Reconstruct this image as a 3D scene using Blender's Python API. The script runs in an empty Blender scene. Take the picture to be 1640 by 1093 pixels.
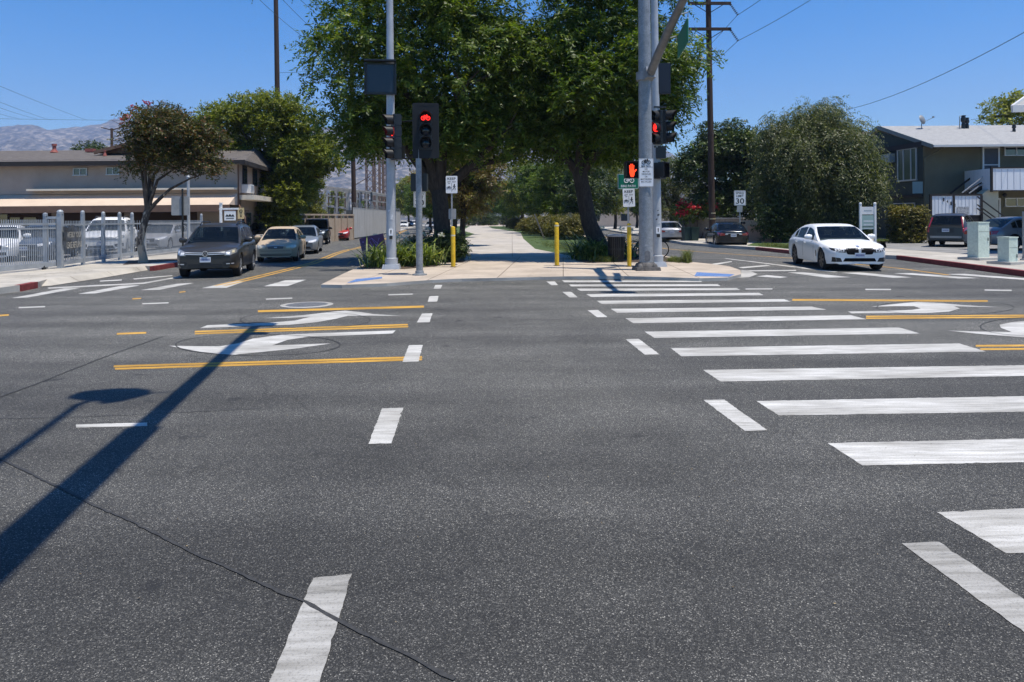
import bpy, bmesh, math, random
import numpy as np
from mathutils import Vector, Matrix
from mathutils.bvhtree import BVHTree

# ------------------------------------------------------------------ camera, sky, sun
SC = bpy.context.scene
COL = SC.collection
F, CX, HY, CAMH, ROLL = 1160.0, 820.0, 350.4, 1.65, 0.008   # measured from the photograph (1640 px wide)
cr, sr = math.cos(ROLL), math.sin(ROLL)
RIGHT, UP, FWD = Vector((cr, 0, -sr)), Vector((sr, 0, cr)), Vector((0, 1, 0))
cam_d = bpy.data.cameras.new('camera')
cam = bpy.data.objects.new('camera', cam_d); COL.objects.link(cam)
cam_d.sensor_width = 36; cam_d.lens = 36 * F / 1640
cam_d.shift_y = -(546.5 - HY) / 1640
cam_d.clip_start = 0.05; cam_d.clip_end = 12000
cam.matrix_world = Matrix(((RIGHT.x, UP.x, 0, 0), (0, 0, -1, 0), (RIGHT.z, UP.z, 0, CAMH), (0, 0, 0, 1)))
SC.camera = cam

SUN_EL, SUN_AZ = math.radians(73.5), math.radians(118)      # azimuth clockwise from the view direction (+Y)
W = bpy.data.worlds.new('World'); SC.world = W; W.use_nodes = True
wn = W.node_tree.nodes; bg = wn['Background']
sky = wn.new('ShaderNodeTexSky'); sky.sky_type = 'NISHITA'; sky.sun_disc = False
sky.sun_elevation = SUN_EL; sky.sun_rotation = SUN_AZ
sky.altitude = 200; sky.air_density = 1.0; sky.dust_density = 0.1; sky.ozone_density = 3.5
hs = wn.new('ShaderNodeHueSaturation'); hs.inputs['Saturation'].default_value = 1.53; hs.inputs['Hue'].default_value = 0.506
W.node_tree.links.new(sky.outputs[0], hs.inputs['Color']); W.node_tree.links.new(hs.outputs[0], bg.inputs[0]); bg.inputs[1].default_value = 0.118
to_sun = Vector((math.sin(SUN_AZ) * math.cos(SUN_EL), math.cos(SUN_AZ) * math.cos(SUN_EL), math.sin(SUN_EL)))
sun_d = bpy.data.lights.new('sun', 'SUN'); sun_d.energy = 4.7; sun_d.angle = math.radians(0.53); sun_d.color = (1, 0.935, 0.83)
sun = bpy.data.objects.new('sun', sun_d); COL.objects.link(sun)
sun.rotation_euler = to_sun.to_track_quat('Z', 'Y').to_euler(); sun.location = (30, -5, 60)
SC.view_settings.view_transform = 'Standard'; SC.view_settings.look = 'None'
SC.view_settings.exposure = 0.5; SC.view_settings.gamma = 1
try:
    SC.cycles.max_bounces = 6; SC.cycles.transparent_max_bounces = 8; SC.cycles.use_denoising = True
    SC.cycles.volume_bounces = 0
except Exception: pass

# survey: photograph pixels turned into points of the place
def G(u, v, z=0.0):
    d = FWD * F + RIGHT * (u - CX) - UP * (v - HY)
    t = (z - CAMH) / d.z
    return Vector((0, 0, CAMH)) + d * t
def AT(u, v, dist):
    d = FWD * F + RIGHT * (u - CX) - UP * (v - HY)
    return Vector((0, 0, CAMH)) + d * (dist / F)
def V2(p): return (p[0], p[1])

# ------------------------------------------------------------------ objects
ORG = {}
def tag(o, label=None, cat=None, group=None, kind=None):
    if label: o['label'] = label
    if cat: o['category'] = cat
    if group: o['group'] = group
    if kind: o['kind'] = kind
    return o
def thing(name, label, cat, loc=(0, 0, 0), rz=0.0, group=None, local=False, scale=1.0):
    o = bpy.data.objects.new(name, None); COL.objects.link(o)
    o.empty_display_size = 0.2
    o.location = loc; o.rotation_euler = (0, 0, rz); o.scale = (scale,) * 3
    ORG[o.name] = Vector((0, 0, 0)) if local else Vector(loc)
    return tag(o, label, cat, group)
def copy_tree(o, parent=None):
    c = o.copy(); COL.objects.link(c); c.parent = parent
    for ch in KIDS.get(o.name, []): copy_tree(ch, c)
    return c
KIDS = {}
def link(name, me, parent=None):
    o = bpy.data.objects.new(name, me); COL.objects.link(o)
    if parent is not None:
        o.parent = parent; ORG[o.name] = ORG.get(parent.name, Vector((0, 0, 0)))
        KIDS.setdefault(parent.name, []).append(o)
    return o

class MB:
    def __init__(s): s.v = []; s.f = []; s.mi = []; s.m = 0; s.M = None
    def add(s, vs, fs, m=None):
        b = len(s.v)
        if s.M is not None: vs = [s.M @ Vector(p) for p in vs]
        s.v += [tuple(p) for p in vs]
        s.f += [[b + i for i in f] for f in fs]
        s.mi += [s.m if m is None else m] * len(fs)
        return s
    def box(s, c, d, rz=0.0, m=None, taper=1.0):
        x, y, z = d[0] / 2, d[1] / 2, d[2] / 2
        ca, sa = math.cos(rz), math.sin(rz)
        vs = []
        for k, zz in ((1, -z), (taper, z)):
            for sx, sy in ((-1, -1), (1, -1), (1, 1), (-1, 1)):
                px, py = sx * x * k, sy * y * k
                vs.append((c[0] + px * ca - py * sa, c[1] + px * sa + py * ca, c[2] + zz))
        return s.add(vs, [[3, 2, 1, 0], [4, 5, 6, 7], [0, 1, 5, 4], [1, 2, 6, 5], [2, 3, 7, 6], [3, 0, 4, 7]], m)
    def beam(s, p0, p1, w, h, m=None, up=(0, 0, 1)):
        p0, p1 = Vector(p0), Vector(p1); a = (p1 - p0).normalized()
        sd = a.cross(Vector(up))
        if sd.length < 1e-4: sd = a.cross(Vector((0, 1, 0)))
        sd.normalize(); u = sd.cross(a)
        vs = []
        for p in (p0, p1):
            for i, j in ((-1, -1), (1, -1), (1, 1), (-1, 1)): vs.append(p + sd * (i * w / 2) + u * (j * h / 2))
        return s.add(vs, [[3, 2, 1, 0], [4, 5, 6, 7], [0, 1, 5, 4], [1, 2, 6, 5], [2, 3, 7, 6], [3, 0, 4, 7]], m)
    def tube(s, pts, r, n=8, m=None, caps=True):
        pts = [Vector(p) for p in pts]; k = len(pts)
        rs = r if isinstance(r, (list, tuple)) else [r] * k
        vs = []; ref = None
        for i, p in enumerate(pts):
            a = (pts[min(i + 1, k - 1)] - pts[max(i - 1, 0)]).normalized()
            if ref is None: ref = Vector((1, 0, 0)) if abs(a.x) < 0.9 else Vector((0, 1, 0))
            u = (ref - a * ref.dot(a)).normalized(); w = a.cross(u); ref = u
            for j in range(n):
                t = 2 * math.pi * j / n
                vs.append(p + (u * math.cos(t) + w * math.sin(t)) * rs[i])
        fs = [[i * n + j, i * n + (j + 1) % n, (i + 1) * n + (j + 1) % n, (i + 1) * n + j] for i in range(k - 1) for j in range(n)]
        if caps: fs += [list(range(n))[::-1], [(k - 1) * n + j for j in range(n)]]
        return s.add(vs, fs, m)
    def lathe(s, prof, n=20, m=None, axis='Z', c=(0, 0, 0)):       # prof: (radius, along)
        vs = []
        for r, a in prof:
            for j in range(n):
                t = 2 * math.pi * j / n; x, y = r * math.cos(t), r * math.sin(t)
                q = (x, y, a) if axis == 'Z' else (a, x, y) if axis == 'X' else (x, a, y)
                vs.append((q[0] + c[0], q[1] + c[1], q[2] + c[2]))
        k = len(prof)
        fs = [[i * n + j, i * n + (j + 1) % n, (i + 1) * n + (j + 1) % n, (i + 1) * n + j] for i in range(k - 1) for j in range(n)]
        return s.add(vs, fs, m)
    def disc(s, c, r, n=20, m=None, rx=None):                      # in local XY
        rx = rx or r
        return s.add([(c[0] + rx * math.cos(2 * math.pi * j / n), c[1] + r * math.sin(2 * math.pi * j / n), c[2]) for j in range(n)], [list(range(n))], m)
    def ring(s, c, r, w, n=24, m=None, t=0.006):
        return s.tube([(c[0] + r * math.cos(2 * math.pi * j / n), c[1] + r * math.sin(2 * math.pi * j / n), c[2]) for j in range(n + 1)], w / 2, 6, m, caps=False)
    def prism(s, poly, z0, z1, m=None, top=None, zs=None):
        n = len(poly)
        vs = [(p[0], p[1], z0) for p in poly] + [(p[0], p[1], z1 if zs is None else zs[i]) for i, p in enumerate(poly)]
        b = len(s.v)
        fs = [[i, (i + 1) % n, n + (i + 1) % n, n + i] for i in range(n)]
        area = sum(poly[i][0] * poly[(i + 1) % n][1] - poly[(i + 1) % n][0] * poly[i][1] for i in range(n))
        if area < 0: fs = [f[::-1] for f in fs]
        s.add(vs, fs, m)
        from mathutils.geometry import tessellate_polygon
        tris = tessellate_polygon([[Vector((p[0], p[1], 0)) for p in poly]])
        for t in tris:
            a, bb, c = (Vector(poly[i][:2]) for i in t)
            ccw = (bb - a).cross(c - a) > 0
            t = list(t) if ccw else list(t)[::-1]
            s.f.append([b + n + i for i in t]); s.mi.append(s.m if top is None else top)
        return s
    def sheet(s, poly, z, m=None):
        from mathutils.geometry import tessellate_polygon
        b = len(s.v); s.v += [(p[0], p[1], z) for p in poly]
        for t in tessellate_polygon([[Vector((p[0], p[1], 0)) for p in poly]]):
            a, bb, c = (Vector(poly[i][:2]) for i in t)
            t = list(t) if (bb - a).cross(c - a) > 0 else list(t)[::-1]
            s.f.append([b + i for i in t]); s.mi.append(s.m if m is None else m)
        return s
    def plate(s, w, h, t=0.004, r=0.03, m=None, c=(0, 0), z=0.0):   # rounded rectangle in local XY, front at z, back at z - t
        pts = []
        for cx, cy, a0 in ((1, 1, 0), (-1, 1, 90), (-1, -1, 180), (1, -1, 270)):
            for k in range(5):
                a = math.radians(a0 + k * 22.5)
                pts.append((c[0] + cx * (w / 2 - r) + r * math.cos(a), c[1] + cy * (h / 2 - r) + r * math.sin(a)))
        n = len(pts)
        vs = [(p[0], p[1], z) for p in pts] + [(p[0], p[1], z - t) for p in pts]
        fs = [list(range(n)), [n + i for i in range(n)][::-1]] + [[i, n + i, n + (i + 1) % n, (i + 1) % n] for i in range(n)]
        return s.add(vs, fs, m)
    def poly(s, pts, z=0.0, t=0.0, m=None):                         # outline in local XY with thickness t behind it
        n = len(pts)
        if t <= 0: return s.add([(p[0], p[1], z) for p in pts], [list(range(n))], m)
        vs = [(p[0], p[1], z) for p in pts] + [(p[0], p[1], z - t) for p in pts]
        return s.add(vs, [list(range(n)), [n + i for i in range(n)][::-1]] + [[i, n + i, n + (i + 1) % n, (i + 1) % n] for i in range(n)], m)
    def build(s, name, mats, parent=None, smooth=False, angle=35):
        me = bpy.data.meshes.new(name)
        o0 = ORG.get(parent.name, Vector((0, 0, 0))) if parent is not None else Vector((0, 0, 0))
        me.from_pydata([(p[0] - o0.x, p[1] - o0.y, p[2] - o0.z) for p in s.v], [], s.f)
        if not isinstance(mats, (list, tuple)): mats = [mats]
        for m in mats: me.materials.append(m)
        if len(mats) > 1: me.polygons.foreach_set('material_index', s.mi)
        if smooth:
            me.polygons.foreach_set('use_smooth', [True] * len(me.polygons))
            try: me.set_sharp_from_angle(angle=math.radians(angle))
            except Exception: pass
        me.update()
        return link(name, me, parent)

def np_mesh(name, V, Q, mat, parent=None):
    me = bpy.data.meshes.new(name)
    nv, nq, k = len(V), len(Q), Q.shape[1]
    me.vertices.add(nv); me.vertices.foreach_set('co', np.ascontiguousarray(V, dtype=np.float32).ravel())
    me.loops.add(nq * k); me.loops.foreach_set('vertex_index', np.ascontiguousarray(Q, dtype=np.int32).ravel())
    me.polygons.add(nq); me.polygons.foreach_set('loop_start', np.arange(0, nq * k, k, dtype=np.int32))
    me.materials.append(mat); me.update(calc_edges=True); me.validate()
    return link(name, me, parent)

def face_frame(p, rz=0.0, tilt=0.0):      # local x right, y up, z towards whoever faces it; rz = 0 faces -Y
    return Matrix.Translation(Vector(p)) @ Matrix.Rotation(rz, 4, 'Z') @ Matrix(((1, 0, 0, 0), (0, 0, -1, 0), (0, 1, 0, 0), (0, 0, 0, 1))) @ Matrix.Rotation(tilt, 4, 'Z')

def lettering(rows, M, mat, parent, z=0.004, name='lettering', ext=0.0015):
    """rows: (text, cx, cy, width, height) in the local plane of M; all rows become one mesh"""
    mb = MB(); mb.M = M
    for txt, cx, cy, w, h in rows:
        cu = bpy.data.curves.new('text', 'FONT'); cu.body = txt; cu.extrude = 0.0; cu.offset = 0.012
        ob = bpy.data.objects.new('text', cu); COL.objects.link(ob)
        dg = bpy.context.evaluated_depsgraph_get()
        me = bpy.data.meshes.new_from_object(ob.evaluated_get(dg))
        vs = np.array([v.co[:2] for v in me.vertices]); lo, hi = vs.min(0), vs.max(0)
        k = (w / (hi[0] - lo[0]), h / (hi[1] - lo[1]))
        pts = [((v[0] - (lo[0] + hi[0]) / 2) * k[0] + cx, (v[1] - (lo[1] + hi[1]) / 2) * k[1] + cy, z) for v in vs]
        mb.add(pts, [list(p.vertices) for p in me.polygons])
        bpy.data.objects.remove(ob); bpy.data.meshes.remove(me); bpy.data.curves.remove(cu)
    return mb.build(name, mat, parent)

# ------------------------------------------------------------------ materials
def new_mat(name):
    m = bpy.data.materials.new(name); m.use_nodes = True
    nt = m.node_tree; return m, nt, nt.nodes['Principled BSDF']
def mat(name, c, rough=0.6, metal=0.0, spec=0.5, emit=None, estr=0.0, coat=0.0):
    m, nt, b = new_mat(name)
    b.inputs['Base Color'].default_value = (*c, 1); b.inputs['Roughness'].default_value = rough
    b.inputs['Metallic'].default_value = metal; b.inputs['Specular IOR Level'].default_value = spec
    if coat: b.inputs['Coat Weight'].default_value = coat; b.inputs['Coat Roughness'].default_value = 0.04
    if emit: b.inputs['Emission Color'].default_value = (*emit, 1); b.inputs['Emission Strength'].default_value = estr
    return m
def node(nt, t, **kw):
    n = nt.nodes.new(t)
    for k, v in kw.items():
        if k in n.inputs: n.inputs[k].default_value = v
        else: setattr(n, k, v)
    return n
def ramp(nt, fac, stops):
    r = nt.nodes.new('ShaderNodeValToRGB'); nt.links.new(fac, r.inputs[0])
    e = r.color_ramp.elements
    while len(e) < len(stops): e.new(0.5)
    for i, (p, c) in enumerate(stops): e[i].position = p; e[i].color = (*c, 1) if len(c) == 3 else c
    return r.outputs[0]
def mix(nt, fac, a, b, mode='MIX'):
    n = nt.nodes.new('ShaderNodeMix'); n.data_type = 'RGBA'; n.blend_type = mode
    for sock, val in ((n.inputs[0], fac), (n.inputs[6], a), (n.inputs[7], b)):
        if hasattr(val, 'is_linked'): nt.links.new(val, sock)
        else: sock.default_value = val if isinstance(val, (int, float)) else (*val, 1)
    return n.outputs[2]
def coords(nt, scale=(1, 1, 1), rot=(0, 0, 0)):
    t = nt.nodes.new('ShaderNodeTexCoord'); mp = nt.nodes.new('ShaderNodeMapping')
    mp.inputs['Scale'].default_value = scale; mp.inputs['Rotation'].default_value = rot
    nt.links.new(t.outputs['Object'], mp.inputs[0]); return mp.outputs[0]
def noise(nt, vec, scale, detail=3.0, rough=0.55):
    n = node(nt, 'ShaderNodeTexNoise', Scale=scale, Detail=detail, Roughness=rough)
    nt.links.new(vec, n.inputs['Vector']); return n.outputs['Fac']
def bump(nt, b, h, strength=0.3, dist=0.01):
    n = node(nt, 'ShaderNodeBump', Strength=strength, Distance=dist)
    nt.links.new(h, n.inputs['Height']); nt.links.new(n.outputs[0], b.inputs['Normal'])
def noisy(name, stops, scale=3.0, rough=0.8, detail=5, bmp=0.0, fine=None, metal=0.0, sc=(1, 1, 1), spec=0.4):
    m, nt, b = new_mat(name); vec = coords(nt, sc)
    f = noise(nt, vec, scale, detail, 0.6)
    c = ramp(nt, f, stops)
    if fine:
        g = noise(nt, vec, fine[0], 2, 0.5)
        c = mix(nt, fine[1], c, ramp(nt, g, [(0.3, (0.35,) * 3), (0.7, (1.35,) * 3)]), 'MULTIPLY')
    nt.links.new(c, b.inputs['Base Color']); b.inputs['Roughness'].default_value = rough; b.inputs['Metallic'].default_value = metal
    b.inputs['Specular IOR Level'].default_value = spec
    if bmp: bump(nt, b, f, bmp)
    return m

def asphalt_nodes(nt, vec, lift=1.0):
    big = noise(nt, vec, 0.22, 3, 0.55)
    mid = noise(nt, vec, 1.4, 4, 0.6)
    streak = node(nt, 'ShaderNodeTexNoise', Scale=1.0, Detail=4.0, Roughness=0.6)
    mp = nt.nodes.new('ShaderNodeMapping'); mp.inputs['Scale'].default_value = (0.12, 1.5, 1); nt.links.new(vec, mp.inputs[0]); nt.links.new(mp.outputs[0], streak.inputs['Vector'])
    vor = node(nt, 'ShaderNodeTexVoronoi', Scale=210.0); nt.links.new(vec, vor.inputs['Vector'])
    sep = nt.nodes.new('ShaderNodeSeparateColor'); nt.links.new(vor.outputs['Color'], sep.inputs[0])
    L = lift
    stone = ramp(nt, sep.outputs[0], [(0.0, (0.020 * L, 0.020 * L, 0.020 * L)), (0.35, (0.036 * L, 0.036 * L, 0.0355 * L)), (0.66, (0.054 * L, 0.054 * L, 0.052 * L)), (0.86, (0.090 * L, 0.089 * L, 0.085 * L)), (0.96, (0.17 * L, 0.165 * L, 0.155 * L)), (1.0, (0.36 * L, 0.35 * L, 0.32 * L))])
    # grazing glare painted into the asphalt colour: darker near the camera, lighter farther out
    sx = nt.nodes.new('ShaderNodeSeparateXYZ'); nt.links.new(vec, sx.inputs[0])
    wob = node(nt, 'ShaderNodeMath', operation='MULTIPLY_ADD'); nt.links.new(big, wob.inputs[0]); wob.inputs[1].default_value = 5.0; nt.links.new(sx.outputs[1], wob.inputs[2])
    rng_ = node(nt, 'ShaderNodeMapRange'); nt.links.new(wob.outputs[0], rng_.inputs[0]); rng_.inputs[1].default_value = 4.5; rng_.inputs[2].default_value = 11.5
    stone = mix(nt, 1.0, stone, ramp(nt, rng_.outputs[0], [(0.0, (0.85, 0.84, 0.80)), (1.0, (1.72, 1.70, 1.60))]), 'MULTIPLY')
    c = mix(nt, 0.8, stone, ramp(nt, mid, [(0.3, (0.80,) * 3), (0.7, (1.15,) * 3)]), 'MULTIPLY')
    c = mix(nt, 1.0, c, ramp(nt, big, [(0.36, (0.80, 0.80, 0.81)), (0.64, (1.14, 1.135, 1.12))]), 'MULTIPLY')
    c = mix(nt, 1.0, c, ramp(nt, streak.outputs['Fac'], [(0.3, (0.78,) * 3), (0.6, (1.07,) * 3)]), 'MULTIPLY')
    spots = noise(nt, vec, 2.6, 2, 0.4)
    c = mix(nt, ramp(nt, spots, [(0.71, (0, 0, 0)), (0.75, (0.6,) * 3)]), c, (0.018, 0.018, 0.019))
    drip = noise(nt, vec, 9.0, 2, 0.4)
    c = mix(nt, ramp(nt, drip, [(0.745, (0, 0, 0)), (0.77, (0.55,) * 3)]), c, (0.015, 0.015, 0.016))
    wrp = node(nt, 'ShaderNodeTexNoise', Scale=0.9, Detail=4.0); nt.links.new(vec, wrp.inputs['Vector'])
    wv = nt.nodes.new('ShaderNodeVectorMath'); wv.operation = 'MULTIPLY_ADD'; nt.links.new(wrp.outputs['Color'], wv.inputs[0]); wv.inputs[1].default_value = (1.6, 1.6, 0); nt.links.new(vec, wv.inputs[2])
    crk = node(nt, 'ShaderNodeTexVoronoi', Scale=0.16); crk.feature = 'DISTANCE_TO_EDGE'; nt.links.new(wv.outputs[0], crk.inputs['Vector'])
    c = mix(nt, ramp(nt, crk.outputs['Distance'], [(0.0, (0.32,) * 3), (0.0016, (0, 0, 0))]), c, (0.018, 0.018, 0.018))
    trk = node(nt, 'ShaderNodeTexWave', Scale=0.19, Distortion=1.2, Detail=2.0); trk.bands_direction = 'Y'; nt.links.new(vec, trk.inputs['Vector'])
    c = mix(nt, 1.0, c, ramp(nt, trk.outputs['Fac'], [(0.1, (0.90,) * 3), (0.8, (1.06,) * 3)]), 'MULTIPLY')
    h = vor.outputs['Distance']
    return c, h, mid
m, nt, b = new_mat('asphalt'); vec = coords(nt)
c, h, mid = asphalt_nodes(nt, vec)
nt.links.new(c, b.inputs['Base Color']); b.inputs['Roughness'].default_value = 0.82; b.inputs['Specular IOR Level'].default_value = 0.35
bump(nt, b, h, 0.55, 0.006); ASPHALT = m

def paint(name, col, wear=0.5):
    m, nt, b = new_mat(name); vec = coords(nt)
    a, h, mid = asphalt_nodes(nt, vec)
    w1 = noise(nt, coords(nt, (0.35, 3.2, 1)), 6.0, 6, 0.7)
    w2 = noise(nt, vec, 95, 2, 0.5)
    cr_ = noise(nt, coords(nt, (1.2, 7, 1)), 1.6, 8, 0.72)
    p = mix(nt, 1.0, col, ramp(nt, noise(nt, coords(nt, (0.5, 5, 1)), 4, 5, 0.65), [(0.28, (0.58, 0.57, 0.545)), (0.62, (1.05,) * 3)]), 'MULTIPLY')
    p = mix(nt, 1.0, p, ramp(nt, noise(nt, coords(nt, (0.6, 1.6, 1)), 1.1, 4, 0.6), [(0.34, (0.66, 0.65, 0.63)), (0.6, (1.04,) * 3)]), 'MULTIPLY')
    wear_f = mix(nt, 0.35, ramp(nt, w1, [(0.66 - 0.1 * wear, (0, 0, 0)), (0.78, (0.8,) * 3)]), ramp(nt, w2, [(0.6 - 0.06 * wear, (0, 0, 0)), (0.72, (1,) * 3)]), 'SCREEN')
    p2 = mix(nt, wear_f, p, a)
    p3 = mix(nt, ramp(nt, cr_, [(0.292, (0.8,) * 3), (0.30, (0, 0, 0))]), p2, (0.05, 0.05, 0.05))
    nt.links.new(p3, b.inputs['Base Color']); b.inputs['Roughness'].default_value = 0.7; b.inputs['Specular IOR Level'].default_value = 0.3
    bump(nt, b, h, 0.3, 0.004); return m
WHITE_PAINT = paint('white_road_paint', (0.57, 0.558, 0.52), 0.9)
WORN_PAINT = paint('worn_white_road_paint', (0.43, 0.42, 0.39), 1.15)
YELLOW_PAINT = paint('yellow_road_paint', (0.62, 0.35, 0.055), 0.35)
TAR = noisy('tar_seal', [(0.3, (0.022, 0.022, 0.022)), (0.7, (0.05, 0.05, 0.049))], 30, 0.8)

def concrete(name, base, joint=None, rough=0.85, grid=None, rot=0.0, dirt=0.3):
    m, nt, b = new_mat(name); vec = coords(nt, (1, 1, 1), (0, 0, rot))
    f = noise(nt, vec, 0.9, 5, 0.6); g = noise(nt, vec, 60, 3, 0.6)
    d = tuple(x * (1 - dirt) for x in base); l = tuple(min(1, x * 1.10) for x in base)
    c = ramp(nt, f, [(0.32, d), (0.62, l)])
    c = mix(nt, 0.5, c, ramp(nt, g, [(0.3, (0.72,) * 3), (0.7, (1.15,) * 3)]), 'MULTIPLY')
    st = noise(nt, vec, 4.0, 4, 0.6)
    c = mix(nt, ramp(nt, st, [(0.66, (0, 0, 0)), (0.76, (0.5,) * 3)]), c, tuple(x * 0.45 for x in base))
    if grid:
        br = node(nt, 'ShaderNodeTexBrick', Scale=1.0); br.offset = 0.0; br.squash = 1.0
        br.inputs['Color1'].default_value = (1, 1, 1, 1); br.inputs['Color2'].default_value = (0.93, 0.93, 0.92, 1); br.inputs['Mortar'].default_value = (0.30, 0.28, 0.26, 1)
        br.inputs['Mortar Size'].default_value = 0.012; br.inputs['Brick Width'].default_value = grid[0]; br.inputs['Row Height'].default_value = grid[1]
        nt.links.new(vec, br.inputs['Vector']); c = mix(nt, 1.0, c, br.outputs['Color'], 'MULTIPLY')
    nt.links.new(c, b.inputs['Base Color']); b.inputs['Roughness'].default_value = rough; b.inputs['Specular IOR Level'].default_value = 0.25
    bump(nt, b, g, 0.12, 0.004); return m
SIDEWALK = concrete('sidewalk_concrete', (0.46, 0.425, 0.365), grid=(1.9, 1.9), rot=0.08)
PLAZA = concrete('plaza_concrete', (0.47, 0.395, 0.315), grid=(1.75, 1.4), rot=0.07, dirt=0.22)
PATHC = concrete('path_concrete', (0.44, 0.40, 0.345), grid=(5.0, 3.4), rot=0.0, dirt=0.2)
KERB = concrete('kerb_concrete', (0.40, 0.385, 0.35))
LOT = concrete('lot_paving', (0.26, 0.255, 0.245), grid=(4, 4), dirt=0.35)
RED_KERB = noisy('red_kerb_paint', [(0.35, (0.17, 0.025, 0.025)), (0.7, (0.27, 0.05, 0.045))], 5, 0.75, fine=(40, 0.6))
SOIL = noisy('soil', [(0.3, (0.05, 0.035, 0.022)), (0.7, (0.13, 0.09, 0.06))], 6, 0.95, bmp=0.5, fine=(30, 0.8))
LAWN = noisy('lawn_grass', [(0.3, (0.035, 0.065, 0.012)), (0.6, (0.075, 0.115, 0.025)), (0.8, (0.16, 0.15, 0.06))], 1.6, 0.95, bmp=0.6, fine=(45, 0.9))
GROUND = noisy('dry_ground', [(0.3, (0.09, 0.075, 0.05)), (0.7, (0.18, 0.15, 0.11))], 0.1, 0.95)
GALV = noisy('galvanised_steel', [(0.3, (0.20, 0.215, 0.225)), (0.7, (0.31, 0.325, 0.335))], 5, 0.5, fine=(38, 0.35), metal=0.25)
PALE_STEEL = noisy('pale_grey_steel', [(0.3, (0.33, 0.35, 0.37)), (0.7, (0.43, 0.45, 0.47))], 4, 0.45, metal=0.15)
FENCE_M = noisy('grey_fence_paint', [(0.3, (0.25, 0.275, 0.30)), (0.7, (0.36, 0.385, 0.41))], 3, 0.5, metal=0.1)
BLACK = mat('black_polycarbonate', (0.009, 0.0095, 0.011), 0.38)
BLACK_D = mat('matt_black', (0.006, 0.006, 0.007), 0.85, spec=0.2)
VISOR = mat('visor_black', (0.010, 0.0105, 0.011), 0.55, spec=0.35)
LENS_OFF = mat('unlit_lens', (0.012, 0.016, 0.02), 0.15)
RED_ON = mat('lit_red_signal', (0.25, 0.0, 0.0), 0.4, emit=(1.0, 0.02, 0.015), estr=1.7)
HAND_ON = mat('lit_hand_signal', (0.25, 0.02, 0.0), 0.4, emit=(1.0, 0.055, 0.015), estr=1.5)
SIGN_W = noisy('white_sign_sheeting', [(0.3, (0.72, 0.73, 0.73)), (0.7, (0.82, 0.82, 0.82))], 3, 0.5)
SIGN_K = mat('black_sign_ink', (0.012, 0.012, 0.013), 0.5)
SIGN_G = noisy('green_sign_sheeting', [(0.3, (0.0, 0.13, 0.075)), (0.7, (0.0, 0.17, 0.10))], 3, 0.45)
SIGN_BACK = noisy('aluminium_sign_back', [(0.3, (0.25, 0.26, 0.27)), (0.7, (0.34, 0.35, 0.36))], 4, 0.5, metal=0.3)
YELLOW = noisy('yellow_bollard_paint', [(0.25, (0.55, 0.33, 0.012)), (0.6, (0.70, 0.45, 0.02))], 4, 0.55, fine=(22, 0.25))
WOOD = noisy('creosoted_wood', [(0.3, (0.030, 0.018, 0.013)), (0.7, (0.075, 0.045, 0.032))], 4, 0.9, sc=(6, 6, 0.5), fine=(20, 0.5))
PORC = mat('insulator_porcelain', (0.018, 0.015, 0.016), 0.3)
WIRE = mat('cable_black', (0.012, 0.012, 0.013), 0.6)
TACT = noisy('blue_tactile_paving', [(0.3, (0.08, 0.16, 0.36)), (0.7, (0.15, 0.25, 0.47))], 4, 0.8, fine=(25, 0.4))
IRON = noisy('cast_iron', [(0.3, (0.10, 0.105, 0.11)), (0.7, (0.19, 0.195, 0.20))], 9, 0.6, metal=0.2)
def leafmat(name, dark, light, trans=0.25, tip=None):
    m, nt, b = new_mat(name)
    g = nt.nodes.new('ShaderNodeNewGeometry')
    st = [(0.0, dark), (0.75, light)] + ([(1.0, tip)] if tip else [])
    c = ramp(nt, g.outputs['Random Per Island'], st)
    ti = nt.nodes.new('ShaderNodeObjectInfo')
    c = mix(nt, 0.5, c, ramp(nt, ti.outputs['Random'], [(0.0, (0.75, 0.8, 0.8)), (1.0, (1.25, 1.15, 1.0))]), 'MULTIPLY')
    c = mix(nt, 1.0, c, ramp(nt, noise(nt, coords(nt), 0.9, 3, 0.6), [(0.32, (0.62, 0.66, 0.7)), (0.66, (1.32, 1.25, 1.1))]), 'MULTIPLY')   # older and younger shoots
    nt.links.new(c, b.inputs['Base Color']); b.inputs['Roughness'].default_value = 0.45; b.inputs['Specular IOR Level'].default_value = 0.35
    tr = nt.nodes.new('ShaderNodeBsdfTranslucent')
    nt.links.new(mix(nt, 1.0, c, (1.5, 1.6, 0.5), 'MULTIPLY'), tr.inputs[0])
    ms = nt.nodes.new('ShaderNodeMixShader'); ms.inputs[0].default_value = trans
    nt.links.new(b.outputs[0], ms.inputs[1]); nt.links.new(tr.outputs[0], ms.inputs[2])
    nt.links.new(ms.outputs[0], nt.nodes['Material Output'].inputs[0]); return m
L_JAC = leafmat('feathery_leaves', (0.030, 0.066, 0.012), (0.118, 0.182, 0.026), 0.40, (0.20, 0.225, 0.045))
L_DARK = leafmat('dark_glossy_leaves', (0.016, 0.034, 0.010), (0.052, 0.086, 0.018), 0.22, (0.11, 0.14, 0.035))
L_OLIVE = leafmat('olive_green_leaves', (0.06, 0.09, 0.014), (0.21, 0.235, 0.032), 0.4, (0.32, 0.32, 0.06))
L_WILLOW = leafmat('grey_green_willow_leaves', (0.032, 0.050, 0.015), (0.12, 0.14, 0.045), 0.34, (0.26, 0.26, 0.13))
L_MYRTLE = leafmat('bronze_myrtle_leaves', (0.025, 0.045, 0.012), (0.09, 0.085, 0.024), 0.28, (0.19, 0.075, 0.04))
L_BROWN = leafmat('brown_tinged_leaves', (0.09, 0.07, 0.03), (0.24, 0.18, 0.08), 0.35, (0.14, 0.20, 0.04))
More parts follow.
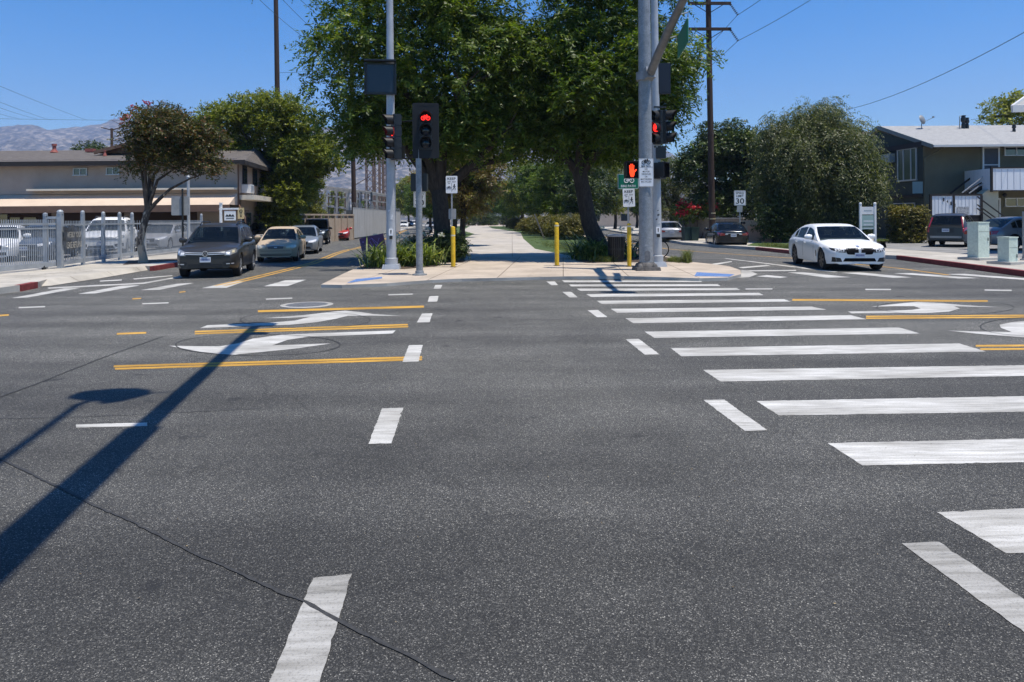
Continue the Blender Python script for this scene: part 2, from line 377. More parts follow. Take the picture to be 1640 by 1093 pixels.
L_LIME = leafmat('lime_conifer_leaves', (0.07, 0.095, 0.012), (0.165, 0.18, 0.022), 0.25, (0.24, 0.24, 0.04))
L_HEDGE = leafmat('hedge_leaves', (0.06, 0.07, 0.014), (0.18, 0.165, 0.035), 0.28, (0.30, 0.22, 0.07))
L_STRAP = leafmat('strap_leaves', (0.06, 0.10, 0.02), (0.18, 0.23, 0.06), 0.3, (0.36, 0.37, 0.17))
L_GRASS = leafmat('grass_blades', (0.05, 0.08, 0.015), (0.12, 0.15, 0.03), 0.25, (0.22, 0.2, 0.08))
L_RED = leafmat('crimson_bracts', (0.30, 0.01, 0.02), (0.55, 0.03, 0.06), 0.3)
L_PINK = leafmat('pink_blossom', (0.35, 0.03, 0.08), (0.5, 0.06, 0.12), 0.3)
L_WHITE = leafmat('white_blossom', (0.55, 0.57, 0.62), (0.75, 0.76, 0.8), 0.2)
BARK = noisy('grey_brown_bark', [(0.3, (0.022, 0.017, 0.013)), (0.7, (0.065, 0.052, 0.042))], 5, 0.95, sc=(3, 3, 0.7), bmp=0.8, fine=(25, 0.6))
BARK_P, nt, b = new_mat('peeling_pale_bark'); vec = coords(nt); f = noise(nt, coords(nt, (2, 2, 0.8)), 4, 5, 0.6); sx = nt.nodes.new('ShaderNodeSeparateXYZ'); nt.links.new(vec, sx.inputs[0])
mr = node(nt, 'ShaderNodeMapRange'); nt.links.new(sx.outputs[2], mr.inputs[0]); mr.inputs[1].default_value = 0.2; mr.inputs[2].default_value = 1.9; mr.inputs[3].default_value = 0.24; mr.inputs[4].default_value = -0.06
ad = node(nt, 'ShaderNodeMath', operation='ADD'); nt.links.new(f, ad.inputs[0]); nt.links.new(mr.outputs[0], ad.inputs[1])
nt.links.new(ramp(nt, ad.outputs[0], [(0.44, (0.05, 0.038, 0.03)), (0.56, (0.11, 0.085, 0.066)), (0.64, (0.45, 0.36, 0.26))]), b.inputs[0]); b.inputs['Roughness'].default_value = 0.9
# ------------------------------------------------------------------ the ground, roads, kerbs
def st(mb, name, mats, parent=None, **k): return tag(mb.build(name, mats, parent, **k), kind='structure') if parent is None else mb.build(name, mats, parent, **k)
st(MB().sheet([(-6400, -300), (6400, -300), (6400, 4650), (-6400, 4650)], -0.05), 'ground', GROUND)
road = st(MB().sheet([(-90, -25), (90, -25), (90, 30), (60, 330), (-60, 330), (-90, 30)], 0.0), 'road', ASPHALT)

def R(sc, x0, y0, pts): return [(x0 + x / sc, y0 + y / sc) for x, y in pts]
JR = random.Random(77)
def ragged(poly, amp=.0024, step=.035):
    out = []; n = len(poly)
    for i in range(n):
        a, b2 = Vector(poly[i]).to_2d(), Vector(poly[(i + 1) % n]).to_2d(); L = (b2 - a).length; k = max(1, min(160, int(L / step))); nr = (b2 - a).normalized(); nr = Vector((-nr.y, nr.x))
        for j in range(k):
            q = a.lerp(b2, j / k) + (nr * JR.gauss(0, amp) * (2.2 if JR.random() < .06 else 1) if j else Vector((0, 0))); out.append((q.x, q.y))
    return out
def marking(name, m, polys, z=0.002):
    for p in polys:
        q = [V2(G(u, v)) for u, v in p]
        if len(q) == 4 and min(w[1] for w in q) < 16: q = ragged(q)
        mb = MB(); mb.sheet(q, z); mb.build(name, m, road)
bars = [[(900.2, 449.5), (1122, 450), (1124.6, 452), (904, 452.4)], [(911, 456), (1149, 455.4), (1154, 458.5), (915.6, 459.3)],
        [(923.4, 462.7), (1179.5, 461.7), (1185.6, 464.9), (929.5, 466.3)], [(939, 471.5), (1216, 469.5), (1223, 473.2), (946.6, 476)],
        [(956, 482.2), (1256, 479.6), (1266, 483.4), (963.7, 487.3)], [(978.3, 495), (1300, 491.5), (1323, 496.3), (988, 501.2)],
        [(1001.5, 510.2), (1363, 505.4), (1387.5, 511.7), (1014, 518)], [(1032.7, 531.7), (1440, 525), (1473, 534.6), (1047.8, 541.7)],
        [(1074, 558), (1536, 550.5), (1579, 563.4), (1091.7, 571.2)]]
LB = (G(1536, 550.5) - G(1074, 558)).length
def far_end(p, q): a, b = G(*p), G(*q); return a + (b - a).normalized() * LB
marking('crosswalk_stripe', WHITE_PAINT, bars)
for tl, tr, bl, br in (((1126, 593), (1640, 585.5), (1154, 611.7), (1640, 602.5)), ((1212, 643), (1640, 635), (1247, 666), (1640, 660)),
                       ((1326, 710.5), (1640, 703), (1381, 746), (1640, 741)), ((1500, 821), (1640, 815), (1612, 887), (1640, 886))):
    MB().sheet(ragged([V2(G(*tl)), V2(far_end(tl, tr)), V2(far_end(bl, br)), V2(G(*bl))]), 0.002).build('crosswalk_stripe', WHITE_PAINT, road)
marking('bike_crossing_dash', WORN_PAINT, [[(1444, 871.5), (1504, 869), (1776, 1053), (1693, 1053)], [(502, 927), (564, 920), (496, 1145), (410, 1145)]], 0.0035)
marking('bike_crossing_dash', WHITE_PAINT, [R(4.1, 860, 400, p) for p in (
    [(60, 210), (115, 209), (138, 234), (95, 235)], [(168, 280), (225, 279), (268, 315), (215, 316)],
    [(333, 400), (400, 398), (462, 444), (395, 446)], [(582, 590), (668, 588), (805, 690), (708, 692)])]
    + [[(1127, 641.5), (1160, 641), (1229, 690), (1193, 691)]]
    + [R(4.1, 380, 400, p) for p in ([(1300, 234), (1346, 233), (1335, 258), (1288, 259)], [(1262, 308), (1322, 306), (1312, 343), (1250, 345)],
                                     [(1212, 422), (1282, 420), (1262, 478), (1180, 480)], [(1127, 630), (1218, 628), (1190, 737), (1085, 740)])]
    + [[(612, 655), (646, 654), (627, 711), (590, 712)]], 0.0035)
def stripe(name, m, p, q, th, z=0.002):
    marking(name, m, [[(p[0], p[1] - th / 2), (q[0], q[1] - th / 2), (q[0], q[1] + th / 2), (p[0], p[1] + th / 2)]], z)
for p, q, th in (((122, 682.8), (236, 680.2), 5.4), ((30, 493.2), (72, 491.6), 1.9), ((228, 487), (270, 485.4), 1.8), ((426, 479.6), (468, 478), 1.8), ((622, 472.6), (661, 471.4), 1.7),
                 ((1194, 463.4), (1237, 463.2), 1.7), ((1386, 464), (1427, 464.2), 1.8), ((1577, 465), (1620, 465.5), 1.9)):
    stripe('lane_dash', WHITE_PAINT, p, q, th)
for p, q, th in (((413, 499), (679, 491.5), 3.2), ((312, 531.6), (653, 520.4), 2.3), ((312, 535), (654, 523.6), 2.3), ((182, 587.3), (676, 572.3), 2.9), ((184, 591.2), (676, 576), 2.9),
                 ((187, 535.2), (234, 533.4), 2.6), ((-30, 508), (14, 504.8), 2.4), ((212, 479.2), (226, 478.2), 1.6), ((287, 468.6), (297, 467.4), 1.6),
                 ((1269, 480.6), (1582, 482.6), 2.7), ((1387, 507.2), (1700, 505), 2.1), ((1387, 510.2), (1700, 508), 2.1), ((1563, 554.4), (1800, 553), 3.0), ((1570, 559.8), (1800, 558.6), 3.0)):
    stripe('centre_line', YELLOW_PAINT, p, q, th)
marking('turn_arrow', WHITE_PAINT, [
    [(320, 526.3), (332, 521.5), (424, 518), (472.7, 514), (497, 508), (460.5, 509.5), (424, 510.2), (485, 505.4), (531, 500), (552, 498), (575, 500), (599.5, 503.7), (644.6, 506.6), (592, 505.9), (557, 506.3), (538.5, 511), (507, 516.6), (465, 520.7), (380, 523.7)],
    [(270, 554.4), (350.6, 555.6), (381, 550.4), (405.5, 542.8), (453, 536.6), (526, 533.7), (633.7, 529.8), (628.8, 534.6), (526, 539), (497, 539.5), (460.5, 545), (436, 553.7), (530, 550.7), (477.6, 558.5), (380, 568.3), (372, 569.6), (320, 564)],
    [(1395, 491.7), (1430, 487.8), (1469, 484), (1506, 485.9), (1540, 489), (1603.4, 492.7), (1528, 491.2), (1537.6, 494.6), (1520.5, 499.5), (1484, 502), (1435, 502), (1364, 502.4), (1358, 499.5), (1425, 498.3), (1459.5, 497), (1475, 494.6), (1464, 491), (1430, 491)],
    [(1518, 530), (1569, 531.7), (1620.5, 532.4), (1603, 525.6), (1601, 520.7), (1620.5, 516.6), (1640, 515), (1720, 512), (1790, 511), (1790, 516), (1730, 520), (1740, 540), (1640, 541), (1575, 536)]], 0.003)
side_bars = [R(3.28, 0, 430, p) for p in ([(60, 157), (340, 105), (425, 103), (150, 153)], [(410, 135), (640, 92), (735, 90), (505, 132)], [(740, 115), (930, 82), (1020, 77), (840, 113)],
                                          [(1060, 105), (1210, 70), (1300, 64), (1190, 103)], [(1385, 95), (1500, 63), (1608, 60), (1510, 94)])]
side_bars += [R(4.1, 1240, 400, p) for p in ([(85, 150), (180, 148), (500, 182), (340, 184)], [(440, 153), (560, 150), (905, 183), (780, 186)], [(785, 157), (900, 155), (1345, 188), (1215, 190)], [(1130, 162), (1250, 160), (1760, 198), (1640, 199)])]
side_bars.append([(1211, 443), (1228, 441), (1262, 444), (1250, 445.5)])
marking('crosswalk_stripe', WHITE_PAINT, side_bars)
marking('edge_line', WHITE_PAINT, [[(76, 461), (228, 453.2), (288, 443), (292, 444), (230, 455), (78, 463)], [(213, 446.6), (275, 441.2), (277, 442.4), (215, 448)], [(160, 450), (195, 448), (195, 449.6), (160, 451.4)],
                                   [(1160, 414.5), (1163, 414), (1342, 435.5), (1336, 436.5)], [(1140, 423), (1172, 418.5), (1172, 420), (1146, 424.6)], [(1182, 428.6), (1228, 424.6), (1234, 426), (1190, 430)], [(1196, 433.4), (1275, 432.8), (1275, 434.2), (1196, 435)]])
def line_strip(name, m, pts, w, z=0.002, off=0.0):
    P = [G(*p) for p in pts]; mb = MB(); L = []
    for i, p in enumerate(P):
        t = (P[min(i + 1, len(P) - 1)] - P[max(i - 1, 0)]); t.z = 0; t.normalize(); n = Vector((-t.y, t.x, 0))
        L.append((p + n * (off - w / 2), p + n * (off + w / 2)))
    vs = [(q.x, q.y, z) for a in L for q in a]
    mb.add(vs, [[2 * i, 2 * i + 2, 2 * i + 3, 2 * i + 1][::-1] for i in range(len(L) - 1)]); return mb.build(name, m, road)
cl = [(352, 458), (400, 447), (470, 430), (502, 421.6), (523, 413), (540, 406), (556, 401), (572, 398), (600, 390), (630, 378), (652, 368), (664, 362)]
line_strip('centre_line', YELLOW_PAINT, cl, 0.11, 0.0025, 0.12); line_strip('centre_line', YELLOW_PAINT, cl, 0.11, 0.0025, -0.12)
line_strip('centre_line', YELLOW_PAINT, [(1520, 441), (1440, 430), (1350, 421.5), (1268, 413.8), (1190, 408.6), (1120, 403.6), (1066, 398.6), (1012, 390), (975, 381), (930, 370)], 0.12)
def seal(pts, w, z):   # hand poured crack seal: uneven width, wandering edge
    P = [G(*p) for p in pts]; Q = []
    for a, b2 in zip(P, P[1:]):
        k = max(2, int((b2 - a).length / .05)); Q += [a.lerp(b2, i / k) for i in range(k)]
    Q.append(P[-1]); d = (P[-1] - P[0]).normalized(); nr = Vector((-d.y, d.x, 0)); vs = []; dr = 0
    for q in Q:
        dr = dr * .85 + JR.gauss(0, .0025); h = w / 2 * JR.uniform(.55, 1.35); vs += [(q.x + nr.x * (dr - h), q.y + nr.y * (dr - h), z), (q.x + nr.x * (dr + h), q.y + nr.y * (dr + h), z)]
    mb = MB(); mb.add(vs, [[2 * i + 1, 2 * i, 2 * i + 2, 2 * i + 3][::-1] for i in range(len(Q) - 1)]); mb.build('tar_line', TAR, road)
seal([(-30, 720), (120, 795), (300, 880), (470, 962), (640, 1046), (728, 1090)], 0.018, 0.005); seal([(-30, 648), (60, 615), (180, 568), (265, 538)], 0.02, 0.005)
def loop(cx, cy, rx, ry, a0=0, a1=360, n=40): return [(cx + rx * math.cos(math.radians(a0 + (a1 - a0) * i / n)), cy + ry * math.sin(math.radians(a0 + (a1 - a0) * i / n))) for i in range(n + 1)]
for l in (loop(413, 553, 132, 17), loop(489, 513, 104, 13), loop(1514, 493, 110, 11.5), loop(1660, 524, 90, 15)): line_strip('loop_seal', TAR, l, 0.018, 0.0055)
for a in ([(650, 519), (780, 516.4), (860, 513.4), (1001, 511)], [(654, 525), (860, 520), (1012, 518)], [(-20, 672), (150, 668), (420, 655)], [(860, 449), (1000, 466)]): line_strip('tar_line', TAR, a, 0.010, 0.0055)
c = G(491.5, 489)
mh = thing('manhole_cover', 'round iron manhole cover in the road beyond the left turn arrow', 'manhole cover', (c.x, c.y, 0))
MB().lathe([(0.50, 0.0), (0.50, 0.010), (0.40, 0.012), (0.40, 0.006)], 28, c=(c.x, c.y, 0)).build('rim', KERB, mh)
mb = MB(); mb.lathe([(0.395, 0.0), (0.395, 0.013), (0.0, 0.013)], 28, c=(c.x, c.y, 0))
for k in range(-3, 4): mb.box((c.x + k * 0.09, c.y, 0.014), (0.03, 0.5, 0.006))
mb.build('cover', IRON, mh)

# --- blocks either side and the median
def slab(name, pts, z, mats, kerb=None, world=()):
    poly = [V2(G(u, v, z)) for u, v in pts] + list(world)
    mb = MB(); mb.prism(poly, -0.05, z, m=1, top=0)
    return st(mb, name, mats), poly
left_px = [(-400, 512), (-60, 470), (0, 461), (36, 456.5), (60, 452), (76, 447.5), (150, 438), (232, 426), (246, 427), (300, 418.5), (330, 413.5), (560, 377), (600, 374), (640, 370), (655, 365.5), (688, 360)]
slab('sidewalk', left_px, 0.15, [SIDEWALK, KERB], world=[(-220, 175), (-220, 14)])
right_px = [(1900, 471), (1760, 452), (1640, 434.5), (1540, 422), (1436, 409.5), (1340, 405.5), (1270, 402), (1210, 396), (1150, 392.5), (1095, 388.5), (1010, 374), (960, 366), (915, 360.5)]
slab('sidewalk', right_px, 0.15, [SIDEWALK, KERB], world=[(120, 190), (120, 8)])
med_px = [(514, 456), (548, 456.6), (620, 454), (690, 448.6), (740, 446.5), (860, 444), (905, 443), (1000, 442.5), (1060, 444), (1120, 446), (1165, 444.6), (1187, 439.5), (1186, 433), (1168, 426.5), (1138, 423), (1107, 419.6),
          (1070, 411), (1035, 401), (989, 388.2), (943, 378.8), (907, 371.8), (835, 362), (800, 358), (745, 357.8), (696, 363.2), (690, 374.2), (675, 382), (640, 398), (589, 421), (552, 437.6)]
slab('median', med_px, 0.08, [PLAZA, KERB])
# sloped drive apron in front of the gate, blue tactile ramps
a_in = [(60, 452), (76, 447.5), (150, 438), (232, 426), (246, 427)]; a_out = [(66, 459), (84, 457.5), (160, 446), (240, 432.5), (254, 430)]
mb = MB(); vs = [tuple(G(u, v, 0.151)) for u, v in a_in] + [tuple(G(u, v, 0.012)) for u, v in a_out]
mb.add(vs, [[i, i + 5, i + 6, i + 1] for i in range(4)]); st(mb, 'drive_apron', SIDEWALK)
def pad(px, z, name, label):
    poly = [V2(G(u, v, z)) for u, v in px]; mb = MB(); mb.prism(poly, z - 0.02, z + 0.006)
    a, b2, c2, d2 = [Vector((*p, 0)) for p in poly]
    for i in range(14):
        for j in range(6):
            p = a.lerp(b2, (i + .5) / 14).lerp(d2.lerp(c2, (i + .5) / 14), (j + .5) / 6)
            mb.lathe([(0.024, z + 0.004), (0.016, z + 0.012), (0.0, z + 0.012)], 6, c=(p.x, p.y, 0))
    tag(mb.build(name, TACT), label, 'tactile paving')
pad([(556, 453.6), (612, 446.2), (612, 444), (571, 447.5)], 0.082, 'tactile_paving', 'blue tactile paving slab at the left nose of the median')
pad([(1112, 442.5), (1168, 443.5), (1176, 440), (1116, 436.5)], 0.082, 'tactile_paving', 'blue tactile paving slab on the median corner right of the steel pole')
mb = MB(); mb.sheet([V2(G(u, v)) for u, v in [(1150, 447.4), (1200, 444.8), (1213, 439.6), (1200, 434), (1187, 433), (1187, 440), (1165, 445)]], 0.006); st(mb, 'gutter_pan', KERB)
mb = MB(); mb.sheet([V2(G(u, v)) for u, v in [(548, 458.6), (700, 450.6), (860, 446.2), (1000, 444.6), (1120, 448.2), (1120, 446), (1000, 442.6), (860, 444), (690, 448.8), (548, 457)]], 0.006); st(mb, 'gutter_pan', KERB)
def red_kerb(pts, z=0.15, w=0.16, h=0.155):
    P = [G(u, v, z) for u, v in pts]; mb = MB()
    for i in range(len(P) - 1):
        a, b2 = P[i], P[i + 1]; t = (b2 - a); t.z = 0; L = t.length; t.normalize(); n = Vector((t.y, -t.x, 0))
        mid = (a + b2) / 2 - n * (w / 2 - 0.012)
        mb.box((mid.x, mid.y, h / 2), (L - 0.004, w, h), math.atan2(t.y, t.x))
    st(mb, 'red_kerb', RED_KERB)
red_kerb([(34, 457), (60, 452)]); red_kerb([(247, 427), (300, 418.5), (326, 414)]); red_kerb([(590, 374.6), (640, 370)])
red_kerb([(1210, 396), (1270, 402), (1335, 405.3)][::1]); red_kerb([(1436, 409.5), (1540, 422), (1640, 434.5), (1760, 452)])

def flat(name, pts, z, m, world=None, lift=0.004):
    poly = [V2(G(u, v, z)) for u, v in pts] if world is None else world
    return st(MB().sheet(poly, z + lift), name, m)
lot_l = [(-45, 24), (-17.4, 23.5), (-15.9, 31), (-16.2, 60), (-45, 60)]
flat('parking_lot', None, 0.15, LOT, lot_l)
flat('parking_lot', [(1330, 402), (1420, 398), (1500, 404), (1640, 414), (1760, 424), (1760, 385), (1480, 383), (1330, 391)], 0.15, LOT)
flat('lawn', [(1196, 393.5), (1268, 399.5), (1345, 403), (1345, 396), (1260, 389.5), (1210, 388.5)], 0.15, LAWN)
flat('lawn', [(1400, 388), (1476, 388.6), (1476, 384), (1400, 383)], 0.15, LAWN)
flat('lawn', [(1345, 402.5), (1420, 397), (1418, 388), (1340, 390)], 0.15, LAWN)
# the path, lawns and planting beds on the median
path_l = [(746, 411.5), (750, 399), (739, 384), (760, 375), (741, 369.6), (753, 362)]
path_r = [(782, 362.6), (788, 366), (818, 370), (834, 373), (838, 382.6), (857, 399), (921, 411.5)]
flat('bike_path', path_l + path_r, 0.08, PATHC)
flat('lawn', [(746, 411), (750, 399), (739, 384), (760, 375), (741, 369.6), (753, 362), (705, 363.5), (700, 374), (688, 383), (700, 400), (715, 411)], 0.08, LAWN)
flat('lawn', [(782, 362.6), (788, 366), (818, 370), (834, 373), (838, 382.6), (857, 399), (921, 411.5), (945, 411), (1000, 400), (985, 389), (940, 380), (904, 372.5), (835, 363)], 0.08, LAWN)
flat('planting_bed', [(574, 430), (585, 431), (612, 431), (648, 431.5), (700, 427), (706, 421), (742, 421), (745, 412), (715, 411.5), (700, 400), (688, 384), (680, 383), (645, 399), (594, 421)], 0.08, SOIL, lift=0.006)
flat('planting_bed', [(921, 412), (946, 411.5), (1000, 400.4), (1031, 402), (1066, 412), (1100, 419), (1056, 421), (1000, 420.5), (940, 421.5), (922, 418)], 0.08, SOIL, lift=0.006)
flat('tree_well', [(196, 425), (296, 417), (304, 413.6), (206, 418)], 0.15, SOIL)

# leaf litter and grit blown about the road and gutters
rl = np.random.default_rng(31); V = []
def bits(n, px, z, a, b2):
    P = [np.array(V2(G(u, v, z))) for u, v in px]
    for _ in range(n):
        w = rl.dirichlet(np.ones(len(P)) * .8); x, y = sum(k * q for k, q in zip(w, P)); t = rl.uniform(0, 6.28); l, wd = rl.uniform(a, b2), rl.uniform(a, b2) * .5; c_, s_ = math.cos(t), math.sin(t); h = rl.uniform(.003, .012)
        for dx, dy, dz in ((-l, -wd, .004), (l, -wd, h), (l, wd, h * .6), (-l, wd, .003)): V.append((x + dx * c_ - dy * s_, y + dx * s_ + dy * c_, z + .004 + dz))
bits(260, [(-100, 1093), (1740, 1093), (1640, 520), (0, 520)], 0, .002, .006); bits(60, [(548, 457), (700, 450), (1000, 444), (1180, 445), (1100, 455), (700, 458)], 0, .012, .03); bits(90, [(560, 452), (745, 441), (1180, 436), (1000, 428), (740, 428)], .08, .012, .03); bits(60, [(0, 455), (240, 425), (200, 420), (0, 445)], .15, .012, .03)
V = np.array(V); tag(np_mesh('leaf_litter', V, np.arange(len(V)).reshape(-1, 4), leafmat('dry_leaf_bits', (.10, .07, .035), (.30, .24, .15), .1)), kind='stuff')
# ------------------------------------------------------------------ fence, walls, buildings
FB = [G(-60, 448, .15), G(97, 430, .15), G(133, 425, .15), G(166, 420, .15), G(192, 416.5, .15), G(212, 413.2, .15), G(232, 412, .15), G(323, 401, .15)]
fh = AT(97, 348, FB[1].y).z
def rail_run(mb, a, b2, z, w=.05, h=.06): mb.beam((a.x, a.y, z), (b2.x, b2.y, z), w, h)
def pickets(mb, a, b2, z0, z1, step=.10, s=.022, m=None):
    n = max(2, int((b2 - a).length / step))
    for i in range(1, n): p = a.lerp(b2, i / n); mb.box((p.x, p.y, (z0 + z1) / 2), (s, s, z1 - z0), math.atan2((b2 - a).y, (b2 - a).x), m)
gate = thing('sliding_gate', 'grey steel picket sliding gate at the left edge in front of parked cars', 'gate', FB[0])
g0, g1 = FB[0] + Vector((-.6, -2, 0)), FB[1] + Vector((-.12, .05, 0))
mb = MB(); rail_run(mb, g0, g1, .30, .06, .16); rail_run(mb, g0, g1, fh - .22, .06, .06); rail_run(mb, g0, g1, fh - .36, .05, .05); mb.beam((g1.x, g1.y, .25), (g1.x, g1.y, fh - .1), .07, .07); mb.build('rails', FENCE_M, gate)
mb = MB(); pickets(mb, g0, g1, .3, fh - .08, .085, .02); mb.build('pickets', FENCE_M, gate)
for q in (g0.lerp(g1, .5), g0.lerp(g1, .9)): MB().lathe([(0, -.03), (.08, -.03), (.08, .03), (0, .03)], 12, axis='X', c=(q.x, q.y, .2)).build('roller', BLACK, gate)
fn = thing('picket_fence', 'grey steel picket fence between the sliding gate and the street corner tree', 'fence', FB[1])
for i, p in enumerate(FB[1:]):
    hh = fh + (.12 if i in (0, 1) else .10); r = .075 if i == 0 else .05
    mb = MB(); mb.box((p.x, p.y, hh / 2 + .05), (r * 2, r * 2, hh - .1)); mb.lathe([(r * 1.25, hh - .02), (r * 1.3, hh + .06), (r * .8, hh + .11), (0, hh + .12)], 10, c=(p.x, p.y, 0)); mb.build('post', FENCE_M, fn)
q = FB[1] + Vector((-.42, -.1, 0)); mb = MB(); mb.box((q.x, q.y, fh / 2 + .1), (.1, .1, fh - .1)); mb.lathe([(.07, fh + .04), (.07, fh + .12), (0, fh + .15)], 10, c=(q.x, q.y, 0)); mb.beam((q.x, q.y, fh - .02), (FB[1].x, FB[1].y, fh - .02), .05, .08); mb.build('post', FENCE_M, fn)
for a, b2 in zip(FB[1:], FB[2:]):
    mb = MB(); rail_run(mb, a, b2, .32, .05, .14); rail_run(mb, a, b2, fh - .25); pickets(mb, a, b2, .3, fh - .12, .115, .017); mb.build('panel', FENCE_M, fn)
# banner on the fence
a, b2 = FB[1] + Vector((.09, -.02, 0)), FB[2] + Vector((-.03, -.08, 0)); ban = thing('banner', 'dark sagging vinyl banner with pale lettering tied to the grey fence', 'banner', (a.x, a.y, .6))
mb = MB(); N = 18; vs = []
for j in range(10):
    for i in range(N + 1):
        u, v = i / N, j / 9; zt = fh - .3 - .05 * math.sin(u * 9); zb = .78 + .12 * (1 - math.sin(math.pi * u)) ; z = zt + (zb - zt) * v - .04 * math.sin(math.pi * u) * v
        off = .03 + .07 * math.sin(math.pi * u) * v + .022 * math.sin(u * 17 + v * 5) + .015 * math.sin(u * 7 - v * 11)
        p = a.lerp(b2, u); vs.append((p.x + off * .95, p.y - off * .5, z))
mb.add(vs, [[j * (N + 1) + i, (j + 1) * (N + 1) + i, (j + 1) * (N + 1) + i + 1, j * (N + 1) + i + 1] for j in range(9) for i in range(N)])
cl_ = mb.build('cloth', noisy('dark_vinyl', [(.3, (.045, .05, .058)), (.7, (.085, .09, .10))], 2, .45), ban, smooth=True, angle=80)
Lb = (b2 - a).length; mid = a.lerp(b2, .5); rz = math.atan2((b2 - a).y, (b2 - a).x)
CREAM = noisy('faded_cream_print', [(.3, (.30, .28, .24)), (.6, (.55, .52, .44))], 9, .6)
for row in (('WE BUY YOUR', 0, .17, Lb * .78, .19), ('LEASE RETURNS', 0, -.17, Lb * .84, .21)): lettering([row], face_frame((mid.x + .16, mid.y - .13, fh - .75), rz), CREAM, cl_)
# --- beige two-storey apartment house on the left
STUC = noisy('beige_stucco', [(.3, (.36, .285, .235)), (.7, (.43, .345, .285))], 1.2, .9, fine=(50, .25)); STUC_L = noisy('pale_stucco_band', [(.3, (.52, .41, .31)), (.7, (.60, .48, .37))], 1.2, .9)
BROWN = noisy('brown_fascia', [(.3, (.13, .075, .05)), (.7, (.18, .105, .07))], 2, .8); DKBR = noisy('dark_brown_door', [(.3, (.045, .025, .018)), (.7, (.07, .04, .028))], 1, .8, sc=(1, 1, 1))
SHING = noisy('grey_brown_shingles', [(.3, (.085, .072, .062)), (.7, (.16, .14, .12))], 2.5, .9, sc=(1, 3, 3), fine=(12, .7), bmp=.4)
EAVE = mat('dark_eave_wood', (.022, .017, .015), .8); TRIM = noisy('cream_trim', [(.3, (.62, .54, .42)), (.7, (.72, .63, .5))], 2, .8)
def glassmat(name, c): return mat(name, c, .06, spec=.9)
GLS = glassmat('window_glass', (.025, .035, .045)); ALU = mat('aluminium_frame', (.42, .44, .46), .4, .4); WHT = mat('white_frame_paint', (.72, .73, .73), .5)
YF = 42.0; xl, xr = -47.0, -15.9
zc = lambda v: AT(150, v, YF).z
beige = thing('apartment_house', 'beige two storey apartment house with low brown roof behind the fence', 'building', (xr, YF, .15))
z_up, z_eave = zc(311), zc(264)
mb = MB(); sk = Vector((-.16, 1, 0)).normalized()
def para(x0, x1, y0, dep, z0, z1, mbx, m=None, skew=True):  # block whose sides run back along the street
    o = Vector((-.12, 1, 0)) * dep
    vs = [(x0, y0, z0), (x1, y0, z0), (x1 + o.x, y0 + o.y, z0), (x0 + o.x, y0 + o.y, z0)]; vs += [(x, y, z1) for x, y, _ in vs]
    mbx.add(vs, [[3, 2, 1, 0], [4, 5, 6, 7], [0, 1, 5, 4], [1, 2, 6, 5], [2, 3, 7, 6], [3, 0, 4, 7]], m)
para(xl, xr, YF, 12, z_up, z_eave + .3, mb); mb.build('upper_wall', STUC, beige)
mb = MB(); para(xl, xr - .5, YF + 1.8, 10, .15, z_up, mb); mb.build('lower_wall', STUC, beige)
for k in range(6): x = -43 + k * 4.4; MB().box((x, YF + 1.77, 1.2), (3.9, .06, 2.1)).build('garage_door', DKBR, beige)
mb = MB(); zb0, zb1 = zc(330.5), zc(341)
mb.add([(xl, YF, z_up - .02), (xr, YF, z_up - .02), (xr, YF - 1.3, zb0), (xl, YF - 1.3, zb0)], [[3, 2, 1, 0]]); mb.add([(xl, YF, z_up - .02), (xl, YF - 1.3, zb0), (xl, YF, zb0)], [[0, 1, 2]]); mb.add([(xr, YF, z_up - .02), (xr, YF - 1.3, zb0), (xr, YF, zb0)], [[0, 2, 1]]); mb.build('sloped_band', STUC_L, beige)
mb = MB(); mb.box(((xl + xr) / 2, YF - 1.24, (zb0 + zb1) / 2 - .01), (xr - xl, .12, zb0 - zb1 - .01)); mb.box(((xl + xr) / 2, YF + .3, zb1 + .05), (xr - xl, 3.0, .06)); mb.build('fascia', BROWN, beige)
xs = AT(52, 306, YF).x; mb = MB(); mb.box(((xs + xr) / 2, YF - .28, zc(304.5)), (xr - xs, .56, .11)); mb.build('ledge', TRIM, beige)
mb = MB()
for u0, u1, v0, v1 in ((0, 12, 332, 360), (16, 32, 342, 358), (38, 58, 342, 358)):
    p, q = AT(u0, v0, YF + 1.7), AT(u1, v1, YF + 1.7); mb.box(((p.x + q.x) / 2, YF + 1.74, (p.z + q.z) / 2 - .25), (q.x - p.x, .1, p.z - q.z))
mb.build('lower_window', GLS, beige)
def window(parent, u0, u1, v0, v1, yd, wm=ALU, gm=GLS, split=1, inset=.0, dz=0.0):
    p, q = AT(u0, v0, yd), AT(u1, v1, yd); x0, x1, z1, z0 = p.x, q.x, p.z + dz, q.z + dz; t = .05; mb = MB()
    mb.box(((x0 + x1) / 2, yd, z1), (x1 - x0 + t, .09, t)); mb.box(((x0 + x1) / 2, yd - .02, z0), (x1 - x0 + t * 2, .14, t))
    for k in range(split + 2): x = x0 + (x1 - x0) * k / (split + 1); mb.box((x, yd, (z0 + z1) / 2), (t, .085, z1 - z0 - t))
    f = mb.build('window', wm, parent); mb = MB(); mb.box(((x0 + x1) / 2, yd + .01, (z0 + z1) / 2), (x1 - x0, .03, z1 - z0)); mb.build('pane', gm, f)
window(beige, 118, 139, 270, 281, YF - .02); window(beige, 171, 191, 269, 280, YF - .02)
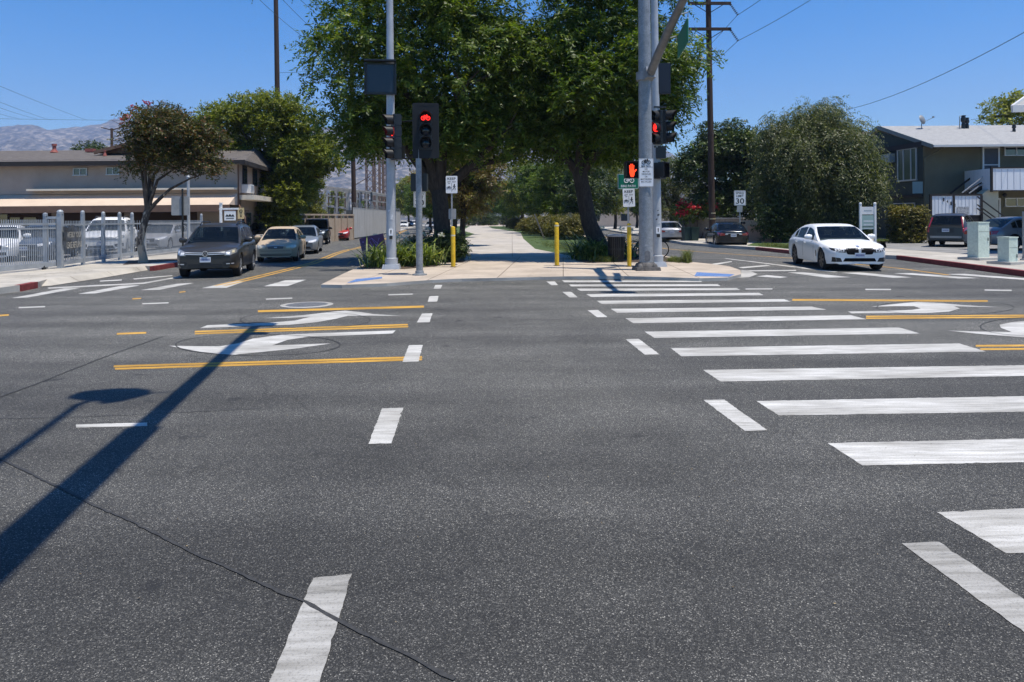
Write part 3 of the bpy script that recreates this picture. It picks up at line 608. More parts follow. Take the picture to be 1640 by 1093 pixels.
# roof: hip with a small cross gable, vents
ov = .7; zr = AT(100, 240, YF + 5.5).z; ze = z_eave
xh = AT(18, 240, YF + 5.5).x - 0.0
mb = MB(); o = Vector((-.12, 1, 0)) * 12.0
F0, F1 = Vector((xl, YF - ov, ze + .12)), Vector((xr + ov, YF - ov, ze + .12)); B0, B1 = F0 + o + Vector((0, 1.4, 0)), F1 + o + Vector((0, 1.4, 0)); R0, R1 = Vector((xl, YF + 6, zr)), Vector((xr - 1.0, YF + 6, zr))
mb.add([F0, F1, R1, R0, B0, B1], [[0, 1, 2, 3], [5, 4, 3, 2], [1, 5, 2]]); mb.build('roof', SHING, beige)
mb = MB(); mb.box(((xl + xr) / 2 + ov / 2, YF - ov, ze + .02), (xr - xl + ov, .06, .26)); mb.box(((xl + xr) / 2, YF - ov / 2, ze + .0), (xr - xl + ov * 2, ov, .04)); mb.beam(F1 + Vector((0, 0, -.12)), B1 + Vector((0, 0, -.12)), .06, .24); mb.add([F1 + Vector((0, 0, -.15)), B1 + Vector((0, 0, -.15)), B1 + Vector((-ov, 0, -.15)), F1 + Vector((-ov, 0, -.15))], [[0, 1, 2, 3]]); mb.build('eave', EAVE, beige)
pa, pb2, pc = AT(158, 246, YF + 3), AT(212, 232, YF + 3), AT(268, 246, YF + 3)
mb = MB(); bk_ = Vector((0, 6, .1)); ext = Vector((0, -.5, 0))
mb.add([pa + ext, pb2 + ext, pc + ext, pa + bk_, pb2 + bk_, pc + bk_], [[0, 1, 4, 3], [1, 2, 5, 4]]); mb.build('cross_gable_roof', SHING, beige)
mb = MB(); mb.beam(pa + ext, pb2 + ext, .12, .2); mb.beam(pb2 + ext, pc + ext, .12, .2); mb.add([pa, pb2, pc], [[0, 2, 1]]); mb.build('cross_gable', BROWN, beige)
def roof_z(y): return ze + .12 + (zr - ze - .12) * min(1, max(0, (y - YF + ov) / (6 + ov)))
VENTR = noisy('red_vent_pipe', [(.3, (.22, .06, .045)), (.7, (.32, .10, .08))], 3, .7); vr = []
for u, v, d, r, h in ((87, 241, YF + 4.6, .11, .55), (168, 251, YF + 2.2, .05, .35)):
    p = AT(u, v, d); z = roof_z(d); mb = MB(); mb.lathe([(r, z - .1), (r, z + h * .75), (r * 1.35, z + h * .78), (r * 1.35, z + h), (0, z + h)], 10, c=(p.x, d, 0)); mb.lathe([(r * 2.2, z), (r * 1.2, z + .2)], 10, c=(p.x, d, 0)); mb.build('vent_pipe', VENTR, beige)
p = AT(145, 240, YF + 4.6); mb = MB(); mb.box((p.x, YF + 4.6, roof_z(YF + 4.6) + .12), (.5, .4, .2)); mb.build('roof_vent', VENTR, beige)
# street-side facade details of the house (side wall runs back along the street)
def side(t, z, off=0.0): return Vector((xr + off, YF, 0)) + Vector((-.12, 1, 0)) * t + Vector((0, 0, z))
mb = MB(); zl = zc(318)
for t0, t1 in ((0.2, 11.5),): mb.beam(side(t0, zl, .45), side(t1, zl, .45), .9, .28)
mb.build('balcony_ledge', TRIM, beige)
for t, w_, z0, z1 in ((1.6, .9, 3.9, 5.0), (4.2, 1.0, 3.9, 5.0), (6.6, .8, 2.95, 4.9), (9, 1.0, 3.9, 5.0), (2.5, 1.0, .9, 2.1), (6, 1.2, .9, 2.1)):
    mb = MB(); mb.beam(side(t - w_ / 2 - .05, (z0 + z1) / 2, .03), side(t + w_ / 2 + .05, (z0 + z1) / 2, .03), .05, z1 - z0 + .1); f = mb.build('window', EAVE, beige); mb = MB(); mb.beam(side(t - w_ / 2, (z0 + z1) / 2, .045), side(t + w_ / 2, (z0 + z1) / 2, .045), .05, z1 - z0); mb.build('pane', GLS, f)
for t, zv in ((1.3, 3.55), (6.0, 3.75)):
    mb = MB(); mb.beam(side(t - .38, zv, .28), side(t + .38, zv, .28), .55, .5); ac = mb.build('air_conditioner', WHT, beige); mb = MB(); [mb.beam(side(t - .33, zv - .18 + k * .07, .56), side(t + .33, zv - .18 + k * .07, .56), .012, .03) for k in range(6)]; mb.build('grille', mat('ac_slats', (.3, .31, .32), .6), ac)
mb = MB(); mb.tube([side(0.02, ze, .05), side(0.02, zl - .4, .05), side(-.3, zl - 1.2, .5), side(-.3, .3, .5)], .045, 6); mb.build('drain_pipe', BROWN, beige)
# --- walls along the left street
TANW = noisy('tan_block_wall', [(.3, (.36, .28, .20)), (.7, (.44, .35, .26))], 2, .9, fine=(16, .3)); GREYP = noisy('corrugated_panel', [(.3, (.36, .355, .34)), (.7, (.44, .435, .42))], 1.2, .6, sc=(1, 1, .4))
a, b2 = G(470, 388, .15), G(565, 381.5, .15); h = AT(565, 345, b2.y).z
tw = MB(); tw.beam((a.x, a.y + 1, h / 2 - .2), (b2.x, b2.y, h / 2 - .2), .2, h - .1); 
wl = thing('block_wall', 'tan block wall behind the queue of cars', 'wall', (b2.x, b2.y, .15)); tw.build('blocks', TANW, wl); mb = MB()
for k in range(9): p = a.lerp(b2, k / 8); mb.box((p.x, p.y - .12 + (1 - k / 8), h / 2 - .1), (.28, .1, h + .1))
mb.beam((a.x, a.y + 1, h + .02), (b2.x, b2.y, h + .02), .3, .12); mb.build('piers', TANW, wl)
c2, d2 = G(565.5, 381, .15), G(641, 369.5, .15); h2 = 2.7
pw = thing('panel_fence', 'pale corrugated panel wall running along the bend of the left street', 'wall', (c2.x, c2.y, .15)); mb = MB(); n = 150; vs = []
t = (d2 - c2).normalized(); nrm = Vector((t.y, -t.x, 0))
for i in range(n + 1): p = c2.lerp(d2, i / n) + nrm * (.05 if (i % 4) in (1, 2) else 0); vs += [(p.x, p.y, .1), (p.x, p.y, h2)]
mb.add(vs, [[2 * i, 2 * i + 2, 2 * i + 3, 2 * i + 1] for i in range(n)]); mb.build('panels', GREYP, pw)
mb = MB(); [mb.tube([c2.lerp(d2, i / 90) + Vector((0, 0, h2 - .05)), c2.lerp(d2, i / 90) + Vector((random.Random(i).uniform(-.15, .15), -.1, h2 + .28))], .018, 4) for i in range(91)]; mb.beam((c2.x, c2.y, h2), (d2.x, d2.y, h2), .06, .06); mb.build('spikes', GALV, pw)
# --- walls across the right street
GREYW = noisy('grey_block_wall', [(.3, (.16, .145, .13)), (.7, (.24, .215, .19))], 2, .9, fine=(14, .4)); PINKW = noisy('terracotta_stucco', [(.3, (.46, .25, .155)), (.7, (.54, .31, .20))], 2, .9)
a, b2 = AT(1088, 382, 52.5), AT(1192, 385, 49); h = AT(1140, 351, 51).z
mb = MB(); n = 4
for k in range(n): p, q = a.lerp(b2, k / n), a.lerp(b2, (k + .985) / n); mb.beam((p.x, p.y, h / 2), (q.x, q.y, h / 2), .2, h)
gw = thing('block_wall', 'grey block wall under the crimson shrub', 'wall', (b2.x, b2.y, .15)); mb.build('blocks', GREYW, gw); mb = MB(); mb.beam((a.x, a.y, h + .04), (b2.x, b2.y, h + .04), .28, .08); mb.build('coping', KERB, gw)
a, b2 = AT(1186, 390, 45), AT(1262, 392, 43); h = AT(1215, 353, 44).z; tn = thing('garden_wall', 'tan garden wall with a lit terracotta panel right of the black sedan', 'wall', (b2.x, b2.y, .15))
mb = MB(); mb.beam((a.x, a.y, h / 2), (b2.x, b2.y, h / 2), .2, h); mb.build('wall_body', TANW, tn)
p, q, hp = AT(1198, 390, 43.6), AT(1252, 390, 42.6), AT(1220, 362, 43).z; mb = MB(); mb.beam((p.x, p.y, hp / 2), (q.x, q.y, hp / 2), .24, hp); mb.build('terracotta_panel', PINKW, tn)
mb = MB(); [mb.beam((a.lerp(b2, k / 24).x, a.lerp(b2, k / 24).y, h), (a.lerp(b2, k / 24).x, a.lerp(b2, k / 24).y, h + .2), .03, .03) for k in range(25)]; mb.build('spikes', BLACK, tn)
mb = MB(); [mb.ring((a.x + .5 + k * .2, h - .25, -a.y + .2), .07, .03, 10) for k in range(0)]; q0 = AT(1187, 357.5, 44.7); [mb.lathe([(0, -.02), (.08, -.02), (.08, .02), (0, .02)], 10, axis='Y', c=(q0.x + k * .17, q0.y - .02, q0.z)) for k in range(5)]; mb.build('number_plaque', BLACK, tn)
# --- olive and dark green two-storey house on the right
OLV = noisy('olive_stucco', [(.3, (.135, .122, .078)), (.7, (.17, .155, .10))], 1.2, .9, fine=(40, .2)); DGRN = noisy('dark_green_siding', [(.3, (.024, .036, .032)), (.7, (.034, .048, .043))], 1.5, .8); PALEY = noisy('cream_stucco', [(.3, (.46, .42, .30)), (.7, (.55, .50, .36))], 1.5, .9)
RSH = noisy('pale_grey_shingles', [(.3, (.25, .25, .245)), (.7, (.38, .378, .37))], 3, .9, sc=(1, 4, 4), fine=(10, .35)); WSID = noisy('white_board_siding', [(.3, (.70, .72, .75)), (.7, (.78, .80, .82))], 2, .6, sc=(6, 6, .3))
YR = 44.0; K = AT(1478, 230, YR).x; zz = lambda v, d=YR: AT(1560, v, d).z
gh = thing('green_house', 'two storey olive and dark green house with pale shingle roof on the right', 'building', (K, YR, .15))
sd = Vector((-.08, 1, 0)); DP = 9.0; XR = K + 16; ze = zz(231); zrid = AT(1560, 206, YR + 4.5).z
def pt(x, t, z): return Vector((x, YR, z)) + sd * t
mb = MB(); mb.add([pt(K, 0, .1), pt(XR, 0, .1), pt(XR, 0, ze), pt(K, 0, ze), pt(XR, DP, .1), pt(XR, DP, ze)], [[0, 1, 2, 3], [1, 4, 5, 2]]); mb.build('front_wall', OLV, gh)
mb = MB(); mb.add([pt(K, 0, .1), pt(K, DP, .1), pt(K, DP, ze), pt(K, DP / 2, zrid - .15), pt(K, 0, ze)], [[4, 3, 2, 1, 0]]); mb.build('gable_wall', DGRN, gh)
ovx, ovt = .06, 1.0; sl = (zrid - ze) / (DP / 2); dzv = sl * ovt
mb = MB(); mb.add([pt(K - ovx, -ovt, ze - dzv + .2), pt(XR, -ovt, ze - dzv + .2), pt(XR, DP / 2, zrid + .2), pt(K - ovx, DP / 2, zrid + .2), pt(XR, DP + ovt, ze - dzv + .2), pt(K - ovx, DP + ovt, ze - dzv + .2)], [[0, 1, 2, 3], [3, 2, 4, 5]]); mb.build('roof', RSH, gh)
mb = MB(); E = [pt(K - ovx - .03, -ovt, ze - dzv + .12), pt(K - ovx - .03, DP / 2, zrid + .12), pt(K - ovx - .03, DP + ovt, ze - dzv + .12)]
mb.beam(E[0], E[1], .06, .24); mb.beam(E[1], E[2], .06, .24); mb.add([pt(K - ovx, -ovt, ze - dzv + .1), pt(XR, -ovt, ze - dzv + .1), pt(XR, 0, ze + .1), pt(K - ovx, 0, ze + .1)], [[3, 2, 1, 0]]); mb.add([pt(K - ovx, -ovt, ze - dzv + .1), pt(K, -ovt, ze - dzv + .1), pt(K, DP / 2, zrid + .1), pt(K - ovx, DP / 2, zrid + .1)], [[0, 3, 2, 1]]); mb.build('bargeboard', mat('grey_green_trim', (.16, .18, .175), .6), gh)
mb = MB(); mb.beam(pt(K - ovx, -ovt - .06, ze - dzv + .13), pt(XR, -ovt - .06, ze - dzv + .13), .1, .13); mb.build('gutter', mat('pale_gutter', (.55, .55, .54), .5), gh)
# gable wall: band, window, wall unit
def gp_(t, z, off=-.05): return pt(K + off, t, z)
def on_gable(u, v):  # where the sight line meets the gable wall
    d = AT(u, v, 1.0) - Vector((0, 0, CAMH)); t = (K - d.x * YR) / (d.x + .08); y = YR + t; return t, CAMH + d.z * y
t0, z0 = on_gable(1469, 288); t1, z1 = on_gable(1439, 241)
mb = MB(); zc_ = (z0 + z1) / 2
for t in (t0, (t0 * .72 + t1 * .28), (t0 * .32 + t1 * .68), t1): mb.beam(gp_(t, z0), gp_(t, z1), .09, .07, up=(1, 0, 0))
for z in (z0, z1): mb.beam(gp_(t0 - .05, z), gp_(t1 + .05, z), .09, .09)
f = mb.build('window', mat('pale_window_frame', (.42, .44, .42), .5), gh); mb = MB(); mb.beam(gp_(t0, zc_, -.03), gp_(t1, zc_, -.03), .03, z1 - z0); mb.build('pane', mat('curtained_glass', (.07, .10, .07), .12, spec=.8), f)
ta, za_ = on_gable(1434, 260); tb, zb_ = on_gable(1421, 248); mb = MB(); mb.beam(gp_(ta, (za_ + zb_) / 2, -.2), gp_(tb, (za_ + zb_) / 2, -.2), .4, abs(zb_ - za_)); mb.build('air_conditioner', mat('grey_wall_unit', (.28, .31, .31), .5), gh)
ta, za_ = on_gable(1477, 231); tb, zb_ = on_gable(1410, 238); mb = MB(); mb.beam(gp_(-.05, za_, -.06), gp_(5.5, za_, -.06), .12, .32); mb.build('gable_band', EAVE, gh)
ta, za_ = on_gable(1474, 314); mb = MB(); mb.beam(gp_(0, za_, -.06), gp_(DP, za_, -.06), .12, .18); mb.build('floor_band', EAVE, gh)
ta, za_ = on_gable(1472, 345); tb, zb_ = on_gable(1432, 326); mb = MB(); mb.beam(gp_(ta + .3, (za_ + zb_) / 2, -.04), gp_(tb, (za_ + zb_) / 2, -.04), .06, zb_ - za_); f = mb.build('window', ALU, gh); mb = MB(); mb.beam(gp_(ta + .4, (za_ + zb_) / 2, -.06), gp_(tb - .1, (za_ + zb_) / 2, -.06), .06, (zb_ - za_) * .85); mb.build('pane', GLS, f)
mb = MB(); mb.beam(gp_(7.2, .1, -.2), gp_(7.2, ze + .4, -.2), .35, .35, up=(0, 1, 0)); mb.build('corner_pillar', mat('grey_pillar_paint', (.10, .12, .115), .7), gh)
p = AT(1474, 300, YR - .1); mb = MB(); mb.M = face_frame((K - .36, YR - .05, zz(300)), 0); mb.plate(.62, .72, .03, .01); mb.build('wall_plaque', mat('pale_teal_plaque', (.20, .28, .28), .5), gh)
# front wall: drain pipe, door, windows, stair, balcony
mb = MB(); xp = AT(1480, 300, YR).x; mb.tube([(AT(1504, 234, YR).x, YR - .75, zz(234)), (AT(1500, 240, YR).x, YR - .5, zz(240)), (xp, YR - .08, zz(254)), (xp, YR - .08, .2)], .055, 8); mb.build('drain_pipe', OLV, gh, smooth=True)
def door(u0, u1, v0, v1, col, y=YR):
    p, q = AT(u0, v0, y), AT(u1, v1, y); x0, x1, zt, zb = p.x, q.x, p.z, q.z; mb = MB()
    for x in (x0, x1): mb.box((x, y - .04, (zt + zb) / 2), (.09, .1, zt - zb))
    mb.box(((x0 + x1) / 2, y - .04, zt), (x1 - x0 + .09, .11, .09)); f = mb.build('door', WHT, gh); mb = MB(); mb.box(((x0 + x1) / 2, y - .03, (zt + zb) / 2 - .02), (x1 - x0 - .09, .05, zt - zb - .06)); lf = mb.build('door_leaf', col, f)
    return x0, x1, zb, zt
DOORM = noisy('blue_grey_screen', [(.3, (.055, .065, .085)), (.7, (.075, .085, .105))], 4, .6)
x0, x1, zb, zt = door(1573.5, 1599, 237, 292, DOORM); mb = MB(); mb.box(((x0 + x1) / 2, YR - .07, (zb + zt) / 2), (x1 - x0 - .1, .03, .06)); mb.build('screen_rail', WHT, gh)
door(1592, 1600.5, 319, 382, DOORM)
window(gh, 1609, 1665, 236, 249, YR - .02, WHT, GLS, 2); window(gh, 1610, 1665, 318, 330.5, YR - .02, WHT, GLS, 2)
for u, v in ((1566, 234), (1606, 313)): p = AT(u, v, YR); MB().lathe([(.06, -.12), (.13, .02), (.05, .14), (0, .15)], 8, c=(p.x, YR - .18, p.z)).build('wall_lamp', BLACK, gh)
bx0 = AT(1589, 300, YR - 2.4).x; zt, zb = AT(1600, 270, YR - 2.4).z, AT(1600, 305, YR - 2.4).z
mb = MB(); mb.box(((bx0 + XR) / 2, YR - 2.4, (zt + zb) / 2), (XR - bx0, .08, zt - zb)); mb.box((bx0 - .04, YR - 1.2, (zt + zb) / 2), (.08, 2.4, zt - zb)); fr = mb.build('balcony_front', WSID, gh)
mb = MB()
for k in range(36): mb.box((bx0 + .15 + k * .36, YR - 2.445, (zt + zb) / 2), (.018, .012, zt - zb - .1))
mb.build('board_joints', mat('joint_grey', (.45, .47, .5), .7), fr)
mb = MB(); mb.box(((bx0 + XR) / 2, YR - 2.4, zt + .03), (XR - bx0 + .1, .14, .07)); mb.box(((bx0 + XR) / 2, YR - 2.4, zb - .03), (XR - bx0 + .1, .12, .06)); mb.box((bx0 - .05, YR - 2.43, (zt + zb) / 2), (.1, .12, zt - zb + .2)); mb.box(((bx0 + XR) / 2, YR - 1.2, zb + .12), (XR - bx0, 2.35, .14)); mb.build('balcony_frame', EAVE, gh)
sw0, sw1 = AT(1567, 350, YR - 2.2).x, AT(1591, 350, YR - 2.2).x
mb = MB(); zl_ = AT(1567, 316, YR - 2.2).z; zh_ = AT(1591, 292, YR - 2.2).z; mb.add([(sw0, YR - 2.2, .1), (sw1 + .3, YR - 2.2, .1), (sw1 + .3, YR - 2.2, zh_), (sw0, YR - 2.2, zl_), (sw0, YR - 1.2, .1), (sw1 + .3, YR - 1.2, .1), (sw1 + .3, YR - 1.2, zh_), (sw0, YR - 1.2, zl_)], [[0, 1, 2, 3], [5, 4, 7, 6], [3, 2, 6, 7], [4, 0, 3, 7], [1, 5, 6, 2]]); mb.build('stair_wall', PALEY, gh)
mb = MB(); 
for k in range(12):
    u = 1590 - k * 4.4; v = 291 + k * 2.4; p = AT(u, v, YR - 1.0); mb.box((p.x, YR - 1.0, p.z), (.32, 1.1, .06))
for dv in (0, 9): mb.beam(AT(1592, 282 + dv, YR - 1.6), AT(1540, 311 + dv, YR - 1.6), .05, .07)
mb.beam(AT(1571, 273, YR - .5), AT(1522, 310, YR - .5), .06, .09); mb.beam(AT(1592, 292, YR - 1.6), AT(1535, 318, YR - 1.6), .06, .22); mb.build('stair', EAVE, gh)
mb = MB(); mb.beam(AT(1592, 270, YR - 1.7), AT(1541, 309, YR - 1.7), .045, .05); mb.beam(AT(1592, 281, YR - 1.72), AT(1552, 310, YR - 1.72), .045, .05); mb.build('handrail', PALE_STEEL, gh)
mb = MB()
for v0, v1 in ((315, 350), (328, 362), (334, 368)): mb.beam(AT(1565, v0, YR - 3.2), AT(1612, v1, YR - 3.2), .05, .06)
mb.build('stair_rail', EAVE, gh)
pn = thing('bin_enclosure', 'white boarded screen with house number behind the dark red suv', 'screen', (AT(1530, 350, 42).x, 41, .15))
zt, zb = AT(1530, 314, 41).z, AT(1530, 345, 41).z
for u0, u1 in ((1491, 1525), (1528, 1569)):
    p, q = AT(u0, 314, 41), AT(u1, 314, 41); mb = MB(); mb.box(((p.x + q.x) / 2, 41, (zt + zb) / 2), (q.x - p.x, .08, zt - zb)); s = mb.build('board_panel', WSID, pn); mb = MB(); n = int((q.x - p.x) / .2)
    for k in range(1, n): mb.box((p.x + (q.x - p.x) * k / n, 40.955, (zt + zb) / 2), (.014, .012, zt - zb - .06))
    mb.build('board_joints', mat('joint_grey_b', (.42, .44, .47), .7), s)
mb = MB(); p, q = AT(1490, 314, 41), AT(1571, 314, 41); mb.box(((p.x + q.x) / 2, 41, zt + .05), (q.x - p.x + .1, .14, .1)); 
for u in (1490, 1526.5, 1571): x = AT(u, 314, 41).x; mb.box((x, 40.98, (zt + .15) / 2), (.11, .13, zt - .15))
mb.box(((p.x + q.x) / 2, 41.02, zb / 2), (q.x - p.x, .06, zb)); mb.build('frame', EAVE, pn)
for k, c_ in enumerate('1418'): lettering([(c_, k * .21, -k * .11, .09, .2)], face_frame((AT(1512, 321, 40.9).x, 40.94, AT(1512, 320, 40.9).z)), SIGN_K, pn, name='house_number_digit')
p = AT(1543, 337, 40.9); mb = MB(); mb.M = face_frame((p.x, 40.93, p.z)); mb.plate(.66, .4, .02, .01); mb.build('notice', noisy('grey_notice', [(.35, (.20, .21, .22)), (.6, (.5, .5, .5))], 12, .7), pn)
# roof furniture
ds = thing('satellite_dish', 'grey satellite dish on the ridge of the pale roof', 'satellite dish', AT(1477, 205, YR + 3.5)); p = AT(1477, 192, YR + 3.5); zr_ = AT(1477, 206, YR + 3.5).z
mb = MB(); mb.M = Matrix.Translation(p) @ Matrix.Rotation(.55, 4, 'Z') @ Matrix.Rotation(math.radians(75), 4, 'X'); mb.lathe([(0, .10), (.15, .085), (.30, .02), (.32, 0), (.30, .03), (.15, .10), (0, .115)], 18); mb.build('reflector', mat('dish_grey', (.20, .21, .22), .5), ds, smooth=True); mb = MB(); mb.tube([(p.x, p.y + .1, zr_ - .3), (p.x, p.y + .05, p.z)], .03); mb.tube([(p.x, p.y, p.z - .2), (p.x + .55, p.y - .3, p.z + .1)], .015); mb.box((p.x + .55, p.y - .3, p.z + .12), (.1, .1, .1)); mb.build('mount', GALV, ds)
for u, v, r, h, lab in ((1543, 205, .16, .75, 'left of two black roof vents on the pale roof'), (1549, 205, .13, .6, 'right of two black roof vents on the pale roof'), (1624, 211, .12, .4, 'small dark roof vent near the right edge of the pale roof')):
    d = YR + 3.6 if v < 208 else YR + 2.5; p = AT(u, v, d); vt_ = thing('roof_vent', lab, 'roof vent', (p.x, d, p.z)); mb = MB(); mb.lathe([(r * .8, -.3), (r * .8, h * .3), (r * .6, h * .45), (r, h * .6), (r, h * .8), (r * .7, h)], 10, c=(p.x, d, p.z)); mb.build('pipe', BLACK, vt_); mb = MB(); mb.lathe([(r * .9, h), (r * .9, h + .06), (0, h + .08)], 10, c=(p.x, d, p.z)); mb.build('cap', BLACK, vt_)
p = AT(1537, 205, YR + 3.4); tag(MB().tube([(p.x, p.y, p.z - .3), (p.x, p.y, p.z + .75), (p.x + .12, p.y, p.z + .78)], .03).build('vent_pipe', GALV), 'thin bent pipe left of the black roof vents', 'pipe')
# second roof behind, and the eave of the nearer building at the right edge
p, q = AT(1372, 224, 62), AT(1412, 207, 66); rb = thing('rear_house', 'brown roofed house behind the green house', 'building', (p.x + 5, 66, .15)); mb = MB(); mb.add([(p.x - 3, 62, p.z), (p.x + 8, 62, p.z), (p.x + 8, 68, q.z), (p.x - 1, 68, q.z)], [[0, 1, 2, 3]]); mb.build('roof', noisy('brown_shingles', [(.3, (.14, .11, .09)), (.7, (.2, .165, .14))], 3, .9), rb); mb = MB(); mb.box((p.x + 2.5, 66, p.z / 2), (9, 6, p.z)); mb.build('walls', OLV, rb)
nb = thing('corner_house', 'neighbouring house showing only its roof corner at the right edge', 'building', (22.5, 27, .15)); p = AT(1621, 172, 27)
mb = MB(); mb.add([(p.x, 27, p.z), (p.x + 9, 27, p.z + .1), (p.x + 9, 30, p.z + 1.6), (p.x + 3.6, 30, p.z + 1.5)], [[0, 1, 2, 3]]); mb.add([(p.x, 27, p.z - .02), (p.x + 9, 27, p.z + .08), (p.x + 9, 30, p.z), (p.x + 3.6, 30, p.z)], [[3, 2, 1, 0]]); mb.build('roof', RSH, nb)
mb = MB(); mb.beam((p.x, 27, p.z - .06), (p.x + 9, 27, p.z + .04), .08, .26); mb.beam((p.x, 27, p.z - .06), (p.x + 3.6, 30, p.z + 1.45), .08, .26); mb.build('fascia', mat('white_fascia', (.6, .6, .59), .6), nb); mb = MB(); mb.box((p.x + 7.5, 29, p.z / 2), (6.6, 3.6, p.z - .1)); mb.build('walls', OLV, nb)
# a low house and awnings far along the right street
p = AT(985, 352, 120); fhs = thing('far_house', 'pale far house between the trunks along the right street', 'building', (p.x, 125, 0)); mb = MB(); mb.box((p.x + 4, 126, 1.6), (22, 8, 3.2)); mb.build('walls', STUC_L, fhs); mb = MB(); mb.add([(p.x - 8, 121.4, 3.1), (p.x + 16, 121.4, 3.1), (p.x + 16, 126, 4.8), (p.x - 8, 126, 4.8)], [[0, 1, 2, 3]]); mb.add([(p.x - 8, 130.6, 3.1), (p.x + 16, 130.6, 3.1), (p.x + 16, 126, 4.8), (p.x - 8, 126, 4.8)], [[3, 2, 1, 0]]); mb.build('roof', SHING, fhs)
for k in range(4): mb = MB(); mb.box((p.x - 3 + k * 5, 121.98, 1.7), (1.4, .1, 1.2)); mb.build('window', GLS, fhs)

# ------------------------------------------------------------------ mountains and air
NZ = np.random.default_rng(12)
def fbm(x, y, seed, octv=6):
    r = np.random.default_rng(seed); out = np.zeros_like(x); a, f = 1.0, 1.0
    for _ in range(octv):
        for _ in range(3):
            th, ph = r.uniform(0, 6.28, 2); out += a * (1 - np.abs(np.sin((x * math.cos(th) + y * math.sin(th)) * f + ph + 1.3 * np.sin(f * .6 * (x * math.sin(th) - y * math.cos(th)) + ph * 2)))) / 3
        a *= .5; f *= 2.03
    return out
prof_u = np.array([-900, -200, 0, 25, 60, 80, 100, 135, 170, 185, 200, 260, 400, 520, 640, 820, 980, 1055, 1090, 1150, 1260, 1500, 2400]); prof_v = np.array([215, 203, 199, 194, 194, 199, 198, 198, 197, 192, 195, 203, 205, 206, 214, 224, 232, 238, 256, 300, 332, 346, 348])
nu, nr = 420, 70; us = np.linspace(-900, 2400, nu); vs_ = np.interp(us, prof_u, prof_v)
DN, DF = 2300.0, 4200.0
U, T = np.meshgrid(us, np.linspace(0, 1, nr)); Dd = DN + (DF - DN) * T
Xw = (U - CX) / F * Dd; crest = np.interp(U, prof_u, 352 - prof_v) / F * 3900.0
Hh = crest * (T / .84) ** 0.85
Hh = np.where(T > .84, crest * (1 - (T - .84) * 2.0), Hh)
nz = fbm(Xw / 420, Dd / 420, 3); nz2 = fbm(Xw / 130, Dd / 130, 5, 4); k_ = np.clip(T * (1.25 - T) * 2.6, 0, 1)
Hh = Hh + crest * .34 * (nz - nz.mean()) * k_ * np.where(np.abs(T - .84) < .05, .35, 1) + crest * .10 * (nz2 - nz2.mean()) * k_
ROWS = np.stack([Xw, Dd, np.maximum(Hh, -8)], -1).reshape(-1, 3); ii = np.arange((nr - 1) * nu).reshape(nr - 1, nu)[:, :-1].ravel()
ROCK = noisy('dry_chaparral_slopes', [(.36, (.035, .036, .022)), (.5, (.11, .092, .066)), (.62, (.30, .255, .19))], .04, .95, detail=8, fine=(.015, .5))
mo = np_mesh('mountains', ROWS, np.stack([ii, ii + 1, ii + nu + 1, ii + nu], 1), ROCK); tag(mo, kind='structure')
for f_ in (mo.data,): f_.polygons.foreach_set('use_smooth', [True] * len(f_.polygons))
for k, u in enumerate((183, 189)):
    p = AT(u, 193, 3880); mt = thing('radio_mast', ('left', 'right')[k] + ' of two radio masts on the mountain crest at left', 'radio mast', p); mb = MB(); mb.tube([p - Vector((0, 0, 30)), p + Vector((0, 0, 34))], [2.2, 1.2], 5); mb.build('mast', GALV, mt)
hz = MB(); hz.box((0, 2180, 395), (13200, 5040, 812)); hz = tag(hz.build('haze', None if False else mat('haze_air', (1, 1, 1))), kind='stuff')
m = hz.data.materials[0]; nt = m.node_tree; nt.nodes.remove(nt.nodes['Principled BSDF']); v = nt.nodes.new('ShaderNodeVolumePrincipled')
v.inputs['Color'].default_value = (.50, .66, 1.0, 1); v.inputs['Density'].default_value = 1.9e-4; v.inputs['Anisotropy'].default_value = .1
nt.links.new(v.outputs[0], nt.nodes['Material Output'].inputs['Volume'])
# ------------------------------------------------------------------ signals, poles, signs
def glyph_bike(mb, cx, cy, w, z, t):
    r = w * 0.21; a, b2 = (cx - w * .29, cy), (cx + w * .29, cy)
    for c in (a, b2): mb.ring((*c, z), r, t, 18)
    bb, st_, hd = (cx - w * .02, cy - r * .05), (cx - w * .10, cy + r * 1.25), (cx + w * .17, cy + r * 1.2)
    for p, q in ((a, bb), (bb, hd), (hd, st_), (st_, a), (st_, bb), (hd, b2), (hd, (hd[0] - w * .03, hd[1] + r * .55)), ((hd[0] - w * .09, hd[1] + r * .6), (hd[0] + w * .05, hd[1] + r * .5)), ((st_[0] - w * .09, st_[1] + r * .22), (st_[0] + w * .08, st_[1] + r * .22))):
        mb.tube([(*p, z), (*q, z)], t / 2, 6)
def glyph_walker(mb, cx, cy, h, z):
    mb.disc((cx + h * .02, cy + h * .42, z), h * .085, 12)
    for p, q, t in (((0, .32), (-.02, .0), .15), ((-.02, .02), (.14, -.2), .09), ((.14, -.2), (.12, -.46), .08), ((-.02, .02), (-.1, -.22), .09), ((-.1, -.22), (-.26, -.42), .08), ((0, .28), (.2, .05), .07), ((0, .28), (-.2, .06), .07)):
        a, b2 = Vector((*p, 0)), Vector((*q, 0)); n = (b2 - a).normalized(); n = Vector((-n.y, n.x, 0)) * t / 2; e = (b2 - a).normalized() * t * .3
        mb.poly([(cx + h * v.x, cy + h * v.y) for v in (a - n - e, b2 - n + e, b2 + n + e, a + n - e)], z)
def section(root, M, sect, lit, visor_l=0.26, r=0.15):
    mb = MB(); mb.M = M; mb.box((0, 0, -0.12), (0.35, 0.345, 0.22)); mb.box((0, 0, -.24), (.29, .29, .03))
    return mb
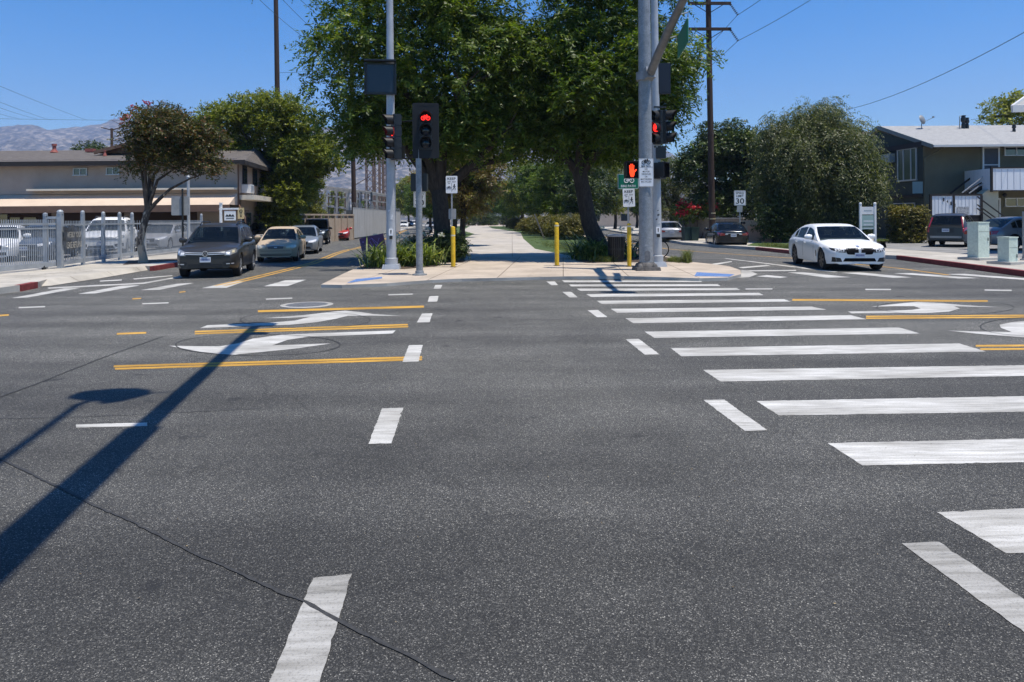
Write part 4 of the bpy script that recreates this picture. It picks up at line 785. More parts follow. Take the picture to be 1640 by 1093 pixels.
def signal(root, M, sects, plate=None, r=0.15, vis=0.27, icon=None):
    """sects: list of materials top to bottom; M's origin is the middle of the head's front"""
    n = len(sects); h = 0.355
    mb = MB(); mb.M = M
    for k in range(n):
        y = (n - 1) * h / 2 - k * h
        mb.box((0, y, -0.12), (0.345, h - .008, 0.22)); mb.box((0, y, -.245), (.28, h - .07, .04))
        for sx in (-.18, .18): mb.box((sx, y + .12, -.06), (.03, .03, .05)); mb.box((sx, y - .12, -.06), (.03, .03, .05))
    mb.build('housing', BLACK, root)
    if plate:
        mb = MB(); mb.M = M; W2, H2 = plate; mb.plate(W2, H2, .004, .05, z=-.06)
        for k in range(3): mb.plate(W2 * .2, .012, .003, .004, c=((k - 1) * W2 * .25, H2 / 2 - .06), z=-.053)
        for sx in (-1, 1):
            for k in range(9): mb.plate(.012, .05, .003, .004, c=(sx * (W2 / 2 - .05), H2 / 2 - .2 - k * (H2 - .4) / 8), z=-.053)
        mb.build('backplate', VISOR, root)
    for k, m in enumerate(sects):
        y = (n - 1) * h / 2 - k * h
        mb = MB(); mb.M = M
        mb.add([(r * .97 * math.cos(a) * q, y + r * .97 * math.sin(a) * q, .004 + .035 * (1 - q * q)) for q in (1, .6, .05) for a in [2 * math.pi * j / 20 for j in range(20)]],
               [[i * 20 + j, i * 20 + (j + 1) % 20, (i + 1) * 20 + (j + 1) % 20, (i + 1) * 20 + j] for i in range(2) for j in range(20)] + [[40 + j for j in range(20)]])
        mb.build('lens', LENS_OFF if (icon and k == 0) else m, root, smooth=True)
        if icon and k == 0:
            mb = MB(); mb.M = M; glyph_bike(mb, 0, y - .02, .235, .055, .026); mb.build('bicycle_symbol', RED_ON, root)
        mb = MB(); mb.M = M; N = 22; vs = []
        for rr in (r + .012, r + .004):
            for z in (0, vis):
                for j in range(N + 1):
                    a = math.radians(-52 + 284 * j / N); zz = z if z == 0 else vis * (0.62 + .38 * max(0, math.sin(a)))
                    vs.append((rr * math.cos(a), y + rr * math.sin(a), zz))
        q = N + 1
        fs = [[j, j + 1, q + j + 1, q + j] for j in range(N)] + [[2 * q + j, 3 * q + j, 3 * q + j + 1, 2 * q + j + 1] for j in range(N)] + [[q + j, q + j + 1, 3 * q + j + 1, 3 * q + j] for j in range(N)]
        mb.add(vs, fs); mb.build('visor', VISOR, root, smooth=True)
def pole_thing(name, label, cat, base, top_z, r0, r1, m, foot=None, lean=(0, 0), z0=.08, n=18):
    root = thing(name, label, cat, (base.x, base.y, z0))
    mb = MB(); mb.tube([(base.x, base.y, z0), (base.x + lean[0] * .5, base.y + lean[1] * .5, (z0 + top_z) / 2), (base.x + lean[0], base.y + lean[1], top_z)], [r0, (r0 + r1) / 2, r1], n)
    mb.build('pole', m, root, smooth=True)
    if foot:
        mb = MB()
        if foot == 'square': mb.box((base.x, base.y, z0 + .07), (r0 * 3.4, r0 * 3.4, .16), .05, taper=.86); mb.lathe([(r0 * 1.25, .15), (r0 * 1.25, .34), (r0, .36)], n, c=(base.x, base.y, z0))
        else: mb.lathe([(r0 * 2.1, 0), (r0 * 2.1, .035), (r0 * 1.25, .05), (r0 * 1.2, .12), (r0, .13)], n, c=(base.x, base.y, z0))
        mb.build('pole_base', m, root, smooth=True)
    return root
def push_button(root, p):
    M = face_frame(p, 0.1); mb = MB(); mb.M = M; mb.plate(.13, .22, .01, .015); mb.build('button_sign', SIGN_W, root)
    mb = MB(); mb.M = M; mb.box((0, -.17, .02), (.09, .1, .06)); mb.lathe([(.028, .05), (.028, .065), (0, .065)], 12, c=(0, -.17, 0)); mb.build('button', SIGN_K, root); mb = MB(); mb.M = M; mb.poly([(-.02, .03), (.02, .03), (.012, -.05), (-.012, -.05)], .004); mb.disc((0, .048, .0045), .022, 10); mb.build('button_symbol', SIGN_K, root)

# thin pale pole with the four-section head and the blank-out sign (left)
b = G(627, 431, .08); d = b.y
A = pole_thing('signal_pole', 'tall thin grey pole carrying a square black sign over a four lamp signal', 'traffic signal', b, 11.5, .165, .085, PALE_STEEL, 'square', lean=(0.02, 0))
def on(root_x, v, dist): return AT(root_x, v, dist).z
z_sig = on(630, 222, d); M = face_frame((b.x + .12, b.y - .38, z_sig), -1.12)
signal(A, M, [LENS_OFF, RED_ON, LENS_OFF, LENS_OFF], vis=.32)
mb = MB(); mb.M = face_frame((b.x + .12, b.y + .02, z_sig - .45), -.2); mb.box((.12, 0, .05), (.4, .42, .3)); mb.build('rear_housing', BLACK, A)
for dz_, x_, y_, r_ in ((.55, .3, .3, .03), (-.6, .3, .3, .03), (.5, 1.05, .5, .022), (-.66, 1.05, .5, .022)): MB().tube([(b.x, b.y, z_sig + dz_), (b.x + x_, b.y - y_, z_sig + dz_ + .01)], r_).build('bracket', BLACK, A)
z1 = on(612, 128.5, d); M = face_frame((b.x - .26, b.y - .24, z1), .12)
mb = MB(); mb.M = M; mb.box((0, 0, -.06), (.92, .98, .12)); mb.box((0, .54, .08), (.98, .05, .3)); mb.box((-.48, 0, .02), (.03, 1.0, .12)); mb.box((.48, 0, .02), (.03, 1.0, .12)); mb.build('sign_case', BLACK, A)
mb = MB(); mb.M = M; mb.plate(.8, .86, .01, .01, z=.012); mb.build('sign_face', mat('dark_sign_face', (.016, .021, .032), .25), A)
push_button(A, (b.x + .02, b.y - .17, on(627, 372, d)))
mb = MB(); mb.tube([(b.x, b.y, 11.0), (b.x - .6, b.y, 11.5), (b.x - 2.0, b.y, 11.6)], .05); mb.lathe([(0, -2.75), (.12, -2.7), (.16, -2.3), (.06, -2.0), (0, -1.98)], 10, axis='X', c=(b.x, b.y, 11.6)); mb.build('luminaire', PALE_STEEL, A, smooth=True)
def sticker(root, b, r, u, v, w, h, m, rz=0.0, tilt=0.0):
    z = AT(u, v, b.y).z; mb = MB(); N_ = 6; w_ = w / r; vs = []
    for i in range(N_ + 1):
        a = -math.pi / 2 + rz + w_ * (i / N_ - .5); vs += [(b.x + (r + .003) * math.cos(a), b.y + (r + .003) * math.sin(a), z - h / 2 + tilt * i / N_), (b.x + (r + .003) * math.cos(a), b.y + (r + .003) * math.sin(a), z + h / 2 + tilt * i / N_)]
    mb.add(vs, [[2 * i, 2 * i + 2, 2 * i + 3, 2 * i + 1] for i in range(N_)]); mb.build('sticker', m, root)
SCUFF = noisy('faded_sticker', [(.35, (.30, .33, .36)), (.6, (.62, .64, .66))], 22, .7)
sticker(A, b, .158, 626, 348, .09, .16, SCUFF, .3); sticker(A, b, .158, 627, 338, .06, .07, SCUFF, -.2, .02)
# bike signal
b = G(672, 441, .08); d = b.y
B = pole_thing('bike_signal', 'grey post with large louvred black signal showing a red bicycle', 'traffic signal', b, on(672, 240, d), .098, .082, GALV, 'flange')
z_sig = on(686, 210, d); signal(B, face_frame((b.x + .22, b.y - .12, z_sig), .10), [RED_ON, LENS_OFF, LENS_OFF], plate=(.74, 1.55), icon=True, r=.16, vis=.25)
mb = MB(); mb.box((b.x + .02, b.y + .05, z_sig - .05), (.2, .16, 1.3)); mb.build('mount', BLACK, B)
zz = on(668, 292, d); mb = MB(); mb.box((b.x - .02, b.y + .3, zz), (.46, .3, .5)); mb.build('rear_pedestrian_head', BLACK, B)
# big galvanised pole with mast arm
b = G(1035, 433, .08); d = b.y
C = pole_thing('mast_arm_pole', 'thick galvanised steel pole with mast arm and white bike path rules sign', 'signal pole', b, 11.0, .215, .165, GALV, None)
mb = MB()
for k in range(4):
    a = math.pi / 4 + k * math.pi / 2; mb.lathe([(.09, .0), (.085, .14), (.05, .2), (0, .21)], 10, c=(b.x + .30 * math.cos(a), b.y + .30 * math.sin(a), .08))
mb.box((b.x, b.y, .13), (.72, .72, .1), .05, taper=.95); mb.lathe([(.30, .08), (.27, .2), (.23, .24)], 18, c=(b.x, b.y, .08)); mb.build('pole_base', noisy('weathered_steel', [(.3, (.05, .045, .04)), (.7, (.15, .14, .13))], 6, .7), C, smooth=True)
mb = MB(); M = face_frame((b.x, b.y - .205, on(1035, 410, d)), .05); mb.M = M; mb.plate(.16, .32, .02, .075, z=.008); mb.build('hand_hole_cover', IRON, C)
mb = MB(); mb.M = face_frame((b.x, b.y - .205, on(1035, 393, d)), .05); mb.plate(.16, .05, .01, .015, z=.004); mb.build('pole_tag', SIGN_BACK, C)
# arm towards the camera, rising
e0 = Vector((b.x + .12, b.y - .12, on(1035, 123, d))); pd = Vector((.02, -1, 0)).normalized()
ah = lambda s: e0 + pd * s + Vector((0, 0, .33 * s - .0155 * s * s))
mb = MB(); mb.tube([ah(s) for s in (0, 1.2, 2.5, 4, 5.4, 6.6)], [.128, .122, .113, .10, .085, .07], 16); mb.build('mast_arm', noisy('arm_steel', [(.3, (.13, .135, .14)), (.7, (.21, .215, .22))], 4, .55, metal=.2), C, smooth=True)
mb = MB(); mb.lathe([(.0, -.12), (.255, -.12), (.26, .12), (0, .12)], 18, c=(b.x, b.y, e0.z)); mb.beam((b.x + .02, b.y - .1, e0.z), tuple(ah(.22)), .3, .32); mb.build('arm_collar', GALV, C)
for s, hd in ((6.4, 3),): signal(C, face_frame(ah(s) + Vector((-.1, 0, -.42)), -1.5), [RED_ON, LENS_OFF, LENS_OFF])
# rules sign on the pole
zs = on(1033, 277.5, d); M = face_frame((b.x - .02, b.y - .225, zs), .02)
mb = MB(); mb.M = M; mb.plate(.44, .84, .004, .03); sp = mb.build('rules_sign', SIGN_W, C)
mb = MB(); mb.M = M; glyph_bike(mb, 0, .30, .25, .003, .022)
mb.poly([(-.2, .155), (.2, .155), (.2, .163), (-.2, .163)], .003)
for w_, h_, t_ in ((.415, .815, .008),):
    for x0, y0, ww, hh in ((0, h_ / 2, w_, t_), (0, -h_ / 2, w_, t_), (-w_ / 2, 0, t_, h_), (w_ / 2, 0, t_, h_)): mb.poly([(x0 - ww / 2, y0 - hh / 2), (x0 + ww / 2, y0 - hh / 2), (x0 + ww / 2, y0 + hh / 2), (x0 - ww / 2, y0 + hh / 2)], .003)
mb.build('bicycle_symbol', SIGN_K, sp)
lettering([('BIKE PATH', 0, .19, .28, .042), ('NO', 0, .105, .085, .045), ('MOTOR', 0, .03, .20, .045), ('VEHICLES', 0, -.045, .28, .045), ('OR', 0, -.12, .08, .045), ('MOTORIZED', 0, -.195, .33, .045), ('BICYCLES', 0, -.27, .30, .045)], M, SIGN_K, sp)
# street-name sign hung from the arm
q = ah(2.7); M = face_frame(q + Vector((.30, 0, -.36)), 1.47)
ns = thing('street_name_sign', 'green street name sign seen edge on under the mast arm', 'street sign', q + Vector((.28, 0, -.5)))
mb = MB(); mb.M = M; mb.plate(1.9, .6, .03, .04, z=.015); mb.build('panel', SIGN_G, ns)
mb = MB(); mb.M = M
for y in (.285, -.285): mb.box((0, y, .004), (1.86, .02, .034))
for x in (-.93, .93): mb.box((x, 0, .004), (.02, .56, .034))
mb.build('border', SIGN_W, ns)
mb = MB()
for s in (2.1, 3.3): p = ah(s); mb.tube([(p.x + .05, p.y, p.z - .05), (p.x + .28, p.y, p.z + .02), (p.x + .28, p.y, p.z - .1)], .018)
mb.build('hanger', GALV, ns)
# pale pole behind it with two signal heads, ped heads, button
b = G(1053, 427, .08); d = b.y
Dp = pole_thing('signal_pole', 'pale grey signal pole just behind the thick steel pole', 'traffic signal', b, 12.0, .15, .10, PALE_STEEL, 'square', lean=(-.05, 0))
zc = on(1062, 205, d); signal(Dp, face_frame((b.x + .30, b.y - .25, zc), 1.12), [LENS_OFF] * 3, vis=.30)
signal(Dp, face_frame((b.x - .06, b.y - .3, zc - .02), -1.0), [LENS_OFF, RED_ON, LENS_OFF], vis=.22)
mb = MB(); mb.M = face_frame((b.x + .2, b.y - .05, on(1058, 127, d)), -.18); mb.box((0, 0, 0), (.5, .98, .1)); mb.plate(.44, .9, .01, .01, z=.062); mb.build('sign_back', mat('dark_panel_back', (.012, .014, .022), .4), Dp)
for z_, d_ in ((zc + .65, (.4, .06, .05)), (zc - .62, (.4, .06, .05)), (zc - .82, (.3, .3, .34))): MB().box((b.x + .1, b.y - .1, z_), d_).build('bracket', BLACK, Dp)
def ped_head(root, M, hand):
    mb = MB(); mb.M = M; mb.box((0, 0, -.1), (.5, .5, .22)); mb.box((0, .26, .06), (.5, .02, .22)); mb.box((-.25, .03, .05), (.02, .44, .18)); mb.box((.25, .03, .05), (.02, .44, .18)); mb.build('housing', BLACK, root)
    mb = MB(); mb.M = M; mb.plate(.44, .42, .008, .02, z=.015); mb.build('lens', BLACK_D, root)
    if hand:
        mb = MB(); mb.M = M @ Matrix.Translation((-.07, .0, 0)) @ Matrix.Scale(1.22, 4); z = .022; k = 1.0
        mb.poly([(-.055, -.05), (-.04, -.13), (-.02, -.17), (.05, -.17), (.07, -.12), (.075, -.04), (.06, .02), (-.05, .02)], z)
        for x, t, a in ((-.042, .11, .10), (-.014, .145, .03), (.016, .145, -.03), (.046, .115, -.1)):
            c_, s_ = math.cos(a), math.sin(a); w2 = .012
            mb.poly([(x + u * c_ - v * s_, .015 + u * s_ + v * c_) for u, v in ((-w2, 0), (w2, 0), (w2, t - .01), (w2 * .4, t), (-w2 * .4, t), (-w2, t - .01))], z + .001)
        mb.poly([(.062, -.08), (.085, -.05), (.135, .005), (.128, .025), (.11, .022), (.07, -.01)], z + .002)
        mb.build('hand_symbol', HAND_ON, root)
ped_head(Dp, face_frame((b.x - .90, b.y - .95, on(1010, 276, d)), .12), True)
mb = MB(); mb.tube([(b.x, b.y, on(1010, 276, d) + .1), (b.x - .90, b.y - .75, on(1010, 276, d) + .1)], .03); mb.build('arm', BLACK, Dp); MB().tube([(b.x, b.y, on(1010, 276, d) - .12), (b.x - .90, b.y - .75, on(1010, 276, d) - .12)], .03).build('arm', BLACK, Dp)
ped_head(Dp, face_frame((b.x + .12, b.y - .32, on(1053, 275, d)), 1.0), False)
push_button(Dp, (b.x, b.y - .16, on(1053, 369, d)))
for v_, w_, rz_ in ((345, .07, .1), (352, .05, -.3), (357, .08, .3), (338, .04, .0)): sticker(Dp, b, .147, 1053, v_, w_, w_ * .8, mat('dark_sticker', (.05, .055, .06), .6) if v_ != 357 else SCUFF, rz_, .02)
# pole out of frame on the near corner; its arm throws the long shadow across the lower left of the road
def shadow_pt(u, v, z):  # the point at height z whose shadow falls on that spot of the road
    g = G(u, v); return g + to_sun * (z / to_sun.z)
p0, p1 = shadow_pt(0, 893, 6.0), shadow_pt(412, 520, 6.9); dr = (p1 - p0); dr2 = dr.normalized()
N = thing('mast_arm_pole', 'near corner steel pole out of view whose long shadow crosses the road', 'signal pole', (*(p0 - dr2 * 7.5).xy, 0))
pb = p0 - dr2 * 7.5
mb = MB(); mb.tube([(pb.x, pb.y, 0), (pb.x, pb.y, 9.5)], [.22, .15], 16); mb.build('pole', GALV, N, smooth=True)
q = shadow_pt(236, 684, 6.25); f = (q - p0).length
mb = MB(); mb.tube([pb + Vector((0, 0, 5.4 - pb.z)), p0, p0 + dr2 * f], [.17, .145, .135], 16); mb.tube([p0 + dr2 * (f - .05), p1], [.10, .075], 14); mb.build('mast_arm', GALV, N, smooth=True)
signal(N, face_frame(p1 + Vector((-.1, 0, -.1)), -1.45), [RED_ON, LENS_OFF, LENS_OFF])
mb = MB(); mb.box(tuple(p1 - dr2 * .9 + Vector((.1, 0, -.1))), (.25, .2, .5)); mb.build('camera_box', BLACK, N)
l0, l1, l2 = shadow_pt(-60, 782, 8.6), shadow_pt(125, 648, 9.0), shadow_pt(178, 632, 9.0)
mb = MB(); mb.tube([(pb.x, pb.y, 9.3), l0 - (l1 - l0) * .7, l0, l1, l1.lerp(l2, .6)], .045); mb.build('luminaire_arm', GALV, N, smooth=True)
mb = MB(); e = Vector((1, .0, 0)); mb.M = Matrix.Translation(l2); mb.lathe([(0, -.38), (.15, -.33), (.25, -.1), (.26, .12), (.17, .3), (0, .38)], 18, axis='X'); mb.box((.12, -.2, .0), (.22, .24, .14), .7); mb.build('luminaire', PALE_STEEL, N, smooth=True)
mb = MB(); mb.tube([l2, shadow_pt(275, 628, 9.0)], .014); mb.build('bracket', GALV, N)

# bollards
def bollard(u, v, vt, label, r=.072):
    b = G(u, v, .08); root = thing('bollard', label, 'bollard', (b.x, b.y, .08), 0, 'yellow bollards guarding the path'); h = AT(u, vt, b.y).z
    mb = MB(); mb.lathe([(r, .08), (r, h - .06), (r * .9, h - .02), (r * .5, h), (0, h + .005)], 18, c=(b.x, b.y, 0)); mb.build('post', YELLOW, root, smooth=True)
    zb = h - .32 if vt > 358 else h - .12
    mb = MB(); mb.lathe([(r + .003, zb), (r + .003, zb + .05)], 18, c=(b.x, b.y, 0)); mb.build('reflective_band', mat('reflective_band', (.62, .58, .42), .4), root, smooth=True)
    mb = MB(); mb.lathe([(r + .05, .08), (r + .03, .095), (r, .1)], 18, c=(b.x, b.y, 0)); mb.build('footing', SOIL, root)
bollard(726, 428, 363, 'yellow bollard beside the drain grate left of the bike path'); bollard(892, 426, 357, 'yellow bollard standing clear on the right edge of the path'); bollard(1008, 427.5, 358, 'yellow bollard between trash can and thick steel pole', .068)
b = G(716, 424.3, .08); mb = MB(); mb.box((b.x, b.y, .085), (.62, .5, .01))
gr = thing('drain_grate', 'slotted drain grate at the edge of the shrub bed', 'drain grate', (b.x, b.y, .08))
mb.build('pit', BLACK_D, gr); mb = MB()
for k in range(8): mb.box((b.x - .28 + k * .08, b.y, .096), (.035, .5, .012), .35)
mb.build('bars', IRON, gr)
# signs
def sign_post(root, b, h, m=SIGN_BACK, r=.026, z0=.08): mb = MB(); mb.box((b.x, b.y + .03, (z0 + h) / 2), (r * 2, r * 2, h - z0)); mb.build('post', m, root)
def keep_sign(root, M):
    mb = MB(); mb.M = M; mb.plate(.40, .60, .004, .03); s = mb.build('sign_panel', SIGN_W, root)
    lettering([('KEEP', 0, .205, .28, .085), ('LEFT', -.085, .095, .12, .045), ('RIGHT', .085, .095, .13, .045)], M, SIGN_K, s)
    mb = MB(); mb.M = M; glyph_bike(mb, -.095, -.11, .15, .003, .011); glyph_walker(mb, .09, -.09, .23, .003); mb.poly([(-.005, -.25), (.005, -.25), (.005, .06), (-.005, .06)], .003)
    mb.poly([(-.12, .045), (-.05, .045), (-.05, .03), (-.12, .03)], .003); mb.build('symbols', SIGN_K, s)
b = G(724, 424, .08); b.y += .1; d = b.y
k1 = thing('path_sign', 'white KEEP LEFT RIGHT sign on a thin post by the left bollard', 'sign', (b.x, b.y, .08))
sign_post(k1, b, AT(722, 286, d).z); keep_sign(k1, face_frame((b.x, b.y - .01, AT(722, 296, d).z), .04))
mb = MB(); mb.M = face_frame((b.x + .01, b.y + .07, AT(722, 343, d).z), .04); mb.plate(.26, .36, .004, .03); mb.build('lower_panel', SIGN_BACK, k1)
b = G(1007, 425, .08); d = b.y
k2 = thing('path_sign', 'green BIKE PATH sign above a white KEEP sign, left of the thick steel pole', 'sign', (b.x, b.y, .08))
sign_post(k2, b, AT(1007, 278, d).z)
M = face_frame((b.x, b.y - .01, AT(1007, 291, d).z), .06); mb = MB(); mb.M = M; mb.plate(.70, .50, .004, .04); s = mb.build('green_panel', SIGN_G, k2)
mb = MB(); mb.M = M; glyph_bike(mb, .03, .03, .32, .004, .028)
for x0, y0, ww, hh in ((0, .238, .66, .01), (0, -.238, .66, .01), (-.338, 0, .01, .45), (.338, 0, .01, .45)): mb.poly([(x0 - ww / 2, y0 - hh / 2), (x0 + ww / 2, y0 - hh / 2), (x0 + ww / 2, y0 + hh / 2), (x0 - ww / 2, y0 + hh / 2)], .003)
mb.build('symbols', SIGN_W, s); lettering([('BIKE PATH', 0, -.15, .48, .075)], M, SIGN_W, s)
keep_sign(k2, face_frame((b.x + .02, b.y - .012, AT(1006, 317, d).z), .06, .03))
def speed_sign(u, v, d, label, h=.84, w=.66):
    p = AT(u, v, d); root = thing('speed_limit_sign', label, 'road sign', (p.x, p.y, .15)); sign_post(root, p, p.z + h / 2, z0=.1)
    M = face_frame((p.x, p.y - .01, p.z), .0); mb = MB(); mb.M = M; mb.plate(w, h, .004, .04); s = mb.build('sign_panel', SIGN_W, root)
    lettering([('SPEED', 0, h * .34, w * .72, h * .15), ('LIMIT', 0, h * .14, w * .66, h * .15), ('30', 0, -h * .2, w * .72, h * .36)], M, SIGN_K, s)
    mb = MB(); mb.M = M
    for x0, y0, ww, hh in ((0, h / 2 - .03, w - .06, .014), (0, -h / 2 + .03, w - .06, .014), (-w / 2 + .03, 0, .014, h - .06), (w / 2 - .03, 0, .014, h - .06)): mb.poly([(x0 - ww / 2, y0 - hh / 2), (x0 + ww / 2, y0 - hh / 2), (x0 + ww / 2, y0 + hh / 2), (x0 - ww / 2, y0 + hh / 2)], .003)
    mb.build('border', SIGN_K, s); return root, p
r_, p = speed_sign(1185, 317.5, 41, 'white SPEED LIMIT 30 sign behind the black sedan')
mb = MB(); mb.M = face_frame((p.x - .02, p.y - .012, p.z - .62), 0, -.05); mb.plate(.32, .36, .004, .03); mb.build('lower_panel', SIGN_BACK, r_)
speed_sign(672, 320, 36, 'white SPEED LIMIT 30 sign half hidden behind the bike signal post', .78, .6)
# stop-sign back, small signs on the left pavement
b = G(293, 409, .15); d = b.y; p = AT(288, 330, d)
s0 = thing('road_sign', 'grey back of a large sign on a dark post behind the bronze tree', 'road sign', (b.x, b.y, .15)); mb = MB(); mb.box((b.x, b.y, 1.6), (.06, .06, p.z * 2 - 1.7)); mb.build('post', BLACK, s0)
mb = MB(); mb.M = face_frame((p.x, b.y + .05, p.z), .25); mb.plate(.74, .84, .006, .04); mb.build('sign_panel', SIGN_BACK, s0)
p = AT(302, 345, 33); lp = pole_thing('light_pole', 'pale post rising behind the fence beside the grey sign back', 'lamp post', Vector((p.x, p.y, 0)), AT(302, 285, 33).z, .07, .06, PALE_STEEL, 'flange', z0=.15)
mb = MB(); zt = AT(302, 285, 33).z; mb.lathe([(.075, zt - .01), (.08, zt + .05), (.05, zt + .09), (0, zt + .1)], 12, c=(p.x, p.y, 0)); mb.build('cap', PALE_STEEL, lp, smooth=True)
p = AT(364, 350, 38); WHITE_W = noisy('white_painted_wood', [(.3, (.74, .74, .72)), (.7, (.84, .84, .82))], 3, .6)
rs = thing('hanging_sign', 'white post with a small panel hanging from its arm behind the grey suv', 'sign', (p.x - .3, p.y, .15)); mb = MB(); mb.box((p.x - .33, p.y, 1.35), (.11, .11, 2.4)); mb.box((p.x - .33, p.y, 2.58), (.15, .15, .05)); mb.box((p.x + .08, p.y, 2.28), (1.0, .07, .09)); mb.build('post', WHITE_W, rs)
mb = MB(); mb.M = face_frame((p.x + .15, p.y - .02, 1.92)); mb.plate(.6, .5, .02, .02); q2 = mb.build('panel', WHITE_W, rs)
mb = MB(); mb.M = face_frame((p.x + .15, p.y - .02, 1.92)); mb.poly([(-.24, -.05), (-.16, .08), (-.08, .0), (0, .1), (.08, .0), (.16, .08), (.24, -.05)], .004); mb.poly([(-.2, -.16), (.2, -.16), (.2, -.12), (-.2, -.12)], .004); mb.build('emblem', SIGN_K, q2)
p = AT(386, 342, 39); ys = thing('road_sign', 'small pale yellow road sign on a thin post right of the white hanging sign', 'road sign', (p.x, p.y, .15)); sign_post(ys, p, p.z + .3, z0=.15)
mb = MB(); mb.M = face_frame((p.x, p.y - .01, p.z), .1); mb.plate(.34, .6, .004, .03); s = mb.build('sign_panel', noisy('faded_yellow_sheeting', [(.3, (.55, .42, .2)), (.7, (.66, .52, .28))], 3, .6), ys)
mb = MB(); M = face_frame((p.x, p.y - .01, p.z), .1); mb.M = M; mb.ring((0, .12, .004), .07, .03, 16); mb.tube([(0, .06, .004), (0, -.2, .004)], .014); mb.poly([(-.06, -.12), (.06, -.12), (0, -.22)], .004); mb.build('symbol', SIGN_K, s)
# purple leaning yard sign
p = AT(598, 395, 26.5); M = face_frame((p.x, p.y, p.z), -.1, .22)
ps = thing('yard_sign', 'purple and red yard sign leaning over the plants by the left street', 'yard sign', (p.x + .15, p.y, .08))
m, nt, bb = new_mat('purple_sign_print'); vec = coords(nt); f_ = nt.nodes.new('ShaderNodeSeparateXYZ'); nt.links.new(vec, f_.inputs[0])
nt.links.new(ramp(nt, noise(nt, vec, 1.2, 1), [(.35, (.035, .02, .14)), (.65, (.16, .02, .05))]), bb.inputs[0]); bb.inputs['Roughness'].default_value = .4
mb = MB(); mb.M = M; mb.plate(.92, .78, .012, .01); s = mb.build('panel', m, ps)
mb = MB(); mb.M = M
for pts in ([(-.1, .25), (0, .32), (.2, .05), (.05, -.05)], [(.0, .3), (.12, .0), (.28, .25)], [(-.08, .2), (-.02, -.06), (.2, .05)]): mb.tube([(x, y, .003) for x, y in pts], .012, 5)
mb.disc((-.34, .24, .003), .03, 10); mb.poly([(-.38, -.26), (.3, -.26), (.3, -.23), (-.38, -.23)], .003); mb.build('print', mat('lilac_print', (.28, .16, .42), .5), s)
mb = MB(); mb.tube([(p.x - .1, p.y + .02, p.z - .3), (p.x + .0, p.y + .04, .05)], .008); mb.tube([(p.x + .25, p.y + .02, p.z - .3), (p.x + .33, p.y + .04, .05)], .008); mb.build('stakes', GALV, ps)
# trash can and the bicycle
b = G(987, 419, .08); tc = thing('trash_can', 'black slatted trash can with grey top left of a yellow bollard', 'trash can', (b.x, b.y, .08)); d = b.y; h = AT(987, 377, d).z
mb = MB()
for k in range(26): a = 2 * math.pi * k / 26; mb.beam((b.x + .27 * math.cos(a), b.y + .27 * math.sin(a), .14), (b.x + .31 * math.cos(a), b.y + .31 * math.sin(a), h - .05), .045, .012, up=(math.cos(a), math.sin(a), 0))
mb.lathe([(.28, .1), (.29, .1), (.29, .16), (.28, .16)], 26, c=(b.x, b.y, 0)); mb.lathe([(.30, .5), (.315, .5), (.315, .55), (.30, .55)], 26, c=(b.x, b.y, 0)); mb.build('slats', BLACK, tc)
mb = MB(); mb.lathe([(.24, .12), (.25, h - .06), (.24, h - .06)], 20, c=(b.x, b.y, 0)); mb.build('liner', BLACK_D, tc)
mb = MB(); mb.lathe([(.33, h - .05), (.34, h), (.26, h + .03), (.16, h + .03), (.16, h - .02)], 26, c=(b.x, b.y, 0)); mb.build('rim', mat('grey_plastic_rim', (.30, .31, .32), .5), tc, smooth=True)
b = G(1036, 414, .08); bk = thing('bicycle', 'dark bicycle standing behind the thick steel pole', 'bicycle', (b.x, b.y, .08), 0)
DK = mat('dark_bike_paint', (.02, .022, .026), .4)
w1, w2 = Vector((b.x - .52, b.y, .08 + .34)), Vector((b.x + .53, b.y + .1, .08 + .34))
for w_ in (w1, w2):
    mb = MB(); mb.tube([(w_.x + .33 * math.cos(2 * math.pi * j / 24), w_.y, w_.z + .33 * math.sin(2 * math.pi * j / 24)) for j in range(25)], .02, 6, caps=False); wh = mb.build('wheel', BLACK_D, bk)
    mb = MB(); [mb.tube([w_, (w_.x + .31 * math.cos(k * .524), w_.y, w_.z + .31 * math.sin(k * .524))], .003, 4) for k in range(12)]; mb.build('spokes', GALV, wh)
bb_, se, hd = w1.lerp(w2, .45) + Vector((0, 0, -.05)), w1.lerp(w2, .33) + Vector((0, 0, .5)), w1.lerp(w2, .80) + Vector((0, 0, .52))
mb = MB(); [mb.tube([p_, q_], .018, 7) for p_, q_ in ((w1, bb_), (w1, se), (se, bb_), (se, hd), (bb_, hd), (hd, w2), (hd, hd + Vector((-.03, 0, .16))))]; mb.build('frame', DK, bk)
mb = MB(); p_ = hd + Vector((-.03, 0, .16)); mb.tube([p_ + Vector((.1, -.28, .03)), p_, p_ + Vector((.1, .28, .03))], .016); mb.build('handlebar', DK, bk)
mb = MB(); mb.box(tuple(se + Vector((0, 0, .1))), (.26, .14, .06)); mb.tube([se, se + Vector((0, 0, .08))], .014); mb.build('saddle', BLACK_D, bk)
